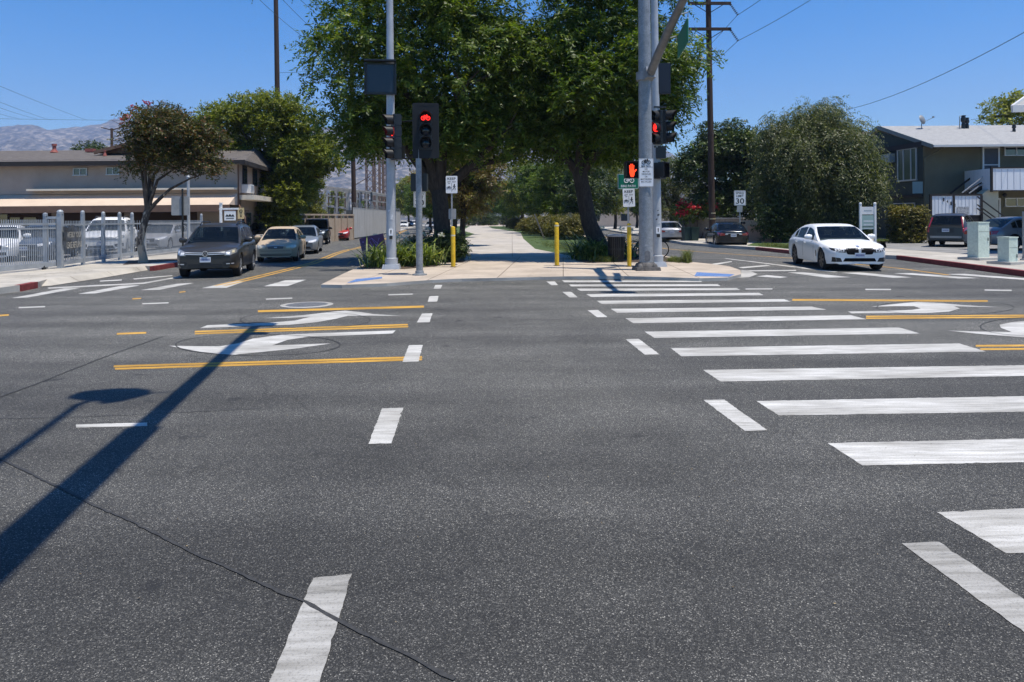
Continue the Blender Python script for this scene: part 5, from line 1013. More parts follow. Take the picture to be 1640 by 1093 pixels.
# utility cabinets on the right pavement
PALEG = noisy('pale_green_cabinet_paint', [(.3, (.50, .58, .49)), (.7, (.62, .70, .60))], 2, .5, fine=(14, .2))
def cabinet(u, v, vt, w, dp, rz, label):
    b = G(u, v, .15); h = AT(u, vt, b.y).z; root = thing('utility_cabinet', label, 'utility cabinet', (b.x, b.y, .15)); ca, sa = math.cos(rz), math.sin(rz)
    mb = MB(); mb.box((b.x, b.y, (.22 + h) / 2), (w, dp, h - .22), rz); mb.box((b.x, b.y, h + .012), (w + .03, dp + .03, .03), rz); mb.build('case', PALEG, root)
    mb = MB(); M = face_frame((b.x + sa * (dp / 2 + .004), b.y - ca * (dp / 2 + .004), h - .3), rz); mb.M = M; mb.poly([(-w / 2 + .02, 0), (w / 2 - .02, 0), (w / 2 - .02, .012), (-w / 2 + .02, .012)], .002); mb.box((w * .36, -.25, .012), (.03, .1, .02)); mb.build('door_seam', mat('cabinet_seam', (.16, .19, .17), .6), root)
    mb = MB(); mb.box((b.x, b.y, .185), (w + .42, dp + .4, .08), rz); mb.build('plinth', KERB, root)
cabinet(1567, 416, 357, .50, .40, .33, 'tall pale green utility cabinet on the right pavement by the silver sedan'); cabinet(1614, 423, 381, .37, .36, .33, 'short pale green utility cabinet at the right edge of the pavement')
p = G(1641, 417, .15); gp = pole_thing('light_pole', 'slim grey post at the right edge beside the short cabinet', 'post', p, 1.75, .06, .06, GALV, 'flange', z0=.15)
# real-estate style monument sign
p = AT(1390, 385, 36); TEAL = noisy('teal_sign_panel', [(.3, (.30, .43, .40)), (.7, (.38, .52, .48))], 2, .5)
ms = thing('monument_sign', 'white framed sign with teal panels behind the white sedan', 'sign', (p.x, p.y, .15)); ht = AT(1390, 327, 36).z
mb = MB()
for s_ in (-.36, .36): mb.box((p.x + s_, p.y, (ht + .15) / 2), (.10, .10, ht - .15)); mb.lathe([(.065, ht - .02), (.07, ht + .03), (.045, ht + .07), (0, ht + .08)], 10, c=(p.x + s_, p.y, 0))
mb.build('posts', WHITE_W, ms)
for h0, h1, m_, nm in ((ht - .52, ht - .14, WHITE_W, 'top_panel'), (ht - 1.12, ht - .56, TEAL, 'teal_panel'), (ht - 1.26, ht - 1.16, TEAL, 'lower_panel')):
    M = face_frame((p.x, p.y - .03, (h0 + h1) / 2)); mb = MB(); mb.M = M; mb.plate(.6, h1 - h0, .03, .01); s = mb.build(nm, m_, ms); mb = MB(); mb.M = M
    rws = (((.0, .06, .38),) if nm == 'top_panel' else ((-.02, .09, .44), (-.19, .08, .44)) if nm == 'teal_panel' else ((0, .04, .44),))
    rr = random.Random(5)
    for y, hh, ww in rws:
        x = -ww / 2
        while x < ww / 2:
            l = rr.uniform(.02, .05); mb.poly([(x, y - hh / 2), (x + l, y - hh / 2), (x + l, y + hh / 2), (x, y + hh / 2)], .004); x += l + .014
    mb.build('lettering', mat('sign_print', (.35, .42, .45), .5) if nm == 'top_panel' else SIGN_W, s)
# green wheeled bins
GB = noisy('dark_green_bin', [(.3, (.012, .032, .028)), (.7, (.025, .055, .048))], 3, .5)
for k, (u, lab) in enumerate(((1101, 'dark wheeled bin on the kerb nearer the silver sedan'), (1112, 'green wheeled bin on the kerb nearer the black sedan'))):
    b = G(u, 389.5, .0); b.y += .2; root = thing('wheeled_bin', lab, 'bin', (b.x, b.y, 0), .1); mb = MB(); mb.box((b.x, b.y, .5), (.42, .5, .9), .1, taper=1.18); mb.build('body', GB, root)
    mb = MB(); mb.box((b.x, b.y, .98), (.54, .62, .06), .1); mb.box((b.x, b.y - .32, 1.0), (.4, .06, .04), .1); mb.build('lid', GB, root); mb = MB(); [mb.lathe([(0, -.03), (.11, -.03), (.11, .03), (0, .03)], 12, axis='X', c=(b.x + s_, b.y + .25, .11)) for s_ in (-.22, .22)]; mb.build('wheels', BLACK_D, root)

# ------------------------------------------------------------------ utility poles, wires, towers
def wire(label, pts, r=.011, sag=.0, grp='overhead wires'):
    a, b2 = Vector(pts[0]), Vector(pts[1]); n = 14
    P = [a.lerp(b2, i / n) - Vector((0, 0, sag * 4 * (i / n) * (1 - i / n))) for i in range(n + 1)]
    tag(MB().tube(P, r, 5).build('overhead_wire', WIRE), label, 'wire', grp)
p = AT(448, 395, 53); ul = thing('utility_pole', 'very tall dark wooden utility pole rising from the rounded tree', 'utility pole', (p.x, p.y, .15)); tp = AT(442, 0, 53)
ux = tp.x
mb = MB(); mb.tube([(p.x, p.y, 0), (ux, p.y, 17), (ux - .05, p.y, 21)], [.22, .165, .14], 12); mb.build('pole', WOOD, ul, smooth=True)
mb = MB()
for z in (18.9, 19.9): MB().box((ux, p.y - .16, z), (3.6, .12, .14)).build('crossarm', WOOD, ul)
def strand(a, b2, r=.05):   # insulator string
    a, b2 = Vector(a), Vector(b2); mb = MB(); n = 7; mb.tube([a, b2], .012, 5); dd = (b2 - a).normalized()
    for i in range(n): c_ = a.lerp(b2, (i + .7) / n); mb.tube([c_ - dd * .02, c_ + dd * .01, c_ + dd * .03], [.02, r, .03], 8)
    return mb
for x in (-1.45, 1.45): strand((ux + x, p.y - .16, 18.8), (ux + x - .14, p.y - .5, 17.35)).build('insulator', PORC, ul)
p2 = AT(568, 375, 64); tp2 = AT(562, 70, 64)
u2 = thing('utility_pole', 'distant wooden utility pole in front of the pale corrugated wall', 'utility pole', (p2.x, p2.y, .15)); mb = MB(); mb.tube([(p2.x, p2.y, 0), (tp2.x, p2.y, tp2.z)], [.22, .16], 10); mb.build('pole', WOOD, u2, smooth=True)
za = AT(566, 247, 64).z; mb = MB(); mb.box((tp2.x + .1, p2.y - .15, za), (1.7, .1, .12)); mb.build('crossarm', WOOD, u2); MB().box((tp2.x, p2.y - .15, tp2.z - .6), (3.4, .1, .14)).build('crossarm', WOOD, u2)
mb = MB(); [mb.lathe([(.05, .05), (.07, .15), (.03, .22), (0, .22)], 8, c=(tp2.x + .1 + s_, p2.y - .15, za)) for s_ in (-.75, .75)]; mb.build('insulator', PORC, u2)
far_top = [Vector((tp2.x + s_, p2.y, tp2.z + h)) for s_, h in ((-1.6, -.5), (-.8, -.5), (.8, -.5), (1.6, -.5), (-1.6, .6), (1.6, .6))]
for k, (u, v) in enumerate(((395, -20), (425, -30), (445, -34), (460, -30), (470, -40), (488, -40))):
    wire('%s of six overhead wires slanting past the tall left pole' % ('leftmost', 'second from left', 'third from left', 'third from right', 'second from right', 'rightmost')[k], (AT(u, v, 40), far_top[k] + Vector((.6 * k - 1, 0, 0))), .014, .25)
wire('short guy wire from the tall left pole to the jacaranda', (AT(445, 117, 53), AT(545, 110, 47)), .012, .05)
p3 = AT(1141, 392, 45); tp3 = AT(1134, -6, 45)
ur = thing('utility_pole', 'tall dark wooden utility pole with two crossarms on the right', 'utility pole', (p3.x, p3.y, .15)); mb = MB(); mb.tube([(p3.x, p3.y, 0), (tp3.x, p3.y, 16), (tp3.x - .02, p3.y, 18.4)], [.205, .165, .145], 12); mb.build('pole', WOOD, ur, smooth=True)
for v in (7, 48):
    z = AT(1134, v, 45).z; mb = MB(); mb.beam((tp3.x - 1.3, p3.y - .2, z), (tp3.x + 1.35, p3.y - .2, z - .02), .14, .17); mb.tube([(tp3.x - .9, p3.y - .2, z - .08), (tp3.x, p3.y - .18, z - .62)], .025, 5); mb.tube([(tp3.x + .9, p3.y - .2, z - .08), (tp3.x, p3.y - .18, z - .62)], .025, 5); mb.build('crossarm', WOOD, ur)
    strand((tp3.x + 1.3, p3.y - .2, z - .05), (tp3.x + 1.68, p3.y - .5, z - .82), .09).build('insulator', PORC, ur)
mb = MB(); [mb.lathe([(.212, z), (.212, z + .07)], 12, c=(p3.x, p3.y, 0)) for z in (1.5, 1.85)]; mb.build('band', mat('pale_pole_band', (.42, .36, .22), .6), ur)
e1, e2 = Vector((tp3.x + 1.68, p3.y - .5, AT(1134, 7, 45).z - .82)), Vector((tp3.x + 1.68, p3.y - .5, AT(1134, 48, 45).z - .82))
wire('upper wire running right from the right pole insulators', (e1, AT(1290, -55, 40)), .015, .1); wire('lower wire running right from the right pole insulators', (e2, AT(1330, -20, 40)), .015, .1)
wire('upper wire running from the right pole down behind the tree', (e1, AT(1080, 130, 75)), .015, .1); wire('lower wire running from the right pole down behind the tree', (e2, AT(1075, 160, 75)), .015, .1)
wire('service wire running up to the right edge over the willow', (AT(1356, 176, 43), AT(1680, 30, 22)), .012, .35); wire('service wire meeting the pale shingle roof', (AT(1555, 192, 50), AT(1660, 170, 40)), .012, .1)
wire('thin wire between the right pole and the broadleaf tree', (AT(1128, 200, 45), AT(1088, 215, 60)), .012, .05); wire('thin wire crossing behind the right pole to the willow', (AT(1144, 200, 45), AT(1230, 204, 60)), .012, .1)
for k, (a, b2) in enumerate((((-20, 130), (140, 193)), ((-20, 156), (82, 193)), ((-20, 166), (60, 191)), ((-20, 176), (30, 190)))):
    wire('faint far wire %s over the mountain ridge at left' % ('highest', 'second highest', 'third highest', 'lowest slanting')[k], (AT(*a, 120), AT(*b2, 240)), .03, .2, 'far wires over the ridge')
wire('faint level wire over the mountain ridge at left', (AT(-30, 190, 150), AT(560, 192, 150)), .025, .3, 'far wires over the ridge')
p = AT(179, 206, 110); fp = thing('utility_pole', 'small far utility pole showing above the beige roof', 'utility pole', (p.x, p.y, 0)); mb = MB(); mb.tube([(p.x, p.y, 0), (p.x, p.y, p.z)], [.25, .2], 8); mb.build('pole', WOOD, fp)
mb = MB(); mb.beam((p.x - 1.6, p.y, p.z + .15), (p.x, p.y, p.z - .25), .14, .14); mb.beam((p.x, p.y, p.z - .25), (p.x + 1.7, p.y, p.z + .2), .14, .14); mb.build('crossarm', WOOD, fp)
RUST = noisy('rusty_lattice_steel', [(.3, (.10, .06, .045)), (.7, (.19, .13, .10))], 2, .8)
PALE_FR = noisy('substation_steel', [(.3, (.30, .28, .25)), (.7, (.42, .40, .36))], 2, .6, metal=.1)
for k, (u, d, w_, vt, lab) in enumerate(((593, 100, .95, 120, 'nearest lattice tower left of the thin signal pole'), (605, 128, .9, 150, 'second slender lattice tower beyond the pale wall'), (611.5, 136, .9, 150, 'third slender lattice tower in the row'), (617, 142, .9, 150, 'fourth slender lattice tower in the row'), (622.5, 150, .9, 150, 'lattice tower closest behind the thin signal pole'))):
    p = AT(u, 352, d); h = AT(u, vt, d).z; root = thing('lattice_tower', lab, 'lattice tower', (p.x, p.y, 0), 0, 'rusty lattice towers of the substation'); mb = MB()
    c4 = [(-w_ / 2, -w_ / 2), (w_ / 2, -w_ / 2), (w_ / 2, w_ / 2), (-w_ / 2, w_ / 2)]
    for x, y in c4: mb.beam((p.x + x, p.y + y, 0), (p.x + x, p.y + y, h), .13, .13)
    mb.build('legs', RUST, root); mb = MB(); n = int(h / 1.1)
    for i in range(n):
        for a in range(4):
            q0, q1 = c4[a], c4[(a + 1) % 4]; z0, z1 = i * 1.1, (i + 1) * 1.1
            if i % 2: q0, q1 = q1, q0
            mb.beam((p.x + q0[0], p.y + q0[1], z0), (p.x + q1[0], p.y + q1[1], z1), .07, .07)
    mb.build('bracing', RUST, root)
    if k == 0:
        mb = MB()
        for v in (240, 262, 285): z = AT(u, v, d).z; mb.beam((p.x - 1.2, p.y, z - .5), (p.x, p.y, z + .2), .1, .1); strand((p.x - 1.2, p.y, z - .5), (p.x - 1.9, p.y - .6, z - 1.0), .12).build('insulator', PORC, root)
        mb.build('arm', RUST, root)
sb = thing('substation_frame', 'pale steel substation framework above the tan wall', 'substation', tuple(AT(555, 352, 84))[:2] + (0,))
x0, x1 = AT(500, 352, 84).x, AT(606, 352, 84).x
mb = MB()
for i in range(7):
    x = x0 + (x1 - x0) * i / 6
    for y in (80, 90): mb = MB(); mb.beam((x, y, 0), (x, y, AT(500 + i * 18, 298 + i * 2.5, 84).z), .22, .22); mb.beam((x - .5, y, 0), (x, y, 4.2), .10, .10); mb.beam((x + .5, y, 0), (x, y, 4.2), .10, .10); mb.build('column', PALE_FR, sb)
mb = MB()
for y in (80, 90):
    for dz, w_ in ((0, .2), (-.8, .16), (-2.0, .14)): mb.beam((x0 - 1, y, AT(500, 298, 84).z + dz), (x1 + .6, y, AT(606, 313, 84).z + dz), w_, w_)
for i in range(14): x = x0 + (x1 - x0) * i / 13; mb.beam((x, 79, AT(500 + 8 * i, 298 + i, 84).z + .1), (x, 91, AT(500 + 8 * i, 298 + i, 84).z + .1), .09, .09)
mb.build('beams', PALE_FR, sb); mb = MB()
for i in range(22): x = x0 + (x1 - x0) * i / 21; z = 3.9; strand((x, 80, z + .9), (x + .1, 79.6, z - .2), .12).build('insulator', PORC, sb) if i % 3 == 0 else mb.tube([(x, 80, 2.6), (x, 80, 4.6)], .07, 6)
mb.build('conductors', noisy('brown_bushing', [(.3, (.10, .06, .04)), (.7, (.2, .13, .09))], 3, .5), sb)
mb = MB(); xa, xb = AT(556, 352, 78).x, AT(602, 352, 78).x; mb.box(((xa + xb) / 2, 78.5, 1.4), (xb - xa, 2.0, 2.6)); mb.box((AT(512, 352, 78).x, 78.5, 1.3), (1.6, 1.6, 2.6)); mb.build('equipment_box', noisy('dark_equipment', [(.3, (.03, .035, .035)), (.7, (.09, .1, .1))], 1, .6), sb)
# ------------------------------------------------------------------ cars
def carpaint(name, c, metal=.2, rough=.32, spec=.45, coat=.25): return mat(name, c, rough, min(metal, .3), spec, coat=coat)
CGL, nt, b = new_mat('car_glass'); b.inputs['Base Color'].default_value = (.008, .011, .013, 1); b.inputs['Roughness'].default_value = .03; b.inputs['Specular IOR Level'].default_value = .55
tb = nt.nodes.new('ShaderNodeBsdfTransparent'); tb.inputs[0].default_value = (.52, .60, .60, 1); ms_ = nt.nodes.new('ShaderNodeMixShader'); ms_.inputs[0].default_value = .42; nt.links.new(tb.outputs[0], ms_.inputs[1]); nt.links.new(b.outputs[0], ms_.inputs[2]); nt.links.new(ms_.outputs[0], nt.nodes['Material Output'].inputs[0])
CABIN = mat('cabin_trim', (.016, .016, .017), .8); CSEAT = mat('seat_fabric', (.05, .047, .044), .9); TYRE = mat('tyre_rubber', (.012, .012, .013), .8); RIMS = mat('alloy_rim', (.42, .43, .45), .3, .7); RIMD = mat('dark_alloy_rim', (.05, .05, .055), .3, .6)
TRIMB = mat('black_car_trim', (.012, .012, .013), .45); CHROME = mat('bright_trim', (.50, .50, .49), .3, .25); HLAMP = mat('headlamp_glass', (.62, .62, .61), .1, .0, .6, coat=1); HLWARM = mat('yellowed_headlamp', (.60, .53, .36), .1, .1, .7, coat=1); TLAMP = mat('tail_lamp_red', (.26, .012, .015), .15, 0, .6, coat=1); PLATE = mat('white_plate', (.62, .64, .68), .5); PLTX = mat('plate_blue_ink', (.06, .08, .22), .5); UNDER = mat('underbody_black', (.006, .006, .006), .9)
def smooth_interp(s, pts, k=3):
    xs, ys = zip(*pts); y = np.interp(s, xs, ys)
    for _ in range(k): y = np.concatenate([[y[0]], (y[:-2] + 2 * y[1:-1] + y[2:]) / 4, [y[-1]]])
    return y
def build_car(name, label, cat, P, paint, rim=RIMS, group=None):
    L, W_, H = P['L'], P['W'], P['H']; root = thing(name, label, cat, (0, 0, 0), 0, group, local=True)
    wr = P.get('wr', .325); sF, sR = P['fo'], P['fo'] + P['wb']; Ra = wr + .055
    base = np.concatenate([np.linspace(0, .25, 9), np.linspace(.25, L - .25, 90)[1:-1], np.linspace(L - .25, L, 9)])
    s = np.unique(np.round(np.concatenate([base] + [np.linspace(c - Ra, c + Ra, 25) for c in (sF, sR)]), 4))
    top = smooth_interp(s, P['top']); bot = smooth_interp(s, P['bot']); belt = smooth_interp(s, P['belt'])
    e = lambda d, r, k: 1 - (1 - np.clip(d / r, 0, 1)) ** 2 * k
    hw = W_ / 2 * e(s, P.get('nr', .75), P.get('nk', .26)) * e(L - s, .6, P.get('rk', .16))
    nose = lambda z, ds, zc, k: -k * ((z - zc) / .35) ** 2 * math.exp(-ds / .35)
    N = len(s); ring = []
    for i in range(N):
        a = 0.0
        for c in (sF, sR):
            dx = s[i] - c
            if abs(dx) < Ra: a = max(a, wr + math.sqrt(Ra * Ra - dx * dx))
        b0, t, sh, h = bot[i], top[i], min(belt[i], top[i] - .01), hw[i]
        zl = [(0, b0 + .02), (.80 * h, b0), (.955 * h, b0 + .03), (.985 * h, b0 + .5 * (.5 - b0)), (1.0 * h, .52 + (sh - .52) * .25), (.992 * h, sh - (sh - .52) * .32), (.955 * h, sh - .02), (.90 * h, sh + .3 * (t - sh)), (.55 * h, sh + .93 * (t - sh)), (0, t)]
        q = []
        for k, (x, z) in enumerate(zl):
            if 0 < k < 5 and a: z = max(z, a + .004 * k)
            y = s[i]
            y -= nose(z, s[i], P.get('nz', .5), P.get('nkz', .10)) if s[i] < 1.2 else 0
            y += nose(z, L - s[i], .6, P.get('rkz', .06)) if s[i] > L - 1.0 else 0
            q.append((x, L / 2 - y, z))
        ring.append(q)
    K = len(ring[0]); vs = []; fs = []; mi = []
    full = [[(-x, y, z) for x, y, z in r[::-1]][:-1] + r for r in ring]   # -top ... bottom ... +top
    M_ = len(full[0])
    for r in full: vs += r
    for i in range(N - 1):
        for j in range(M_ - 1):
            fs.append([i * M_ + j, i * M_ + j + 1, (i + 1) * M_ + j + 1, (i + 1) * M_ + j]); mi.append(1 if K - 3 <= j <= K or j in (K - 1, K) else 0)
        fs.append([i * M_ + M_ - 1, i * M_, (i + 1) * M_, (i + 1) * M_ + M_ - 1]); mi.append(0)
    fs.append(list(range(M_))[::-1]); mi.append(0); fs.append([(N - 1) * M_ + j for j in range(M_)]); mi.append(0)
    mb = MB(); mb.v, mb.f, mb.mi = vs, fs, mi
    body = mb.build('body', [paint, UNDER], root, smooth=True, angle=50)
    bm = bmesh.new(); bm.from_mesh(body.data); bmesh.ops.remove_doubles(bm, verts=bm.verts, dist=1e-4); bmesh.ops.recalc_face_normals(bm, faces=bm.faces); bm.to_mesh(body.data)
    tree_ = BVHTree.FromBMesh(bm)
    # greenhouse
    gs = np.linspace(P['g0'], P['g1'], 60); zr = smooth_interp(gs, P['roof'], 2); zb = np.interp(gs, s, belt) - .03; hb = np.interp(gs, s, hw)
    ws, we = P['ws'], P['re']; tum = P.get('tum', .20); GH = []
    for i in range(len(gs)):
        f = max(0.0, zr[i] - zb[i]); xb = hb[i] * .945; k = tum / (H - .95)
        xs_ = lambda z: xb - max(0, z - zb[i]) * k - .06 * max(0, (z - zb[i]) / max(.1, H - zb[i])) ** 3
        zt = zr[i] - .05 * min(1, f / .3)
        zw = zb[i] + (zt - zb[i]) * .86
        zs = [zb[i], zb[i] + min(.05, f * .1), zw, zt - .0]
        r = [(xs_(z), z) for z in zs]; xe = r[3][0]
        r += [(xe - .07, zr[i] - .016 * min(1, f / .3)), (xe * .55, zr[i] - .003), (0, zr[i])]
        GH.append([(x, L / 2 - gs[i], z) for x, z in r])
    vs = []; fsets = {'roof': [], 'windscreen': [], 'rear_window': [], 'side_window': []}
    G_ = [[(-x, y, z) for x, y, z in r] + r[::-1][1:] for r in GH]; Mg = len(G_[0])
    for r in G_: vs += r
    pil = P['pillars']
    for i in range(len(gs) - 1):
        sm = (gs[i] + gs[i + 1]) / 2
        for j in range(Mg - 1):
            jj = min(j, Mg - 2 - j); tgt = 'roof'
            if jj == 1 and P['sw0'] < sm < P['sw1'] and not any(a < sm < b for a, b in pil) and zr[i] - zb[i] > .1: tgt = 'side_window'
            elif jj >= 4 and sm < ws: tgt = 'windscreen'
            elif jj >= 4 and sm > we: tgt = 'rear_window'
            fsets[tgt].append([i * Mg + j, i * Mg + j + 1, (i + 1) * Mg + j + 1, (i + 1) * Mg + j])
    fsets['roof'] += [list(range(Mg))[::-1], [(len(gs) - 1) * Mg + j for j in range(Mg)]]
    for nm, ff in fsets.items():
        if nm == 'side_window':
            for sgn in (-1, 1):
                mb = MB(); mb.v = vs; mb.f = [f for f in ff if vs[f[0]][0] * sgn > 0]; mb.mi = [0] * len(mb.f); o = mb.build(nm, CGL, root, smooth=True)
                clean(o)
        else:
            mb = MB(); mb.v = vs; mb.f = ff; mb.mi = [0] * len(ff); o = mb.build(nm, paint if nm == 'roof' else CGL, root, smooth=True, angle=40); clean(o)
    if P.get('rails'):
        for sg in (-1, 1):
            xr_ = GH[30][3][0] - .06; mb = MB(); mb.tube([(sg * xr_, L / 2 - (P['ws'] + .1), H - .06), (sg * xr_, L / 2 - (P['ws'] + .35), H + .03), (sg * xr_, L / 2 - (P['re'] - .5), H + .03), (sg * xr_, L / 2 - (P['re'] - .1), H - .08)], .02, 6); mb.build('roof_rail', TRIMB, root)
    # cabin: sill-height deck, dashboard, seats with headrests, steering wheel
    zc_ = P['bz'] - .05; ya, yb = L / 2 - P['g0'] - .35, L / 2 - P['g1'] + .45; wi = W_ * .80
    dk = MB(); tz = float(np.interp((P['ws'] + P['re']) / 2, s, top)) + .012
    gi = [(float(np.interp(q, s, hw)) * .80, L / 2 - q, float(np.interp(q, s, top)) + .012) for q in np.linspace(P['g0'] + .3, P['g1'] - .25, 14)]
    dk.add([(-x, y, z) for x, y, z in gi] + [(x, y, z) for x, y, z in gi], [[i, i + 14, i + 15, i + 1] for i in range(13)]); dk.build('cabin_deck', CABIN, root)
    mb = MB(); mb.box((0, L / 2 - P['ws'] + .12, tz + .02), (wi, .3, .10)); mb.build('dashboard', CABIN, root)
    for sx_ in (-.36, .36):
        for k_, yy in enumerate((L / 2 - P['ws'] - .78, L / 2 - P['ws'] - 1.65)):
            if yy < L / 2 - P['re'] + .2: continue
            mb = MB(); hh = min(.34, H - tz - .2); mb.box((sx_, yy, tz + hh * .36), (.46, .14, hh * .72), 0, taper=.86); mb.box((sx_, yy - .02, tz + hh * .92), (.25, .10, hh * .36)); mb.build('seat', CSEAT, root)
    mb = MB(); cy_ = L / 2 - P['ws'] - .14; mb.tube([(-.36 + .17 * math.cos(2 * math.pi * j / 18), cy_ - .06 * math.sin(2 * math.pi * j / 18), tz + .05 + .16 * math.sin(2 * math.pi * j / 18)) for j in range(19)], .014, 5, caps=False); mb.build('steering_wheel', CABIN, root)
    # patches pressed onto the body
    def patch(face, low, up, m, nm, off=.008, rows=4, cols=10, par=root):
        lo = [np.interp(np.linspace(0, 1, cols + 1), np.linspace(0, 1, len(low)), [p[k] for p in low]) for k in (0, 1)]
        hi = [np.interp(np.linspace(0, 1, cols + 1), np.linspace(0, 1, len(up)), [p[k] for p in up]) for k in (0, 1)]
        V, Fq = [], []
        for r in range(rows + 1):
            for c in range(cols + 1):
                a = lo[0][c] + (hi[0][c] - lo[0][c]) * r / rows; z = lo[1][c] + (hi[1][c] - lo[1][c]) * r / rows
                if face in ('front', 'rear'):
                    sg = 1 if face == 'front' else -1; o, d = Vector((a, sg * 9, z)), Vector((0, -sg, 0))
                else:
                    sg = 1 if face == 'right' else -1; o, d = Vector((sg * 9, L / 2 - a, z)), Vector((-sg, 0, 0))
                hit = tree_.ray_cast(o, d)
                p = hit[0] if hit[0] is not None else tree_.find_nearest(o + d * (9 - (L / 2 if face in ('front', 'rear') else W_ / 2)))[0]
                V.append(tuple(p - d * off))
        nrow = cols + 1
        for r in range(rows):
            for c in range(cols): Fq.append([r * nrow + c, r * nrow + c + 1, (r + 1) * nrow + c + 1, (r + 1) * nrow + c])
        n0 = len(V); V2_ = [tuple(Vector(p) + d * .03) for p in V]; edge = [c for c in range(nrow)] + [r * nrow + cols for r in range(1, rows + 1)] + [rows * nrow + c for c in range(cols - 1, -1, -1)] + [r * nrow for r in range(rows - 1, 0, -1)]
        V += V2_; Fq += [[edge[k], edge[(k + 1) % len(edge)], n0 + edge[(k + 1) % len(edge)], n0 + edge[k]] for k in range(len(edge))]
        mb = MB(); mb.add(V, Fq); o = mb.build(nm, m, par, smooth=True, angle=40)
        bm2 = bmesh.new(); bm2.from_mesh(o.data); bmesh.ops.recalc_face_normals(bm2, faces=bm2.faces); bm2.to_mesh(o.data); bm2.free(); return o
    P['detail'](patch, root, P)
    # door seams and handles
    for sd_ in ('left', 'right'):
        for sx in P['seams']: patch(sd_, [(sx, .30), (sx + .012, .30)], [(sx - .02, P['bz'] - .03), (sx - .008, P['bz'] - .03)], TRIMB, 'door_seam', .002, 8, 1)
        for sx in P['handles']: patch(sd_, [(sx, P['bz'] - .14), (sx + .2, P['bz'] - .13)], [(sx, P['bz'] - .11), (sx + .2, P['bz'] - .10)], P.get('hm', paint), 'door_handle', .03, 1, 4)
        if P.get('sill'): patch(sd_, [(sF + Ra, .24), (sR - Ra, .24)], [(sF + Ra, .33), (sR - Ra, .33)], TRIMB, 'sill_trim', .006, 2, 12)
    for sg in (-1, 1):
        mx = W_ / 2 * .93; my = L / 2 - P['mir']; mb = MB(); mb.lathe([(0, -.13), (.07, -.115), (.092, -.03), (.085, .08), (.05, .12), (0, .125)], 10, axis='X', c=(0, 0, 0)); q = [(sg * (mx + .15) + x, my + y * .75, P['bz'] + .09 + z) for x, y, z in mb.v]; mb.v = q
        mm = mb.build('mirror', P.get('mm', paint), root, smooth=True); mb = MB(); mb.box((sg * (mx + .02), my, P['bz'] + .03), (.12, .07, .05)); mb.build('mirror_arm', TRIMB, mm)
    wheel_proto = None
    for sw in (sF, sR):
        for sg in (-1, 1):
            wt = P.get('wt', .215); x = sg * (W_ / 2 - wt / 2 - .025)
            if wheel_proto is None:
                wheel = bpy.data.objects.new('wheel', None); COL.objects.link(wheel); wheel.parent = root; KIDS.setdefault(root.name, []).append(wheel); ORG[wheel.name] = Vector((0, 0, 0)); wheel_proto = wheel
                rr = wr * P.get('rimk', .70)
                mb = MB(); h = wt / 2; mb.lathe([(rr - .02, -h * .9), (rr, -h), (wr - .03, -h), (wr - .004, -h * .75), (wr, 0), (wr - .004, h * .75), (wr - .03, h), (rr, h), (rr - .02, h * .9)], 32, axis='X'); mb.build('tyre', TYRE, wheel, smooth=True, angle=40)
                mb = MB(); mb.lathe([(rr, h * .92), (rr - .025, h * .95), (rr - .03, h * .4), (rr, h * .3)], 32, axis='X'); mb.lathe([(0, h * .93), (.055, h * .92), (.07, h * .8), (.07, h * .2)], 16, axis='X')
                ns = P.get('spokes', 5)
                for k in range(ns):
                    for dd in (-.11, .11):
                        a = 2 * math.pi * k / ns; p0 = Vector((h * .80, .05 * math.cos(a), .05 * math.sin(a))); p1 = Vector((h * .82, (rr - .02) * math.cos(a + dd * 1.4), (rr - .02) * math.sin(a + dd * 1.4))); mb.beam(p0, p1, .042, .03, up=(1, 0, 0))
                mb.build('rim', rim, wheel, smooth=True, angle=30)
                mb = MB(); mb.lathe([(rr - .01, h * .35), (0, h * .35)], 24, axis='X'); mb.lathe([(rr - .01, -h * .5), (0, -h * .5)], 24, axis='X'); mb.lathe([(rr * .62, h * .4), (rr * .62, h * .5), (0, h * .5)], 20, axis='X'); mb.build('brake_disc', UNDER, wheel)
                w = wheel
            else: w = copy_tree(wheel_proto, root); KIDS[root.name].append(w); KIDS[w.name] = [c for c in COL.objects if c.parent == w]
            w.location = (x, L / 2 - sw, wr); w.rotation_euler = (0, 0, 0 if sg > 0 else math.pi)
            if sw == sF and P.get('steer'): w.rotation_euler.z += P['steer']
    mb = MB()
    for c in (sF, sR): mb.box((0, L / 2 - c, wr + .12), (W_ - .12 - 2 * .0, Ra * 2 - .03, wr * 1.2))
    mb.build('wheel_well', UNDER, root)
    bm.free(); return root
def clean(o):
    bm = bmesh.new(); bm.from_mesh(o.data); bmesh.ops.delete(bm, geom=[v for v in bm.verts if not v.link_faces], context='VERTS'); bmesh.ops.remove_doubles(bm, verts=bm.verts, dist=1e-4); bmesh.ops.recalc_face_normals(bm, faces=bm.faces); bm.to_mesh(o.data); bm.free()
def rect(x0, x1, z0, z1): return [(x0, z0), (x1, z0)], [(x0, z1), (x1, z1)]
def plate_(patch, face, z, root, txt=6, dx=0):
    pl = patch(face, *rect(dx - .155, dx + .155, z, z + .155), PLATE, 'number_plate', .02, 2, 4); rr = random.Random(txt)
    for k in range(7): x = dx - .125 + k * .038; patch(face, *rect(x, x + .024, z + .045 + rr.uniform(0, .008), z + .115), PLTX, 'plate_mark', .023, 1, 1, par=pl)
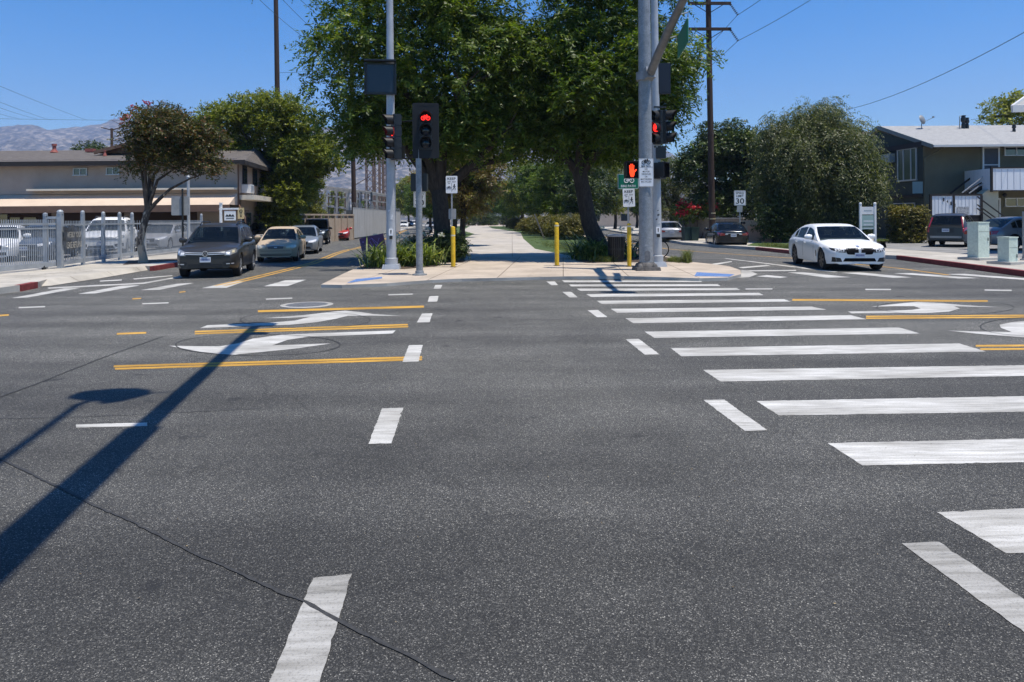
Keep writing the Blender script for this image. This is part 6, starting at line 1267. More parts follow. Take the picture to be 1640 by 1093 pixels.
def d_sporty(patch, root, P):     # white sedan: twin kidney grilles, ringed lamps, deep intakes
    for sg in (-1, 1):
        g = patch('front', [(sg * .04, .56), (sg * .06, .525), (sg * .36, .53), (sg * .41, .60)], [(sg * .04, .71), (sg * .075, .745), (sg * .385, .74), (sg * .42, .68)], BLACK_D, 'grille', .014)
        patch('front', [(sg * .03, .725), (sg * .38, .722)], [(sg * .05, .742), (sg * .39, .738)], CHROME, 'grille_trim', .016, 1, 6, par=g); patch('front', [(sg * .022, .55), (sg * .04, .55)], [(sg * .022, .72), (sg * .04, .72)], CHROME, 'grille_trim', .016, 3, 1, par=g)
        h = patch('front', [(sg * .43, .585), (sg * .62, .60), (sg * .80, .66)], [(sg * .42, .69), (sg * .62, .715), (sg * .84, .735)], TRIMB, 'headlight', .010, 4, 12)
        for c in (.53, .67):
            patch('front', *rect(sg * (c - .055), sg * (c + .055), .605 + (c - .53) * .12, .695 + (c - .53) * .12), HLAMP, 'lamp_ring', .016, 3, 3, par=h); patch('front', *rect(sg * (c - .028), sg * (c + .028), .628 + (c - .53) * .12, .672 + (c - .53) * .12), TRIMB, 'lens', .02, 2, 2, par=h)
        patch('front', [(sg * .52, .30), (sg * .80, .30)], [(sg * .58, .42), (sg * .80, .45)], TRIMB, 'side_intake', .010); patch('front', [(sg * .50, .265), (sg * .82, .275)], [(sg * .50, .295), (sg * .82, .295)], P['paint'], 'lower_lip', .02, 1, 6)
        patch('right' if sg > 0 else 'left', *rect(P['fo'] + .42, P['fo'] + .50, .42, .62), TRIMB, 'side_vent', .004, 3, 2)
    patch('front', [(-.50, .31), (.50, .31)], [(-.44, .415), (.44, .415)], BLACK_D, 'lower_intake', .010); plate_(patch, 'front', .425, root)
    e = patch('front', *rect(-.045, .045, .755, .80), mat('round_badge', (.08, .12, .25), .3), 'emblem', .008, 2, 4)
def d_suv(patch, root, P):        # grey suv: twin bar grille, big lamps, round badge
    g = patch('front', [(-.56, .70), (0, .675), (.56, .70)], [(-.56, .80), (0, .785), (.56, .80)], TRIMB, 'grille', .008)
    for z in (.715, .765): patch('front', [(-.56, z + .012), (0, z - .01), (.56, z + .012)], [(-.56, z + .036), (0, z + .016), (.56, z + .036)], CHROME, 'grille_bar', .022, 1, 12, par=g)
    for sg in (-1, 1):
        h = patch('front', [(sg * .55, .68), (sg * .70, .69), (sg * .85, .76)], [(sg * .56, .80), (sg * .72, .86), (sg * .87, .91)], mat('headlamp_dark', (.24, .24, .235), .1, .2, .7, coat=1), 'headlight', .012)
        patch('front', *rect(sg * .59, sg * .70, .71, .79), HLAMP, 'lamp', .018, 3, 3, par=h); patch('front', *rect(sg * .75, sg * .81, .77, .84), HLAMP if sg > 0 else HLWARM, 'lamp', .018, 3, 3, par=h)
        patch('front', [(sg * .55, .38), (sg * .84, .40)], [(sg * .50, .50), (sg * .84, .54)], TRIMB, 'fog_recess', .008); patch('front', [(sg * .60, .42), (sg * .80, .43)], [(sg * .60, .45), (sg * .80, .46)], CHROME, 'fog_bar', .016, 1, 4)
    patch('front', [(-.52, .30), (.52, .30)], [(-.48, .44), (.48, .44)], TRIMB, 'lower_intake', .008); plate_(patch, 'front', .49, root)
    e = tree_emblem(patch, root)
def tree_emblem(patch, root):
    V = []; e = patch('front', *rect(-.075, .075, .675, .815), TRIMB, 'emblem', .026, 3, 4)
    y = max(v.co.y for v in e.data.vertices) + .006
    mb = MB(); mb.M = Matrix.Translation((0, y, .745)) @ Matrix(((-1, 0, 0, 0), (0, 0, 1, 0), (0, 1, 0, 0), (0, 0, 0, 1)))
    mb.ring((0, 0, 0), .078, .016, 20)
    for pts in ([(-.035, .06), (0, .005), (.035, .06)], [(-.066, .03), (-.03, -.055), (0, 0), (.03, -.055), (.066, .03)]): mb.tube([(*p, 0) for p in pts], .007, 5)
    mb.build('badge', CHROME, e); return e
def d_compact(patch, root, P):    # tan compact sedan
    patch('front', [(-.30, .575), (0, .56), (.30, .575)], [(-.32, .67), (0, .69), (.32, .67)], mat('grey_grille', (.10, .10, .10), .5), 'grille', .008); patch('front', [(-.06, .60), (.06, .60)], [(-.06, .65), (.06, .65)], CHROME, 'emblem', .014, 2, 3)
    patch('front', [(-.33, .675), (0, .695), (.33, .675)], [(-.33, .69), (0, .715), (.33, .69)], CHROME, 'grille_trim', .014, 1, 8)
    for sg in (-1, 1): patch('front', [(sg * .40, .56), (sg * .60, .57), (sg * .80, .62)], [(sg * .42, .67), (sg * .62, .72), (sg * .82, .74)], HLWARM, 'headlight', .012)
    patch('front', [(-.58, .285), (.58, .285)], [(-.62, .36), (.62, .36)], TRIMB, 'lower_intake', .006); patch('front', [(-.58, .315), (.58, .315)], [(-.58, .335), (.58, .335)], P['paint'], 'intake_bar', .014, 1, 8); patch('front', [(-.8, .475), (.8, .475)], [(-.8, .485), (.8, .485)], TRIMB, 'bumper_seam', .003, 1, 14)
def rear_sedan(patch, root, P):
    for sg in (-1, 1):
        patch('rear', [(sg * .46, .70), (sg * .66, .68), (sg * .84, .70)], [(sg * .48, .80), (sg * .66, .84), (sg * .84, .86)], TLAMP, 'tail_light', .010)
        patch('rear', *rect(sg * .30, sg * .46, .74, .79), HLAMP, 'reversing_lamp', .008, 2, 4)
    plate_(patch, 'rear', .62, root, 9); patch('rear', [(-.42, .80), (.42, .80)], [(-.42, .825), (.42, .825)], CHROME, 'boot_trim', .010, 1, 8); patch('rear', [(-.75, .24), (.75, .24)], [(-.72, .36), (.72, .36)], TRIMB, 'rear_diffuser', .006)
def d_sedan(patch, root, P):
    patch('front', [(-.40, .50), (.40, .50)], [(-.42, .66), (.42, .66)], TRIMB, 'grille', .008); patch('front', [(-.42, .665), (.42, .665)], [(-.42, .685), (.42, .685)], CHROME, 'grille_trim', .012, 1, 8)
    for sg in (-1, 1): patch('front', [(sg * .46, .58), (sg * .62, .60), (sg * .82, .66)], [(sg * .46, .68), (sg * .64, .72), (sg * .84, .76)], HLAMP, 'headlight', .012)
    patch('front', [(-.6, .28), (.6, .28)], [(-.55, .40), (.55, .40)], TRIMB, 'lower_intake', .006); plate_(patch, 'front', .44, root, 4); rear_sedan(patch, root, P)
def d_suv_rear(patch, root, P):   # suv seen from behind: tall lamps up the pillars
    patch('rear', [(-.60, 1.03), (.60, 1.03)], [(-.52, 1.04), (.52, 1.04)], TRIMB, 'window_seam', .003, 1, 6)
    for sg in (-1, 1):
        patch('rear', [(sg * .70, .74), (sg * .86, .72)], [(sg * .72, .99), (sg * .86, .99)], TLAMP, 'tail_light', .012)
        mb = MB(); mb.beam((sg * .72, -P['L'] / 2 + .10, .98), (sg * .62, -P['L'] / 2 + .42, 1.46), .055, .05); mb.build('pillar_light', TLAMP, root)
    plate_(patch, 'rear', .76, root, 3); patch('rear', [(-.36, .72), (.36, .72)], [(-.36, .93), (.36, .93)], TRIMB, 'plate_recess', .004); patch('rear', [(-.82, .46), (.82, .46)], [(-.82, .56), (.82, .56)], mat('silver_bumper_trim', (.32, .30, .28), .4, .4), 'bumper_trim', .012); patch('rear', [(-.84, .26), (.84, .26)], [(-.84, .42), (.84, .42)], TRIMB, 'lower_bumper', .008)
def d_jeep(patch, root, P):
    patch('front', [(-.45, .75), (.45, .75)], [(-.45, .98), (.45, .98)], TRIMB, 'grille', .01)
    for sg in (-1, 1): patch('front', *rect(sg * .50, sg * .68, .82, .98), HLAMP, 'headlight', .015, 3, 3)
    mb = MB(); mb.box((0, P['L'] / 2 + .06, .58), (1.6, .18, .2)); mb.build('bumper', TRIMB, root)
    for sg in (-1, 1): mb = MB(); mb.box((sg * .80, P['L'] / 2 - P['fo'], .98), (.32, 1.05, .06)); mb.build('fender', TRIMB, root)
SEDAN = dict(L=4.7, W=1.82, H=1.46, wb=2.75, fo=.92, wr=.325, top=[(0, .66), (.08, .70), (.35, .78), (1.25, .92), (1.6, .97), (3.75, 1.0), (4.3, 1.02), (4.62, .99), (4.7, .90)], belt=[(0, .62), (.4, .74), (1.3, .86), (1.6, .90), (3.8, .96), (4.7, .84)], bot=[(0, .22), (.4, .19), (1.3, .19), (4.0, .20), (4.7, .28)], g0=1.22, g1=4.18, roof=[(1.22, .90), (2.05, 1.36), (2.4, 1.44), (2.9, 1.46), (3.3, 1.42), (3.6, 1.33), (4.18, 1.0)], ws=2.12, re=3.42, sw0=1.75, sw1=3.75, pillars=[(2.62, 2.70), (3.42, 3.48)], seams=[1.52, 2.66, 3.55], handles=[2.35, 3.28], bz=.92, mir=1.72, detail=d_sedan)
def variant_of(b, **k): d = dict(b); d.update(k); return d
SPORT = variant_of(SEDAN, L=4.94, W=1.87, H=1.48, wb=2.975, fo=.86, wr=.34, wt=.235, rimk=.76, top=[(0, .70), (.06, .74), (.4, .84), (1.3, .96), (1.65, 1.0), (3.9, 1.03), (4.5, 1.06), (4.86, 1.02), (4.94, .93)], belt=[(0, .66), (.4, .79), (1.3, .90), (1.65, .93), (4.0, .99), (4.94, .86)], g0=1.30, g1=4.40, roof=[(1.30, .93), (2.15, 1.38), (2.5, 1.46), (3.0, 1.48), (3.5, 1.44), (3.8, 1.35), (4.4, 1.04)], ws=2.2, re=3.62, sw0=1.85, sw1=3.95, pillars=[(2.74, 2.83), (3.62, 3.68)], seams=[1.6, 2.78, 3.7], handles=[2.45, 3.42], bz=.95, mir=1.82, detail=d_sporty, spokes=7, nk=.22, nr=.7, steer=.0)
SUV = variant_of(SEDAN, L=4.43, W=1.81, H=1.68, wb=2.60, fo=.90, wr=.345, rimk=.66, top=[(0, .80), (.07, .88), (.35, .96), (1.2, 1.07), (1.5, 1.10), (3.9, 1.14), (4.3, 1.12), (4.43, 1.0)], belt=[(0, .74), (.35, .90), (1.2, 1.0), (1.5, 1.02), (4.0, 1.08), (4.43, .95)], bot=[(0, .30), (.4, .24), (1.3, .24), (3.9, .25), (4.43, .34)], g0=1.15, g1=4.36, roof=[(1.15, 1.03), (1.9, 1.52), (2.2, 1.63), (2.8, 1.68), (3.6, 1.65), (4.0, 1.56), (4.36, 1.10)], ws=1.98, re=3.98, sw0=1.65, sw1=3.95, pillars=[(2.42, 2.52), (3.36, 3.44)], seams=[1.45, 2.48, 3.4], handles=[2.15, 3.1], bz=1.04, mir=1.62, detail=d_suv, rails=True, sill=True, nk=.20, nr=.6, nkz=.06, nz=.55, tum=.22)
COMPACT = variant_of(SEDAN, L=4.53, W=1.70, H=1.47, wb=2.60, fo=.90, wr=.30, rimk=.62, detail=d_compact, nk=.24, top=[(0, .66), (.08, .71), (.35, .80), (1.1, .93), (1.5, .97), (3.6, 1.0), (4.15, 1.02), (4.45, .99), (4.53, .90)], g0=1.12, g1=4.02, roof=[(1.12, .90), (1.95, 1.36), (2.3, 1.45), (2.8, 1.47), (3.15, 1.43), (3.45, 1.34), (4.02, 1.0)], belt=[(0, .62), (.4, .75), (1.2, .87), (1.5, .90), (3.7, .95), (4.53, .84)], ws=2.02, re=3.28, sw0=1.65, sw1=3.6, pillars=[(2.5, 2.58), (3.26, 3.32)], seams=[1.42, 2.54, 3.4], handles=[2.22, 3.12], mir=1.62)
JEEP = variant_of(SUV, L=4.2, W=1.80, H=1.85, wb=2.6, fo=.75, wr=.40, top=[(0, 1.0), (.1, 1.06), (1.4, 1.12), (1.6, 1.14), (4.1, 1.15), (4.2, 1.1)], belt=[(0, .98), (.1, 1.03), (1.4, 1.08), (4.2, 1.08)], bot=[(0, .50), (4.2, .48)], g0=1.5, g1=4.18, roof=[(1.5, 1.1), (1.85, 1.74), (2.0, 1.83), (4.05, 1.85), (4.18, 1.75)], ws=1.9, re=4.1, sw0=1.7, sw1=4.0, tum=.08, pillars=[(2.6, 2.7), (3.3, 3.4)], detail=d_jeep, rails=False, sill=False, nk=.12, rk=.06, nkz=.02, mir=1.75, seams=[1.6, 2.6], handles=[2.4], bz=1.06)
def place(o, front, slope, label=None, s=.95, back=False):
    """front: middle of the car's nearest end on the ground; slope: sideways drift of the car's length per metre away"""
    d = Vector((slope, 1, 0)).normalized(); L = o['_len'] * s; c = Vector((front[0], front[1], 0)) + d * (L / 2)
    o.location = (c.x, c.y, front[2] if len(front) > 2 else 0); o.scale = (s,) * 3
    h = d if back else -d; o.rotation_euler = (0, 0, math.atan2(-h.x, h.y))
    if label: o['label'] = label
LEN = {}
def car(name, label, P, paint, rim=RIMS, group='cars on the streets'):
    P = dict(P); P['paint'] = paint; o = build_car(name, label, 'car', P, paint, rim, group); LEN[o.name] = P['L']; return o
def seat(o, front, slope, L, s=.95, back=False, label=None):
    d = Vector((slope, 1, 0)).normalized(); c = Vector((front[0], front[1], 0)) + d * (L * s / 2); h = d if back else -d
    o.location = (c.x, c.y, front[2] if len(front) > 2 else 0); o.scale = (s,) * 3; o.rotation_euler = (0, 0, math.atan2(-h.x, h.y))
    if label: o['label'] = label
    return o
white = car('parked_car', 'white sporty sedan with twin dark grilles waiting at the right crosswalk', SPORT, carpaint('white_car_paint', (.80, .79, .765), 0, .25), RIMD)
d = Vector((.10, 1, 0)).normalized(); white.location = (10.52, 23.75, 0); white.scale = (.95,) * 3; white.rotation_euler = (0, 0, math.atan2(d.x, -d.y))
suv = car('suv', 'dark grey suv at the head of the queue on the left street', SUV, carpaint('dark_grey_metallic', (.036, .035, .034), .2)); seat(suv, (-8.80, 20.75), -.20, 4.43, label=None)
tan = car('sedan', 'tan compact sedan second in the queue on the left street', COMPACT, carpaint('tan_metallic', (.46, .36, .245), .0, .5, .2, .06)); seat(tan, (-9.25, 28.3), -.19, 4.53)
slv = car('sedan', 'silver blue sedan third in the queue behind the tan sedan', SEDAN, carpaint('silver_blue_metallic', (.22, .245, .27), .45)); seat(slv, (-10.25, 34.8), -.19, 4.7)
blu = copy_tree(slv)
def recolor(o, m, old):
    for ch in [c for c in COL.objects if c.parent == o]:
        if ch.type == 'MESH' and ch.data.materials and ch.data.materials[0] == old:
            for sl in ch.material_slots:
                if sl.material == old: sl.link = 'OBJECT'; sl.material = m
old = [c for c in COL.objects if c.parent == slv and c.name.startswith('body')][0].data.materials[0]
NAVY = carpaint('navy_metallic', (.025, .035, .055), .4); recolor(blu, NAVY, old); seat(blu, (-12.0, 41.0), -.19, 4.7, label='dark navy sedan between the silver blue sedan and the black off roader')
jp = car('off_roader', 'boxy black off roader high in the queue on the left street', JEEP, carpaint('black_green_paint', (.014, .017, .016), .2)); seat(jp, (-13.2, 48.5), -.2, 4.2)
red = copy_tree(slv); RED_ = carpaint('red_car_paint', (.36, .018, .02), .1); recolor(red, RED_, old); seat(red, (-13.75, 57), -.17, 4.7, label='red car behind the black off roader with its bonnet toward the camera')
wh2 = copy_tree(slv); WH = carpaint('plain_white_paint', (.76, .755, .735), 0); recolor(wh2, WH, old); seat(wh2, (-14.3, 63.5), -.17, 4.7, label='white car last in the parked queue behind the red car')
blk = copy_tree(slv); BK = carpaint('black_car_paint', (.010, .010, .012), .1, .18); recolor(blk, BK, old); seat(blk, (11.75, 38.4), .10, 4.7, back=True, label='black sedan parked under the SPEED LIMIT 30 sign, seen from behind')
sv2 = copy_tree(slv); SV = carpaint('silver_car_paint', (.36, .36, .37), .6); recolor(sv2, SV, old); seat(sv2, (10.6, 48), .06, 4.7, back=True, label='silver sedan seen from behind beside the dark bins')
for u, dd, m_, lab in ((940, 76, WH, 'white sedan seen from behind between the two right trunks'), (917, 92, NAVY, 'dark sedan far along the right street left of the white sedan'), (905, 104, SV, 'silver sedan farthest along the right street')):
    o = copy_tree(slv); recolor(o, m_, old); p = AT(u, 352, dd); seat(o, (p.x, dd), -.08, 4.7, back=True, label=lab)
for u, dd, m_, lab in ((646, 138, WH, 'leftmost far white car at the bend of the left street'), (655, 150, NAVY, 'dark far car between two white cars at the bend'), (662, 158, WH, 'right far white car beside the thin pole at the bend'), (690, 112, SV, 'pale far car behind the bike signal post')):
    o = copy_tree(slv); recolor(o, m_, old); p = AT(u, 352, dd); seat(o, (p.x, dd), -.12, 4.7, label=lab)
# cars in the lot behind the fence
def lot(o, u, dist, ang, lab, s=.97): p = AT(u, 352, dist); o.location = (p.x, p.y, .15); o.scale = (s,) * 3; o.rotation_euler = (0, 0, math.radians(ang)); o['label'] = lab; o['group'] = 'cars in the lot behind the fence'
o = copy_tree(slv); recolor(o, WH, old); lot(o, 2, 29.0, 205, 'white sedan behind the sliding gate at the left edge')
o = copy_tree(slv); GB_ = carpaint('blue_grey_paint', (.065, .085, .115), .4); recolor(o, GB_, old); lot(o, 70, 30.0, 196, 'blue grey sedan behind the sliding gate beside the banner')
o = copy_tree(slv); recolor(o, WH, old); lot(o, 138, 36, 190, 'white sedan behind the fence between banner and white van')
suvbody = [c for c in COL.objects if c.parent == suv and c.name.startswith('body')][0].data.materials[0]
o = copy_tree(suv); recolor(o, WH, suvbody); lot(o, 176, 34.0, 200, 'tall white suv behind the picket fence left of the bronze tree', 1.03)
o = copy_tree(slv); recolor(o, SV, old); lot(o, 262, 38.5, 185, 'silver sedan behind the fence right of the bronze tree')
o = copy_tree(slv); recolor(o, BK, old); lot(o, 412, 47, 205, 'black car in the shade under the rounded tree beside the beige house'); o.location.z = .1
# parked by the green house
crv = car('suv', 'dark grey brown suv with tall red tail lights parked before the white boards', variant_of(SUV, detail=d_suv_rear, L=4.5, H=1.66, rails=False), carpaint('dark_bronze_metallic', (.040, .036, .033), .3)); seat(crv, (20.1, 33.6, .15), .86, 4.5, back=True)
o = copy_tree(slv); GS = carpaint('grey_silver_paint', (.16, .17, .185), .55); recolor(o, GS, old); p = AT(1640, 352, 31.0); o.location = (p.x + .1, 31.2, .15); o.scale = (.97,) * 3; o.rotation_euler = (0, 0, math.radians(-80)); o['label'] = 'grey silver sedan seen from its side behind the utility cabinets'
# ------------------------------------------------------------------ plants
def unit(a): return a / np.maximum(np.linalg.norm(a, axis=-1, keepdims=True), 1e-6)
def spray_leaves(rng, O, A, N, m, L, ls, ws, droop=0.2, jit=0.35):
    S = len(O); h = m // 2
    t = np.tile(np.repeat(np.linspace(0.08, 1, h), 2), (S, 1))[:, :m]
    sg = np.tile(np.tile([1, -1], h), (S, 1))[:, :m]
    Ls = (L * rng.uniform(0.6, 1.25, (S, 1)))
    side = unit(np.cross(A, N))
    base = O[:, None] + A[:, None] * (t * Ls)[..., None] - np.array([0, 0, 1.0]) * ((t ** 2) * Ls * droop)[..., None]
    d = unit(side[:, None] * sg[..., None] + A[:, None] * 0.55 + rng.normal(0, jit, (S, m, 3)) - np.array([0, 0, droop]))
    w = unit(np.cross(d, N[:, None] + rng.normal(0, jit * 1.2, (S, m, 3))))
    l = (ls * rng.uniform(0.7, 1.3, (S, m)))[..., None]; ww = (ws * rng.uniform(0.7, 1.3, (S, m)))[..., None]
    V = np.stack([base, base + d * l * 0.45 + w * ww / 2, base + d * l, base + d * l * 0.45 - w * ww / 2], 2).reshape(-1, 3)
    return V
def blobs_from(rng, masses, r0, r1):
    out = []
    for (cx, cy, cz, rx, ry, rz, n) in masses:
        d = unit(rng.normal(0, 1, (n, 3))); rr = rng.uniform(0.35, 1.0, (n, 1)) ** 0.5
        p = np.array([cx, cy, cz]) + d * rr * np.array([rx, ry, rz])
        r = rng.uniform(r0, r1, (n, 1))
        out.append(np.hstack([p, r]))
    return np.vstack(out)
def crown_mesh(rng, blobs, dens, m, L, ls, ws, droop=0.25, flat_=0.75, low=-0.55, jit=0.35, hang=0.0):
    Os, As, Ns = [], [], []
    for x, y, z, r in blobs:
        n = max(6, int(dens * r * r))
        d = unit(rng.normal(0, 1, (n * 2, 3))); d = d[d[:, 2] > low][:n]
        rad = r * rng.uniform(0.5, 1.0, (len(d), 1))
        Os.append(np.array([x, y, z]) + d * rad * np.array([1, 1, flat_]))
        As.append(unit(d + rng.normal(0, 0.5, d.shape) - np.array([0, 0, hang])))
        Ns.append(unit(d * 0.5 + np.array([0, 0, 0.8]) + rng.normal(0, 0.35, d.shape)))
    return spray_leaves(rng, np.vstack(Os), np.vstack(As), np.vstack(Ns), m, L, ls, ws, droop, jit)
def quads(V): return np.arange(len(V), dtype=np.int32).reshape(-1, 4)
def limbs(mb, rng, base, r, fork, targets, sub=None, n=9, wob=0.12):
    """trunk from base to fork, then a limb to every target with thinner twigs"""
    base, fork = Vector(base), Vector(fork)
    pts = [base + Vector((0, 0, -0.1)), base.lerp(fork, 0.08), base.lerp(fork, 0.4) + Vector((rng.normal(0, wob), rng.normal(0, wob), 0)), fork]
    mb.tube(pts, [r * 1.5, r * 1.1, r * 0.92, r * 0.85], n)
    for k, t in enumerate(targets):
        t = Vector(t); mid = fork.lerp(t, 0.45) + Vector((rng.normal(0, .25), rng.normal(0, .25), 0.25 + rng.normal(0, .15)))
        q = mid.lerp(t, 0.55) + Vector((rng.normal(0, .15), rng.normal(0, .15), 0.1))
        mb.tube([fork - Vector((0, 0, r * .4)), fork.lerp(mid, 0.4), mid, q, t], [r * 0.62, r * 0.5, r * 0.36, r * 0.22, r * 0.07], 7)
        for _ in range(3):
            e = mid.lerp(t, rng.uniform(0.1, 0.9)); f = e + Vector((rng.normal(0, 0.8), rng.normal(0, 0.8), rng.uniform(0.2, 0.9)))
            mb.tube([e, e.lerp(f, .5) + Vector((0, 0, .06)), f], [r * 0.2, r * 0.12, r * 0.04], 5)
def tree(name, label, base, seed, trunk_r, fork, targets, masses, r01, dens, m, L, ls, ws, leaf, bark, group=None, cat='tree', rz=0.0, **kw):
    rng = np.random.default_rng(seed)
    root = thing(name, label, cat, base, rz, group, local=True)
    mb = MB(); limbs(mb, rng, (0, 0, 0), trunk_r, fork, targets); mb.build('trunk', bark, root, smooth=True, angle=60)
    bl = blobs_from(rng, masses, *r01)
    V = crown_mesh(rng, bl, dens, m, L, ls, ws, **kw)
    np_mesh('crown', V, quads(V), leaf, root)
    return root

# two big feathery trees over the path
b = G(697, 421); D0 = b.y
tree('jacaranda_tree', 'tall feathery green tree with dark leaning trunk left of the bike path', (b.x, b.y, 0.08), 3, 0.36, (0.15, 0.2, 2.6),
     [(-3.0, -.3, 6.2), (-1.5, -1.5, 7.5), (1.8, -1.2, 7.0), (3.2, 0.8, 5.2), (0.5, 2.2, 8.2), (-2.6, 2.0, 8.2), (3.2, 2.4, 4.2)],
     [(-2.6, -0.6, 6.9, 1.8, 2.0, 2.0, 21), (-0.9, -0.8, 8.0, 2.4, 2.4, 2.0, 24), (1.6, 0.4, 7.4, 2.3, 2.6, 2.2, 24), (-0.9, 0.0, 10.0, 2.8, 2.6, 1.7, 27), (1.2, 0.6, 10.0, 1.7, 2.4, 1.5, 21), (3.0, 1.0, 7.0, 1.4, 2.2, 2.0, 21),
      (-2.4, -0.4, 4.9, 1.0, 1.4, 0.9, 8), (0.4, 1.2, 5.2, 2.2, 2.4, 1.1, 21), (2.8, 1.2, 5.0, 1.2, 1.8, 1.2, 13), (.2, .4, 4.9, 1.6, 1.8, .5, 14), (-2.3, .2, 4.8, .9, 1.2, .7, 8), (-1.2, .6, 5.6, 1.8, 1.8, 1.2, 16)],
     (0.6, 1.15), 62, 14, 0.55, 0.19, 0.062, L_JAC, BARK, droop=0.28)
b = G(972, 419)
tree('jacaranda_tree', 'tall feathery green tree with forked leaning trunk right of the bike path', (b.x, b.y + 1.0, 0.08), 8, 0.34, (-0.9, 0.2, 3.4),
     [(-2.6, 0.4, 6.0), (-0.8, -1.6, 7.0), (1.4, -0.6, 7.2), (2.0, 0.6, 6.6), (-1.0, 1.8, 8.4), (1.4, 1.8, 8.6), (-2.2, 1.5, 4.6)],
     [(-1.4, -0.4, 6.9, 1.9, 2.4, 2.2, 26), (0.6, -0.9, 7.0, 2.0, 2.4, 2.4, 28), (1.9, 0.0, 7.2, 1.3, 2.2, 1.8, 21), (-.5, 0.2, 10.2, 1.6, 2.4, 1.8, 24), (1.0, 0.2, 10.4, 2.0, 2.6, 1.6, 21), (-2.6, 0.4, 6.6, 1.4, 2.0, 1.8, 21),
      (-1.6, 0.8, 4.9, 1.6, 2.0, 1.1, 14), (0.8, 0.6, 4.8, 1.8, 2.0, 1.1, 16), (1.8, 0.8, 5.4, 1.0, 1.6, 0.9, 8), (-2.1, 1.0, 7.8, 1.0, 1.6, 1.0, 11), (-1.3, .4, 4.9, 1.5, 1.8, .5, 14), (1.0, .2, 4.7, 1.3, 1.6, .6, 12), (-2.8, .8, 5.4, 1.2, 1.6, 1.0, 13)],
     (0.6, 1.15), 62, 14, 0.55, 0.19, 0.062, L_JAC, BARK, droop=0.28)
# crepe myrtle by the fence
b = G(229, 421, .15)
t = tree('crepe_myrtle_tree', 'small bronze crowned tree with pale peeling trunk in front of the grey fence', (b.x, b.y, 0.15), 5, 0.135, (0.15, 0.05, 1.9),
     [(-.2, 0, 3.9), (0.7, -0.4, 4.4), (1.9, 0.2, 3.7), (1.2, 0.5, 4.6), (.3, 0.3, 4.5), (2.3, -.2, 3.2)],
     [(0.9, 0, 4.85, 1.15, 1.2, 0.75, 54), (1.9, 0, 4.3, .85, 1.1, 0.7, 36), (0.1, 0, 4.5, 0.5, 0.9, 0.7, 24), (1.3, 0, 3.75, 1.2, 1.0, 0.45, 34), (2.5, 0, 3.55, 0.4, 0.7, 0.4, 10), (-.2, 0, 3.4, 0.2, 0.4, 0.5, 6), (.5, 0, 4.1, .9, .9, .5, 24)],
     (0.28, 0.5), 150, 10, 0.26, 0.085, 0.048, L_MYRTLE, BARK_P, droop=0.15)
rng = np.random.default_rng(4)
V = crown_mesh(rng, np.array([(-.5, -.2, 5.25, .13), (-.1, -.4, 5.6, .10), (.35, -.3, 5.75, .11), (-.45, -.3, 5.1, .09)]), 900, 10, 0.1, 0.05, 0.05)
np_mesh('blossom', V, quads(V), L_PINK, t)
# big round tree behind the queue of cars
b = AT(432, 396, 49)
tree('round_street_tree', 'large rounded olive green tree beside the tall left utility pole', (b.x, b.y, 0.15), 11, 0.34, (-0.3, 0, 3.4),
     [(-3.4, 0, 6.5), (-1.4, -1.2, 7.6), (1.4, -.8, 7.0), (3.2, 0, 5.2), (0.2, 1.4, 8.2), (3.6, .5, 4.4), (-2.6, 1, 5.2)],
     [(-2.9, 0, 7.6, 2.1, 2.2, 1.8, 50), (-0.2, -.4, 8.4, 2.0, 2.2, 1.6, 44), (1.6, 0, 8.0, 1.5, 2.0, 1.8, 34), (-1.6, 0, 5.4, 1.9, 2.0, 1.5, 40), (1.6, 0, 5.6, 2.0, 2.0, 1.6, 36), (3.3, 0, 6.0, 1.3, 1.6, 1.5, 30), (-4.4, 0, 7.4, .9, 1.2, 1.0, 14), (.2, 0, 3.6, 1.6, 1.6, 1.0, 30), (1.6, -.4, 3.4, 1.5, 1.4, 1.2, 30), (-1.4, 0, 3.2, 1.2, 1.4, 1.0, 22), (.6, -.3, 1.8, 1.5, 1.2, .8, 22)],
     (0.5, 0.85), 95, 10, 0.36, 0.17, 0.085, L_OLIVE, BARK, droop=0.05)
b = AT(492, 386, 61)
tree('columnar_conifer', 'bright lime green upright conifer behind the black off roader', (b.x, b.y, 0.15), 12, 0.16, (0, 0, 1.0), [(0, 0, 3.6), (.5, 0, 2.6), (-.5, 0, 2.8)],
     [(0.1, 0, 2.4, 1.1, 1.1, 1.7, 46), (0.6, 0, 4.2, .55, .7, 1.1, 14), (-1.0, 0, 3.0, .6, .8, 1.0, 14), (0.1, 0, 1.1, 1.2, 1.1, .7, 18)], (0.35, 0.6), 150, 10, 0.3, 0.13, 0.06, L_LIME, BARK, droop=-0.35)
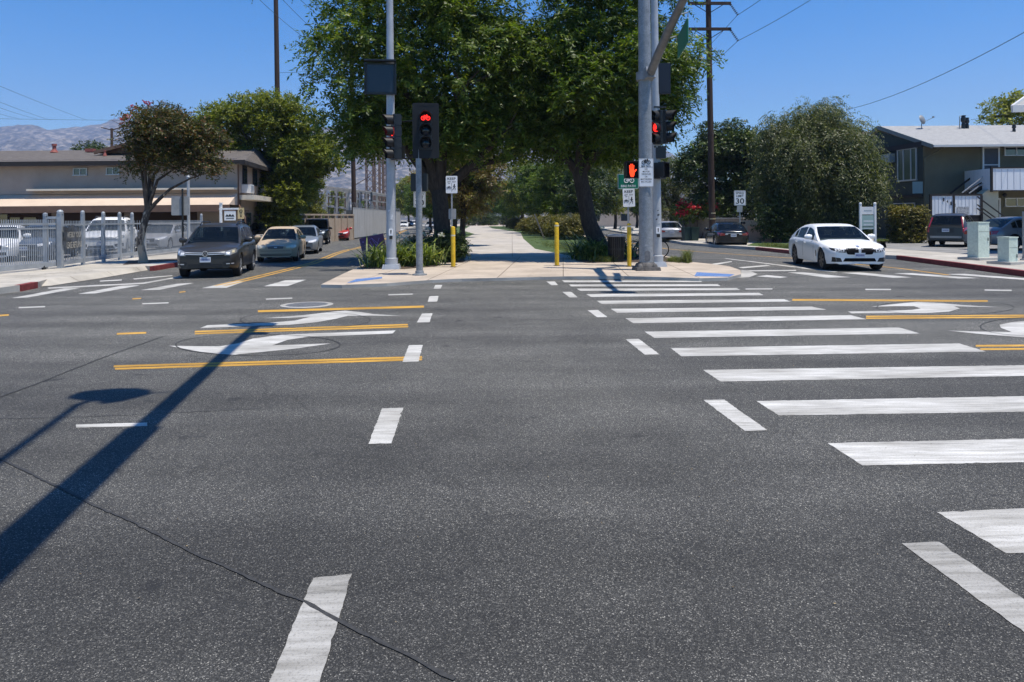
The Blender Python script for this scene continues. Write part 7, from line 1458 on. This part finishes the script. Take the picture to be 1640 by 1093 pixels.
# willow, broadleaf and others right of the right-hand street
b = AT(1318, 386, 43)
tree('willow_tree', 'wide weeping grey green tree left of the dark green house', (b.x, b.y, 0.15), 21, 0.34, (0.1, 0, 2.2),
     [(-2.4, 0, 5.8), (-.4, -1, 6.2), (1.2, -.6, 5.4), (1.7, .6, 4.6), (.3, 1.0, 6.5), (-1.6, 1, 6.4)],
     [(-1.6, -.3, 5.9, 1.7, 2.0, 1.4, 40), (0.1, -.4, 6.2, 1.6, 2.0, 1.3, 40), (1.2, 0, 5.2, 1.1, 1.8, 1.4, 28), (-1.9, -.6, 4.4, 1.7, 1.9, 1.6, 44), (0.4, -.9, 4.6, 1.9, 1.8, 1.7, 48), (1.6, -.2, 4.1, 1.2, 1.6, 1.3, 32),
      (-1.6, -.3, 2.3, 1.4, 1.6, 1.2, 34), (0.4, -.2, 2.0, 1.7, 1.5, 1.2, 30), (2.5, 0, 3.4, .5, 1, .7, 8), (-.9, 0, 1.0, 1.2, 1.0, .8, 14), (-2.6, 0, 6.8, .35, .5, .5, 7), (-1.0, 0, 7.6, .3, .4, .45, 7), (.3, 0, 7.75, .35, .4, .45, 7), (1.5, 0, 6.5, .35, .4, .5, 6), (-3.1, 0, 5.9, .35, .5, .5, 6), (-3.4, 0, 3.6, .35, .5, .8, 8)],
     (0.35, 0.9), 84, 14, 0.85, 0.21, 0.042, L_WILLOW, BARK, droop=0.75, jit=0.3, hang=0.75, flat_=1.0, low=-0.8)
b = AT(1160, 384, 52)
tree('broadleaf_tree', 'dark glossy leaved tree behind the right utility pole', (b.x, b.y, 0.15), 23, 0.3, (0.2, 0, 2.6), [(-2, 0, 5), (0, -.8, 6), (2, 0, 5), (1, 1, 6.4), (-1, .8, 5.6)],
     [(-.6, 0, 6.6, 1.6, 1.8, 1.4, 40), (1.2, 0, 6.8, 1.6, 1.8, 1.5, 40), (-1.9, 0, 4.9, 1.5, 1.7, 1.4, 34), (.8, 0, 4.4, 2.2, 1.8, 1.6, 44), (2.6, 0, 4.8, 1.4, 1.6, 1.6, 30), (-.6, 0, 2.6, 2.0, 1.5, 1.1, 34), (2.2, 0, 2.4, 1.8, 1.4, 1.1, 28)],
     (0.5, 0.85), 75, 8, 0.34, 0.20, 0.10, L_DARK, BARK, droop=0.3)
b = AT(1076, 380, 66)
tree('olive_tree', 'rounded olive toned tree behind the grey signal poles', (b.x, b.y, 0.15), 25, 0.25, (0, 0, 2.0), [(-1.4, 0, 4.4), (1.4, 0, 4.4), (0, .8, 5.4)],
     [(0, 0, 5.2, 1.6, 1.6, 1.5, 34), (-1.2, 0, 3.6, 1.4, 1.4, 1.3, 28), (1.4, 0, 3.6, 1.4, 1.4, 1.3, 28), (0, 0, 2.0, 2.0, 1.4, .9, 28)], (0.5, 0.8), 80, 10, 0.32, 0.15, 0.05, L_WILLOW, BARK, droop=0.2)

# trees that line the path and the two streets farther off: four crowns shared, every tree a thing of its own
def variant(name, label, seed, leaf, masses, h, **k):
    return tree(name, label, (0, 0, 0), seed, 0.22, (0.1, 0, h * 0.32), [(-1.5, 0, h * .6), (0, -.8, h * .75), (1.5, .2, h * .62), (.2, 1, h * .8)], masses, (0.55, 0.9), 60, 10, 0.42, 0.2, 0.09, leaf, BARK, group='trees lining the path farther off', **k)
MS = [(-1.6, 0, 4.6, 1.6, 1.8, 1.4, 26), (1.5, 0, 4.8, 1.6, 1.8, 1.5, 26), (0, 0, 6.4, 1.8, 1.8, 1.5, 30), (0, .2, 3.2, 2.0, 1.8, 1.0, 24)]
MS2 = [(-1.2, 0, 5.4, 1.6, 1.6, 1.8, 28), (1.4, 0, 5.0, 1.5, 1.6, 1.6, 26), (.2, 0, 7.6, 1.5, 1.5, 1.6, 26), (0, 0, 3.2, 1.6, 1.4, 1.0, 18)]
far = [variant('brown_tinged_tree', 'brown tinged tree just behind the left KEEP sign', 31, L_BROWN, MS, 7.5), variant('path_tree', 'green tree', 32, L_JAC, MS, 7.5),
       variant('path_tree', 'olive tree', 33, L_OLIVE, MS2, 9), variant('path_tree', 'dark tree', 34, L_DARK, MS2, 9)]
SPOTS = [  # variant, px, distance, scale, turn
    (0, 740, 42, 0.82, 0.0, 'brown tinged tree just behind the left KEEP sign'), (1, 727, 60, 0.9, 1.0, 'green tree behind the brown tinged tree left of the path'),
    (2, 716, 74, 0.75, 2.0, 'olive tree beside the left lawn, behind the big left trunk'), (3, 700, 98, 0.9, 0.7, 'dark tree at the far left edge of the path'),
    (1, 892, 66, 0.86, 2.4, 'green tree rising over the brown hedge right of the path'), (3, 930, 56, 0.8, 1.4, 'dark tree behind the right yellow bollard'), (2, 838, 92, 1.0, 3.0, 'olive tree far along the right of the path'),
    (1, 812, 128, 1.05, 4.0, 'green tree closing the view right of the path end'), (3, 744, 150, 1.1, 5.0, 'dark tree at the far end of the path'), (2, 730, 132, 1.0, 0.4, 'olive tree far behind the left bollard'),
    (1, 668, 118, 0.95, 1.9, 'green tree where the left street bends'), (2, 655, 150, 1.15, 2.9, 'olive tree beyond the bend of the left street'), (3, 640, 175, 1.15, 3.6, 'dark tree beyond the substation towers'),
    (1, 930, 88, 0.9, 0.2, 'green tree over the white sedan on the right street'), (2, 985, 96, 1.0, 1.1, 'olive tree behind the trash can far along the right street'), (3, 1020, 105, 0.95, 2.2, 'dark tree behind the BIKE PATH sign'),
    (1, 1040, 84, 0.85, 5.1, 'green tree behind the big steel pole'), (3, 790, 185, 1.3, 2.6, 'dark tree on the skyline at the path end'), (2, 860, 150, 1.2, 0.9, 'olive tree on the skyline right of the path end'), (1, 905, 140, 1.2, 3.3, 'green tree on the skyline over the bollard'),
    (2, 742, 72, 0.85, 2.7, 'olive tree right behind the brown tinged tree at the left path edge'), (1, 862, 78, 0.95, 4.6, 'green tree in the middle distance right of the path above the hedges'), (3, 884, 100, 1.0, 1.7, 'dark tree filling the gap right of the path behind the hedges'), (1, 690, 84, 0.85, 3.9, 'green tree behind the SPEED LIMIT sign on the left'), (3, 952, 70, 0.85, 2.9, 'dark tree behind the right big trunk'),
    (3, 768, 205, 1.3, 0.3, 'dark tree closing the far end of the path at its left'), (1, 783, 225, 1.5, 1.3, 'green tree closing the far end of the path in its middle'), (2, 806, 215, 1.4, 2.3, 'olive tree closing the far end of the path at its right'), (1, 822, 110, 0.8, 5.3, 'green tree beside the far bend of the path'),
    (1, 578, 120, 0.62, 1.5, 'green tree inside the substation yard'), (3, 612, 160, 0.8, 0.5, 'dark tree behind the lattice towers'), (2, 540, 135, 0.8, 2.2, 'olive tree behind the substation frames')]
used = set()
for k, u, d, s, rz, lab in SPOTS:
    o = far[k]
    if k in used: o = copy_tree(far[k])
    used.add(k)
    p = AT(u, 351, d); o.location = (p.x, p.y, 0.08); o.rotation_euler = (0, 0, rz); o.scale = (s, s, s * 0.98); o['label'] = lab
def seat_tree(k, u, d, s, rz, lab, z=0.1):
    o = copy_tree(far[k]); p = AT(u, 351, d); o.location = (p.x, p.y, z); o.rotation_euler = (0, 0, rz); o.scale = (s,) * 3; o['label'] = lab; o['group'] = 'trees behind the buildings'
seat_tree(3, 150, 70, 1.02, 1.0, 'dark tree showing over the beige roof beside the vents'); seat_tree(1, 186, 66, 1.0, 2.0, 'green tree showing over the beige roof next to the bronze tree')
seat_tree(2, 1626, 62, 1.28, 3.0, 'olive tree showing over the pale shingle roof at the right edge')
seat_tree(2, 268, 60, 1.15, 4.0, 'olive tree showing above the beige roof right of the bronze tree')
seat_tree(3, 352, 58, 0.95, 0.4, 'dark tree behind the beige house beside the rounded tree')
seat_tree(3, 455, 57, 0.8, 5.4, 'dark tree under the rounded tree behind the queue of cars')
seat_tree(3, 395, 61, 0.85, 2.2, 'dark tree filling the gap behind the rounded tree trunk')
seat_tree(3, 1250, 56, 0.9, 1.2, 'dark tree between the broadleaf tree and the willow')
seat_tree(3, 1375, 58, 0.8, 4.4, 'dark tree behind the willow near the green house')

# shrubs, hedges, strap-leaved plants
def shrub(name, label, base, masses, leaf, seed, dens=300, m=8, L=0.16, ls=0.07, ws=0.035, r01=(0.18, 0.32), cat='shrub', group=None, **kw):
    rng = np.random.default_rng(seed); root = thing(name, label, cat, base, 0, group, local=True)
    mb = MB()
    for (cx, cy, cz, rx, ry, rz, n) in masses:
        for _ in range(4): mb.tube([(cx * .3 + rng.normal(0, .06), cy * .3, -0.05), (cx * .8 + rng.normal(0, .1), cy, cz * .6), (cx + rng.normal(0, rx * .5), cy + rng.normal(0, ry * .4), cz + rz * .5)], [0.025, 0.018, 0.006], 5)
    mb.build('stem', BARK, root)
    V = crown_mesh(rng, blobs_from(rng, masses, *r01), dens, m, L, ls, ws, **kw); np_mesh('foliage', V, quads(V), leaf, root); return root
b = G(722, 421.5, .08); shrub('dark_shrub', 'dense dark rounded shrub behind the left yellow bollard', (b.x, b.y + .8, .08), [(0, 0, .55, .45, .5, .42, 40), (-.35, .2, .6, .35, .4, .4, 20), (.1, .4, .5, .3, .4, .4, 16)], L_DARK, 41, 500)
b = G(676, 412, .08); shrub('low_shrub', 'low dark shrub between the two grey signal posts', (b.x, b.y, .08), [(0, 0, .5, .7, .6, .4, 40), (.6, .4, .45, .5, .5, .35, 20)], L_DARK, 42, 400)
b = G(860, 379, .08)
for k, (u, v, lab) in enumerate(((900, 385, 'near section of the brown tipped hedge, beside the leaning stake'), (872, 381, 'second section of the brown tipped hedge right of the path'), (848, 376, 'third section of the brown tipped hedge, at the path bend'), (822, 370, 'far low section of the brown tipped hedge'))):
    b = G(u, v, .08); s = 1 + .05 * k
    shrub('hedge', lab, (b.x + .6, b.y + 1.2, .08), [(0, 0, .95, 1.3, 1.0, .75, 60), (1.0, .3, .9, .9, .9, .7, 34), (-.9, .2, .75, .7, .8, .55, 24)], L_HEDGE, 45 + k, 150, 8, .26, .1, .05, (.3, .5), 'hedge', 'brown tipped hedges along the path')
for k, (u, dd, sx_, lab) in enumerate(((770, 168, 1.6, 'low dark hedge closing the left of the path end'), (797, 176, 1.8, 'low dark hedge closing the right of the path end'))):
    b = AT(u, 352, dd); shrub('hedge', lab, (b.x, b.y, 0), [(0, 0, 1.0, 2.6 * sx_, .8, .9, 60), (0, 0, 1.9, 1.6 * sx_, .7, .6, 26)], L_DARK, 57 + k, 60, 8, .4, .2, .11, (.5, .8), 'hedge', 'dark hedges at the far end of the path')
st_ = MB(); p = G(872, 383, .08); st_.beam((p.x, p.y, .05), (p.x - .75, p.y + .1, 2.0), .09, .09); tag(st_.build('wooden_stake', mat('grey_timber', (.16, .145, .13), .9)), 'grey wooden stake leaning in front of the hedge', 'stake')
b = G(1456, 389.5, .15); HB = [(x, y, z, .12, .12, .12, 2) for x in np.linspace(-.62, .62, 6) for y in (-.4, .1, .5) for z in np.linspace(.2, 1.75, 7)]
shrub('clipped_hedge', 'clipped square bush against the dark green house wall', (b.x, b.y, .15), HB, L_HEDGE, 51, 330, 8, .12, .085, .05, (.2, .28), 'hedge', flat_=1.0, low=-.9)
b = AT(1116, 381, 51); t = shrub('bougainvillea', 'crimson flowering shrub spilling over the grey block wall', (b.x, b.y, .15), [(0, 0, 1.9, 1.1, .6, .6, 30), (-.9, 0, 1.7, .7, .6, .6, 16), (.9, .1, 1.8, .7, .6, .5, 16)], L_JAC, 52, 160, 8, .22, .11, .06, (.28, .42), 'flowering shrub')
rng = np.random.default_rng(7); V = crown_mesh(rng, blobs_from(rng, [(-.3, -.3, 2.2, 1.2, .4, .55, 20), (.8, -.3, 2.3, .5, .3, .4, 8), (-1.0, -.3, 2.0, .6, .3, .5, 8)], .12, .26), 260, 8, .16, .08, .07); np_mesh('blossom', V, quads(V), L_RED, t)
b = AT(1340, 390, 41.5); shrub('low_shrub', 'shady shrub under the willow behind the white sedan', (b.x, b.y, .15), [(0, 0, .7, .9, .6, .6, 34), (1.1, 0, .9, .7, .6, .7, 24)], L_DARK, 55, 220, 8, .2, .1, .05, (.28, .42))
b = AT(1240, 392, 41.5); shrub('low_shrub', 'dark shrub bulging over the tan wall left of the willow', (b.x, b.y, .15), [(0, 0, .9, 1.0, .7, .8, 44), (.7, .2, 2.0, .9, .7, .8, 34), (-.3, 0, 1.6, .6, .5, .6, 16)], L_DARK, 56, 220, 8, .2, .1, .05, (.28, .42))

def strap_plant(label, base, seed, n=70, L=0.75, group='strap leaved plants in the beds', spread=0.5, flowers=0):
    rng = np.random.default_rng(seed); root = thing('agapanthus', label, 'plant', base, 0, group, local=True)
    V = []
    for _ in range(n):
        az = rng.uniform(0, 2 * math.pi); o = np.array([rng.normal(0, spread * .45), rng.normal(0, spread * .45), 0.0])
        h = np.array([math.cos(az), math.sin(az), 0]); l = L * rng.uniform(.6, 1.15); el = rng.uniform(.75, 1.45); w = np.array([-h[1], h[0], 0]) * rng.uniform(.016, .032)
        pts, p, e = [], o.copy(), el
        for k in range(6): pts.append(p.copy()); p = p + (h * math.cos(e) + np.array([0, 0, math.sin(e)])) * l / 5; e -= rng.uniform(.16, .42)
        ws = [0.8, 1, 1, .9, .65, .05]
        for k in range(5): V += [pts[k] - w * ws[k], pts[k] + w * ws[k], pts[k + 1] + w * ws[k + 1], pts[k + 1] - w * ws[k + 1]]
    np_mesh('leaves', np.array(V), quads(np.array(V)), L_STRAP, root)
    for k in range(flowers):
        x, y = rng.normal(0, spread * .5, 2); h = rng.uniform(.8, 1.15); mb = MB(); mb.tube([(x, y, 0), (x * 1.1, y, h * .6), (x * 1.2, y + .04, h)], .008, 5); s = mb.build('flower_stalk', L_STRAP, root)
        Vf = crown_mesh(rng, np.array([(x * 1.2, y + .04, h + .03, .09)]), 3500, 6, .05, .035, .03); np_mesh('flower_head', Vf, quads(Vf), L_WHITE, s)
    return root
for k, (u, v, lab, n, fl) in enumerate((
        (604, 428, 'strap leaved plant at the left tip of the bed beside the thin pole', 80, 0), (618, 424, 'strap leaved plant just left of the thin signal pole', 80, 0), (643, 426, 'strap leaved plant close to the right of the thin signal pole', 90, 1),
        (656, 419, 'strap leaved plant with white blooms between the two signal posts', 80, 4), (684, 424, 'strap leaved plant right of the bike signal post', 80, 1), (668, 426, 'strap leaved plant at the foot of the bike signal post', 70, 0),
        (634, 415, 'strap leaved plant behind the thin signal pole', 70, 2), (690, 412, 'strap leaved plant in front of the dark shrub', 70, 3),
        (938, 415, 'big arching strap leaved plant left of the trash can', 130, 0), (958, 416, 'arching strap leaved plant against the trash can', 120, 0), (950, 408, 'strap leaved plant at the back of the right bed', 90, 2), (1004, 412, 'strap leaved plant behind the trash can', 80, 4))):
    b = G(u, v, .08); strap_plant(lab, (b.x, b.y, .08), 60 + k, int(n * 1.25), 1.3 if k >= 8 else 1.22, spread=.66 if k >= 8 else .52, flowers=fl)
def tufts(name, px, n, h, seed, z=.08):
    rng = np.random.default_rng(seed); V = []
    P = [np.array(V2(G(u, v, z))) for u, v in px]
    for _ in range(n):
        w = rng.dirichlet(np.ones(len(P))); o = np.array([*sum(a * b2 for a, b2 in zip(w, P)), z])
        for _ in range(5):
            az = rng.uniform(0, 6.28); hd = np.array([math.cos(az), math.sin(az), 0]); l = h * rng.uniform(.4, 1.2); s = np.array([-hd[1], hd[0], 0]) * .006
            o2 = o + np.array([rng.normal(0, .04), rng.normal(0, .04), 0]); m_ = o2 + hd * l * .25 + np.array([0, 0, l * .7]); e = o2 + hd * l * .7 + np.array([0, 0, l])
            V += [o2 - s, o2 + s, m_ + s * .8, m_ - s * .8, m_ - s * .8, m_ + s * .8, e + s * .1, e - s * .1]
    V = np.array(V); tag(np_mesh(name, V, quads(V), L_GRASS), kind='stuff')
tufts('grass', [(1060, 419), (1075, 415), (1110, 420), (1090, 422)], 140, .16, 1); tufts('grass', [(1092, 420.5), (1100, 418.5), (1108, 421), (1100, 422.5)], 60, .42, 2)
tufts('grass', [(940, 420), (976, 421), (1000, 419), (985, 417)], 160, .22, 3); tufts('grass', [(1200, 394), (1268, 400), (1345, 403), (1345, 397), (1215, 390)], 900, .12, 4, .15)
tufts('grass', [(860, 399), (921, 411), (945, 410), (990, 398), (900, 385), (842, 383)], 900, .07, 5); tufts('grass', [(700, 400), (746, 411), (750, 399), (740, 384), (700, 384)], 500, .07, 6)
tufts('grass', [(1400, 388), (1476, 388.6), (1476, 384), (1400, 383)], 250, .12, 7, .15)
rng = np.random.default_rng(99)
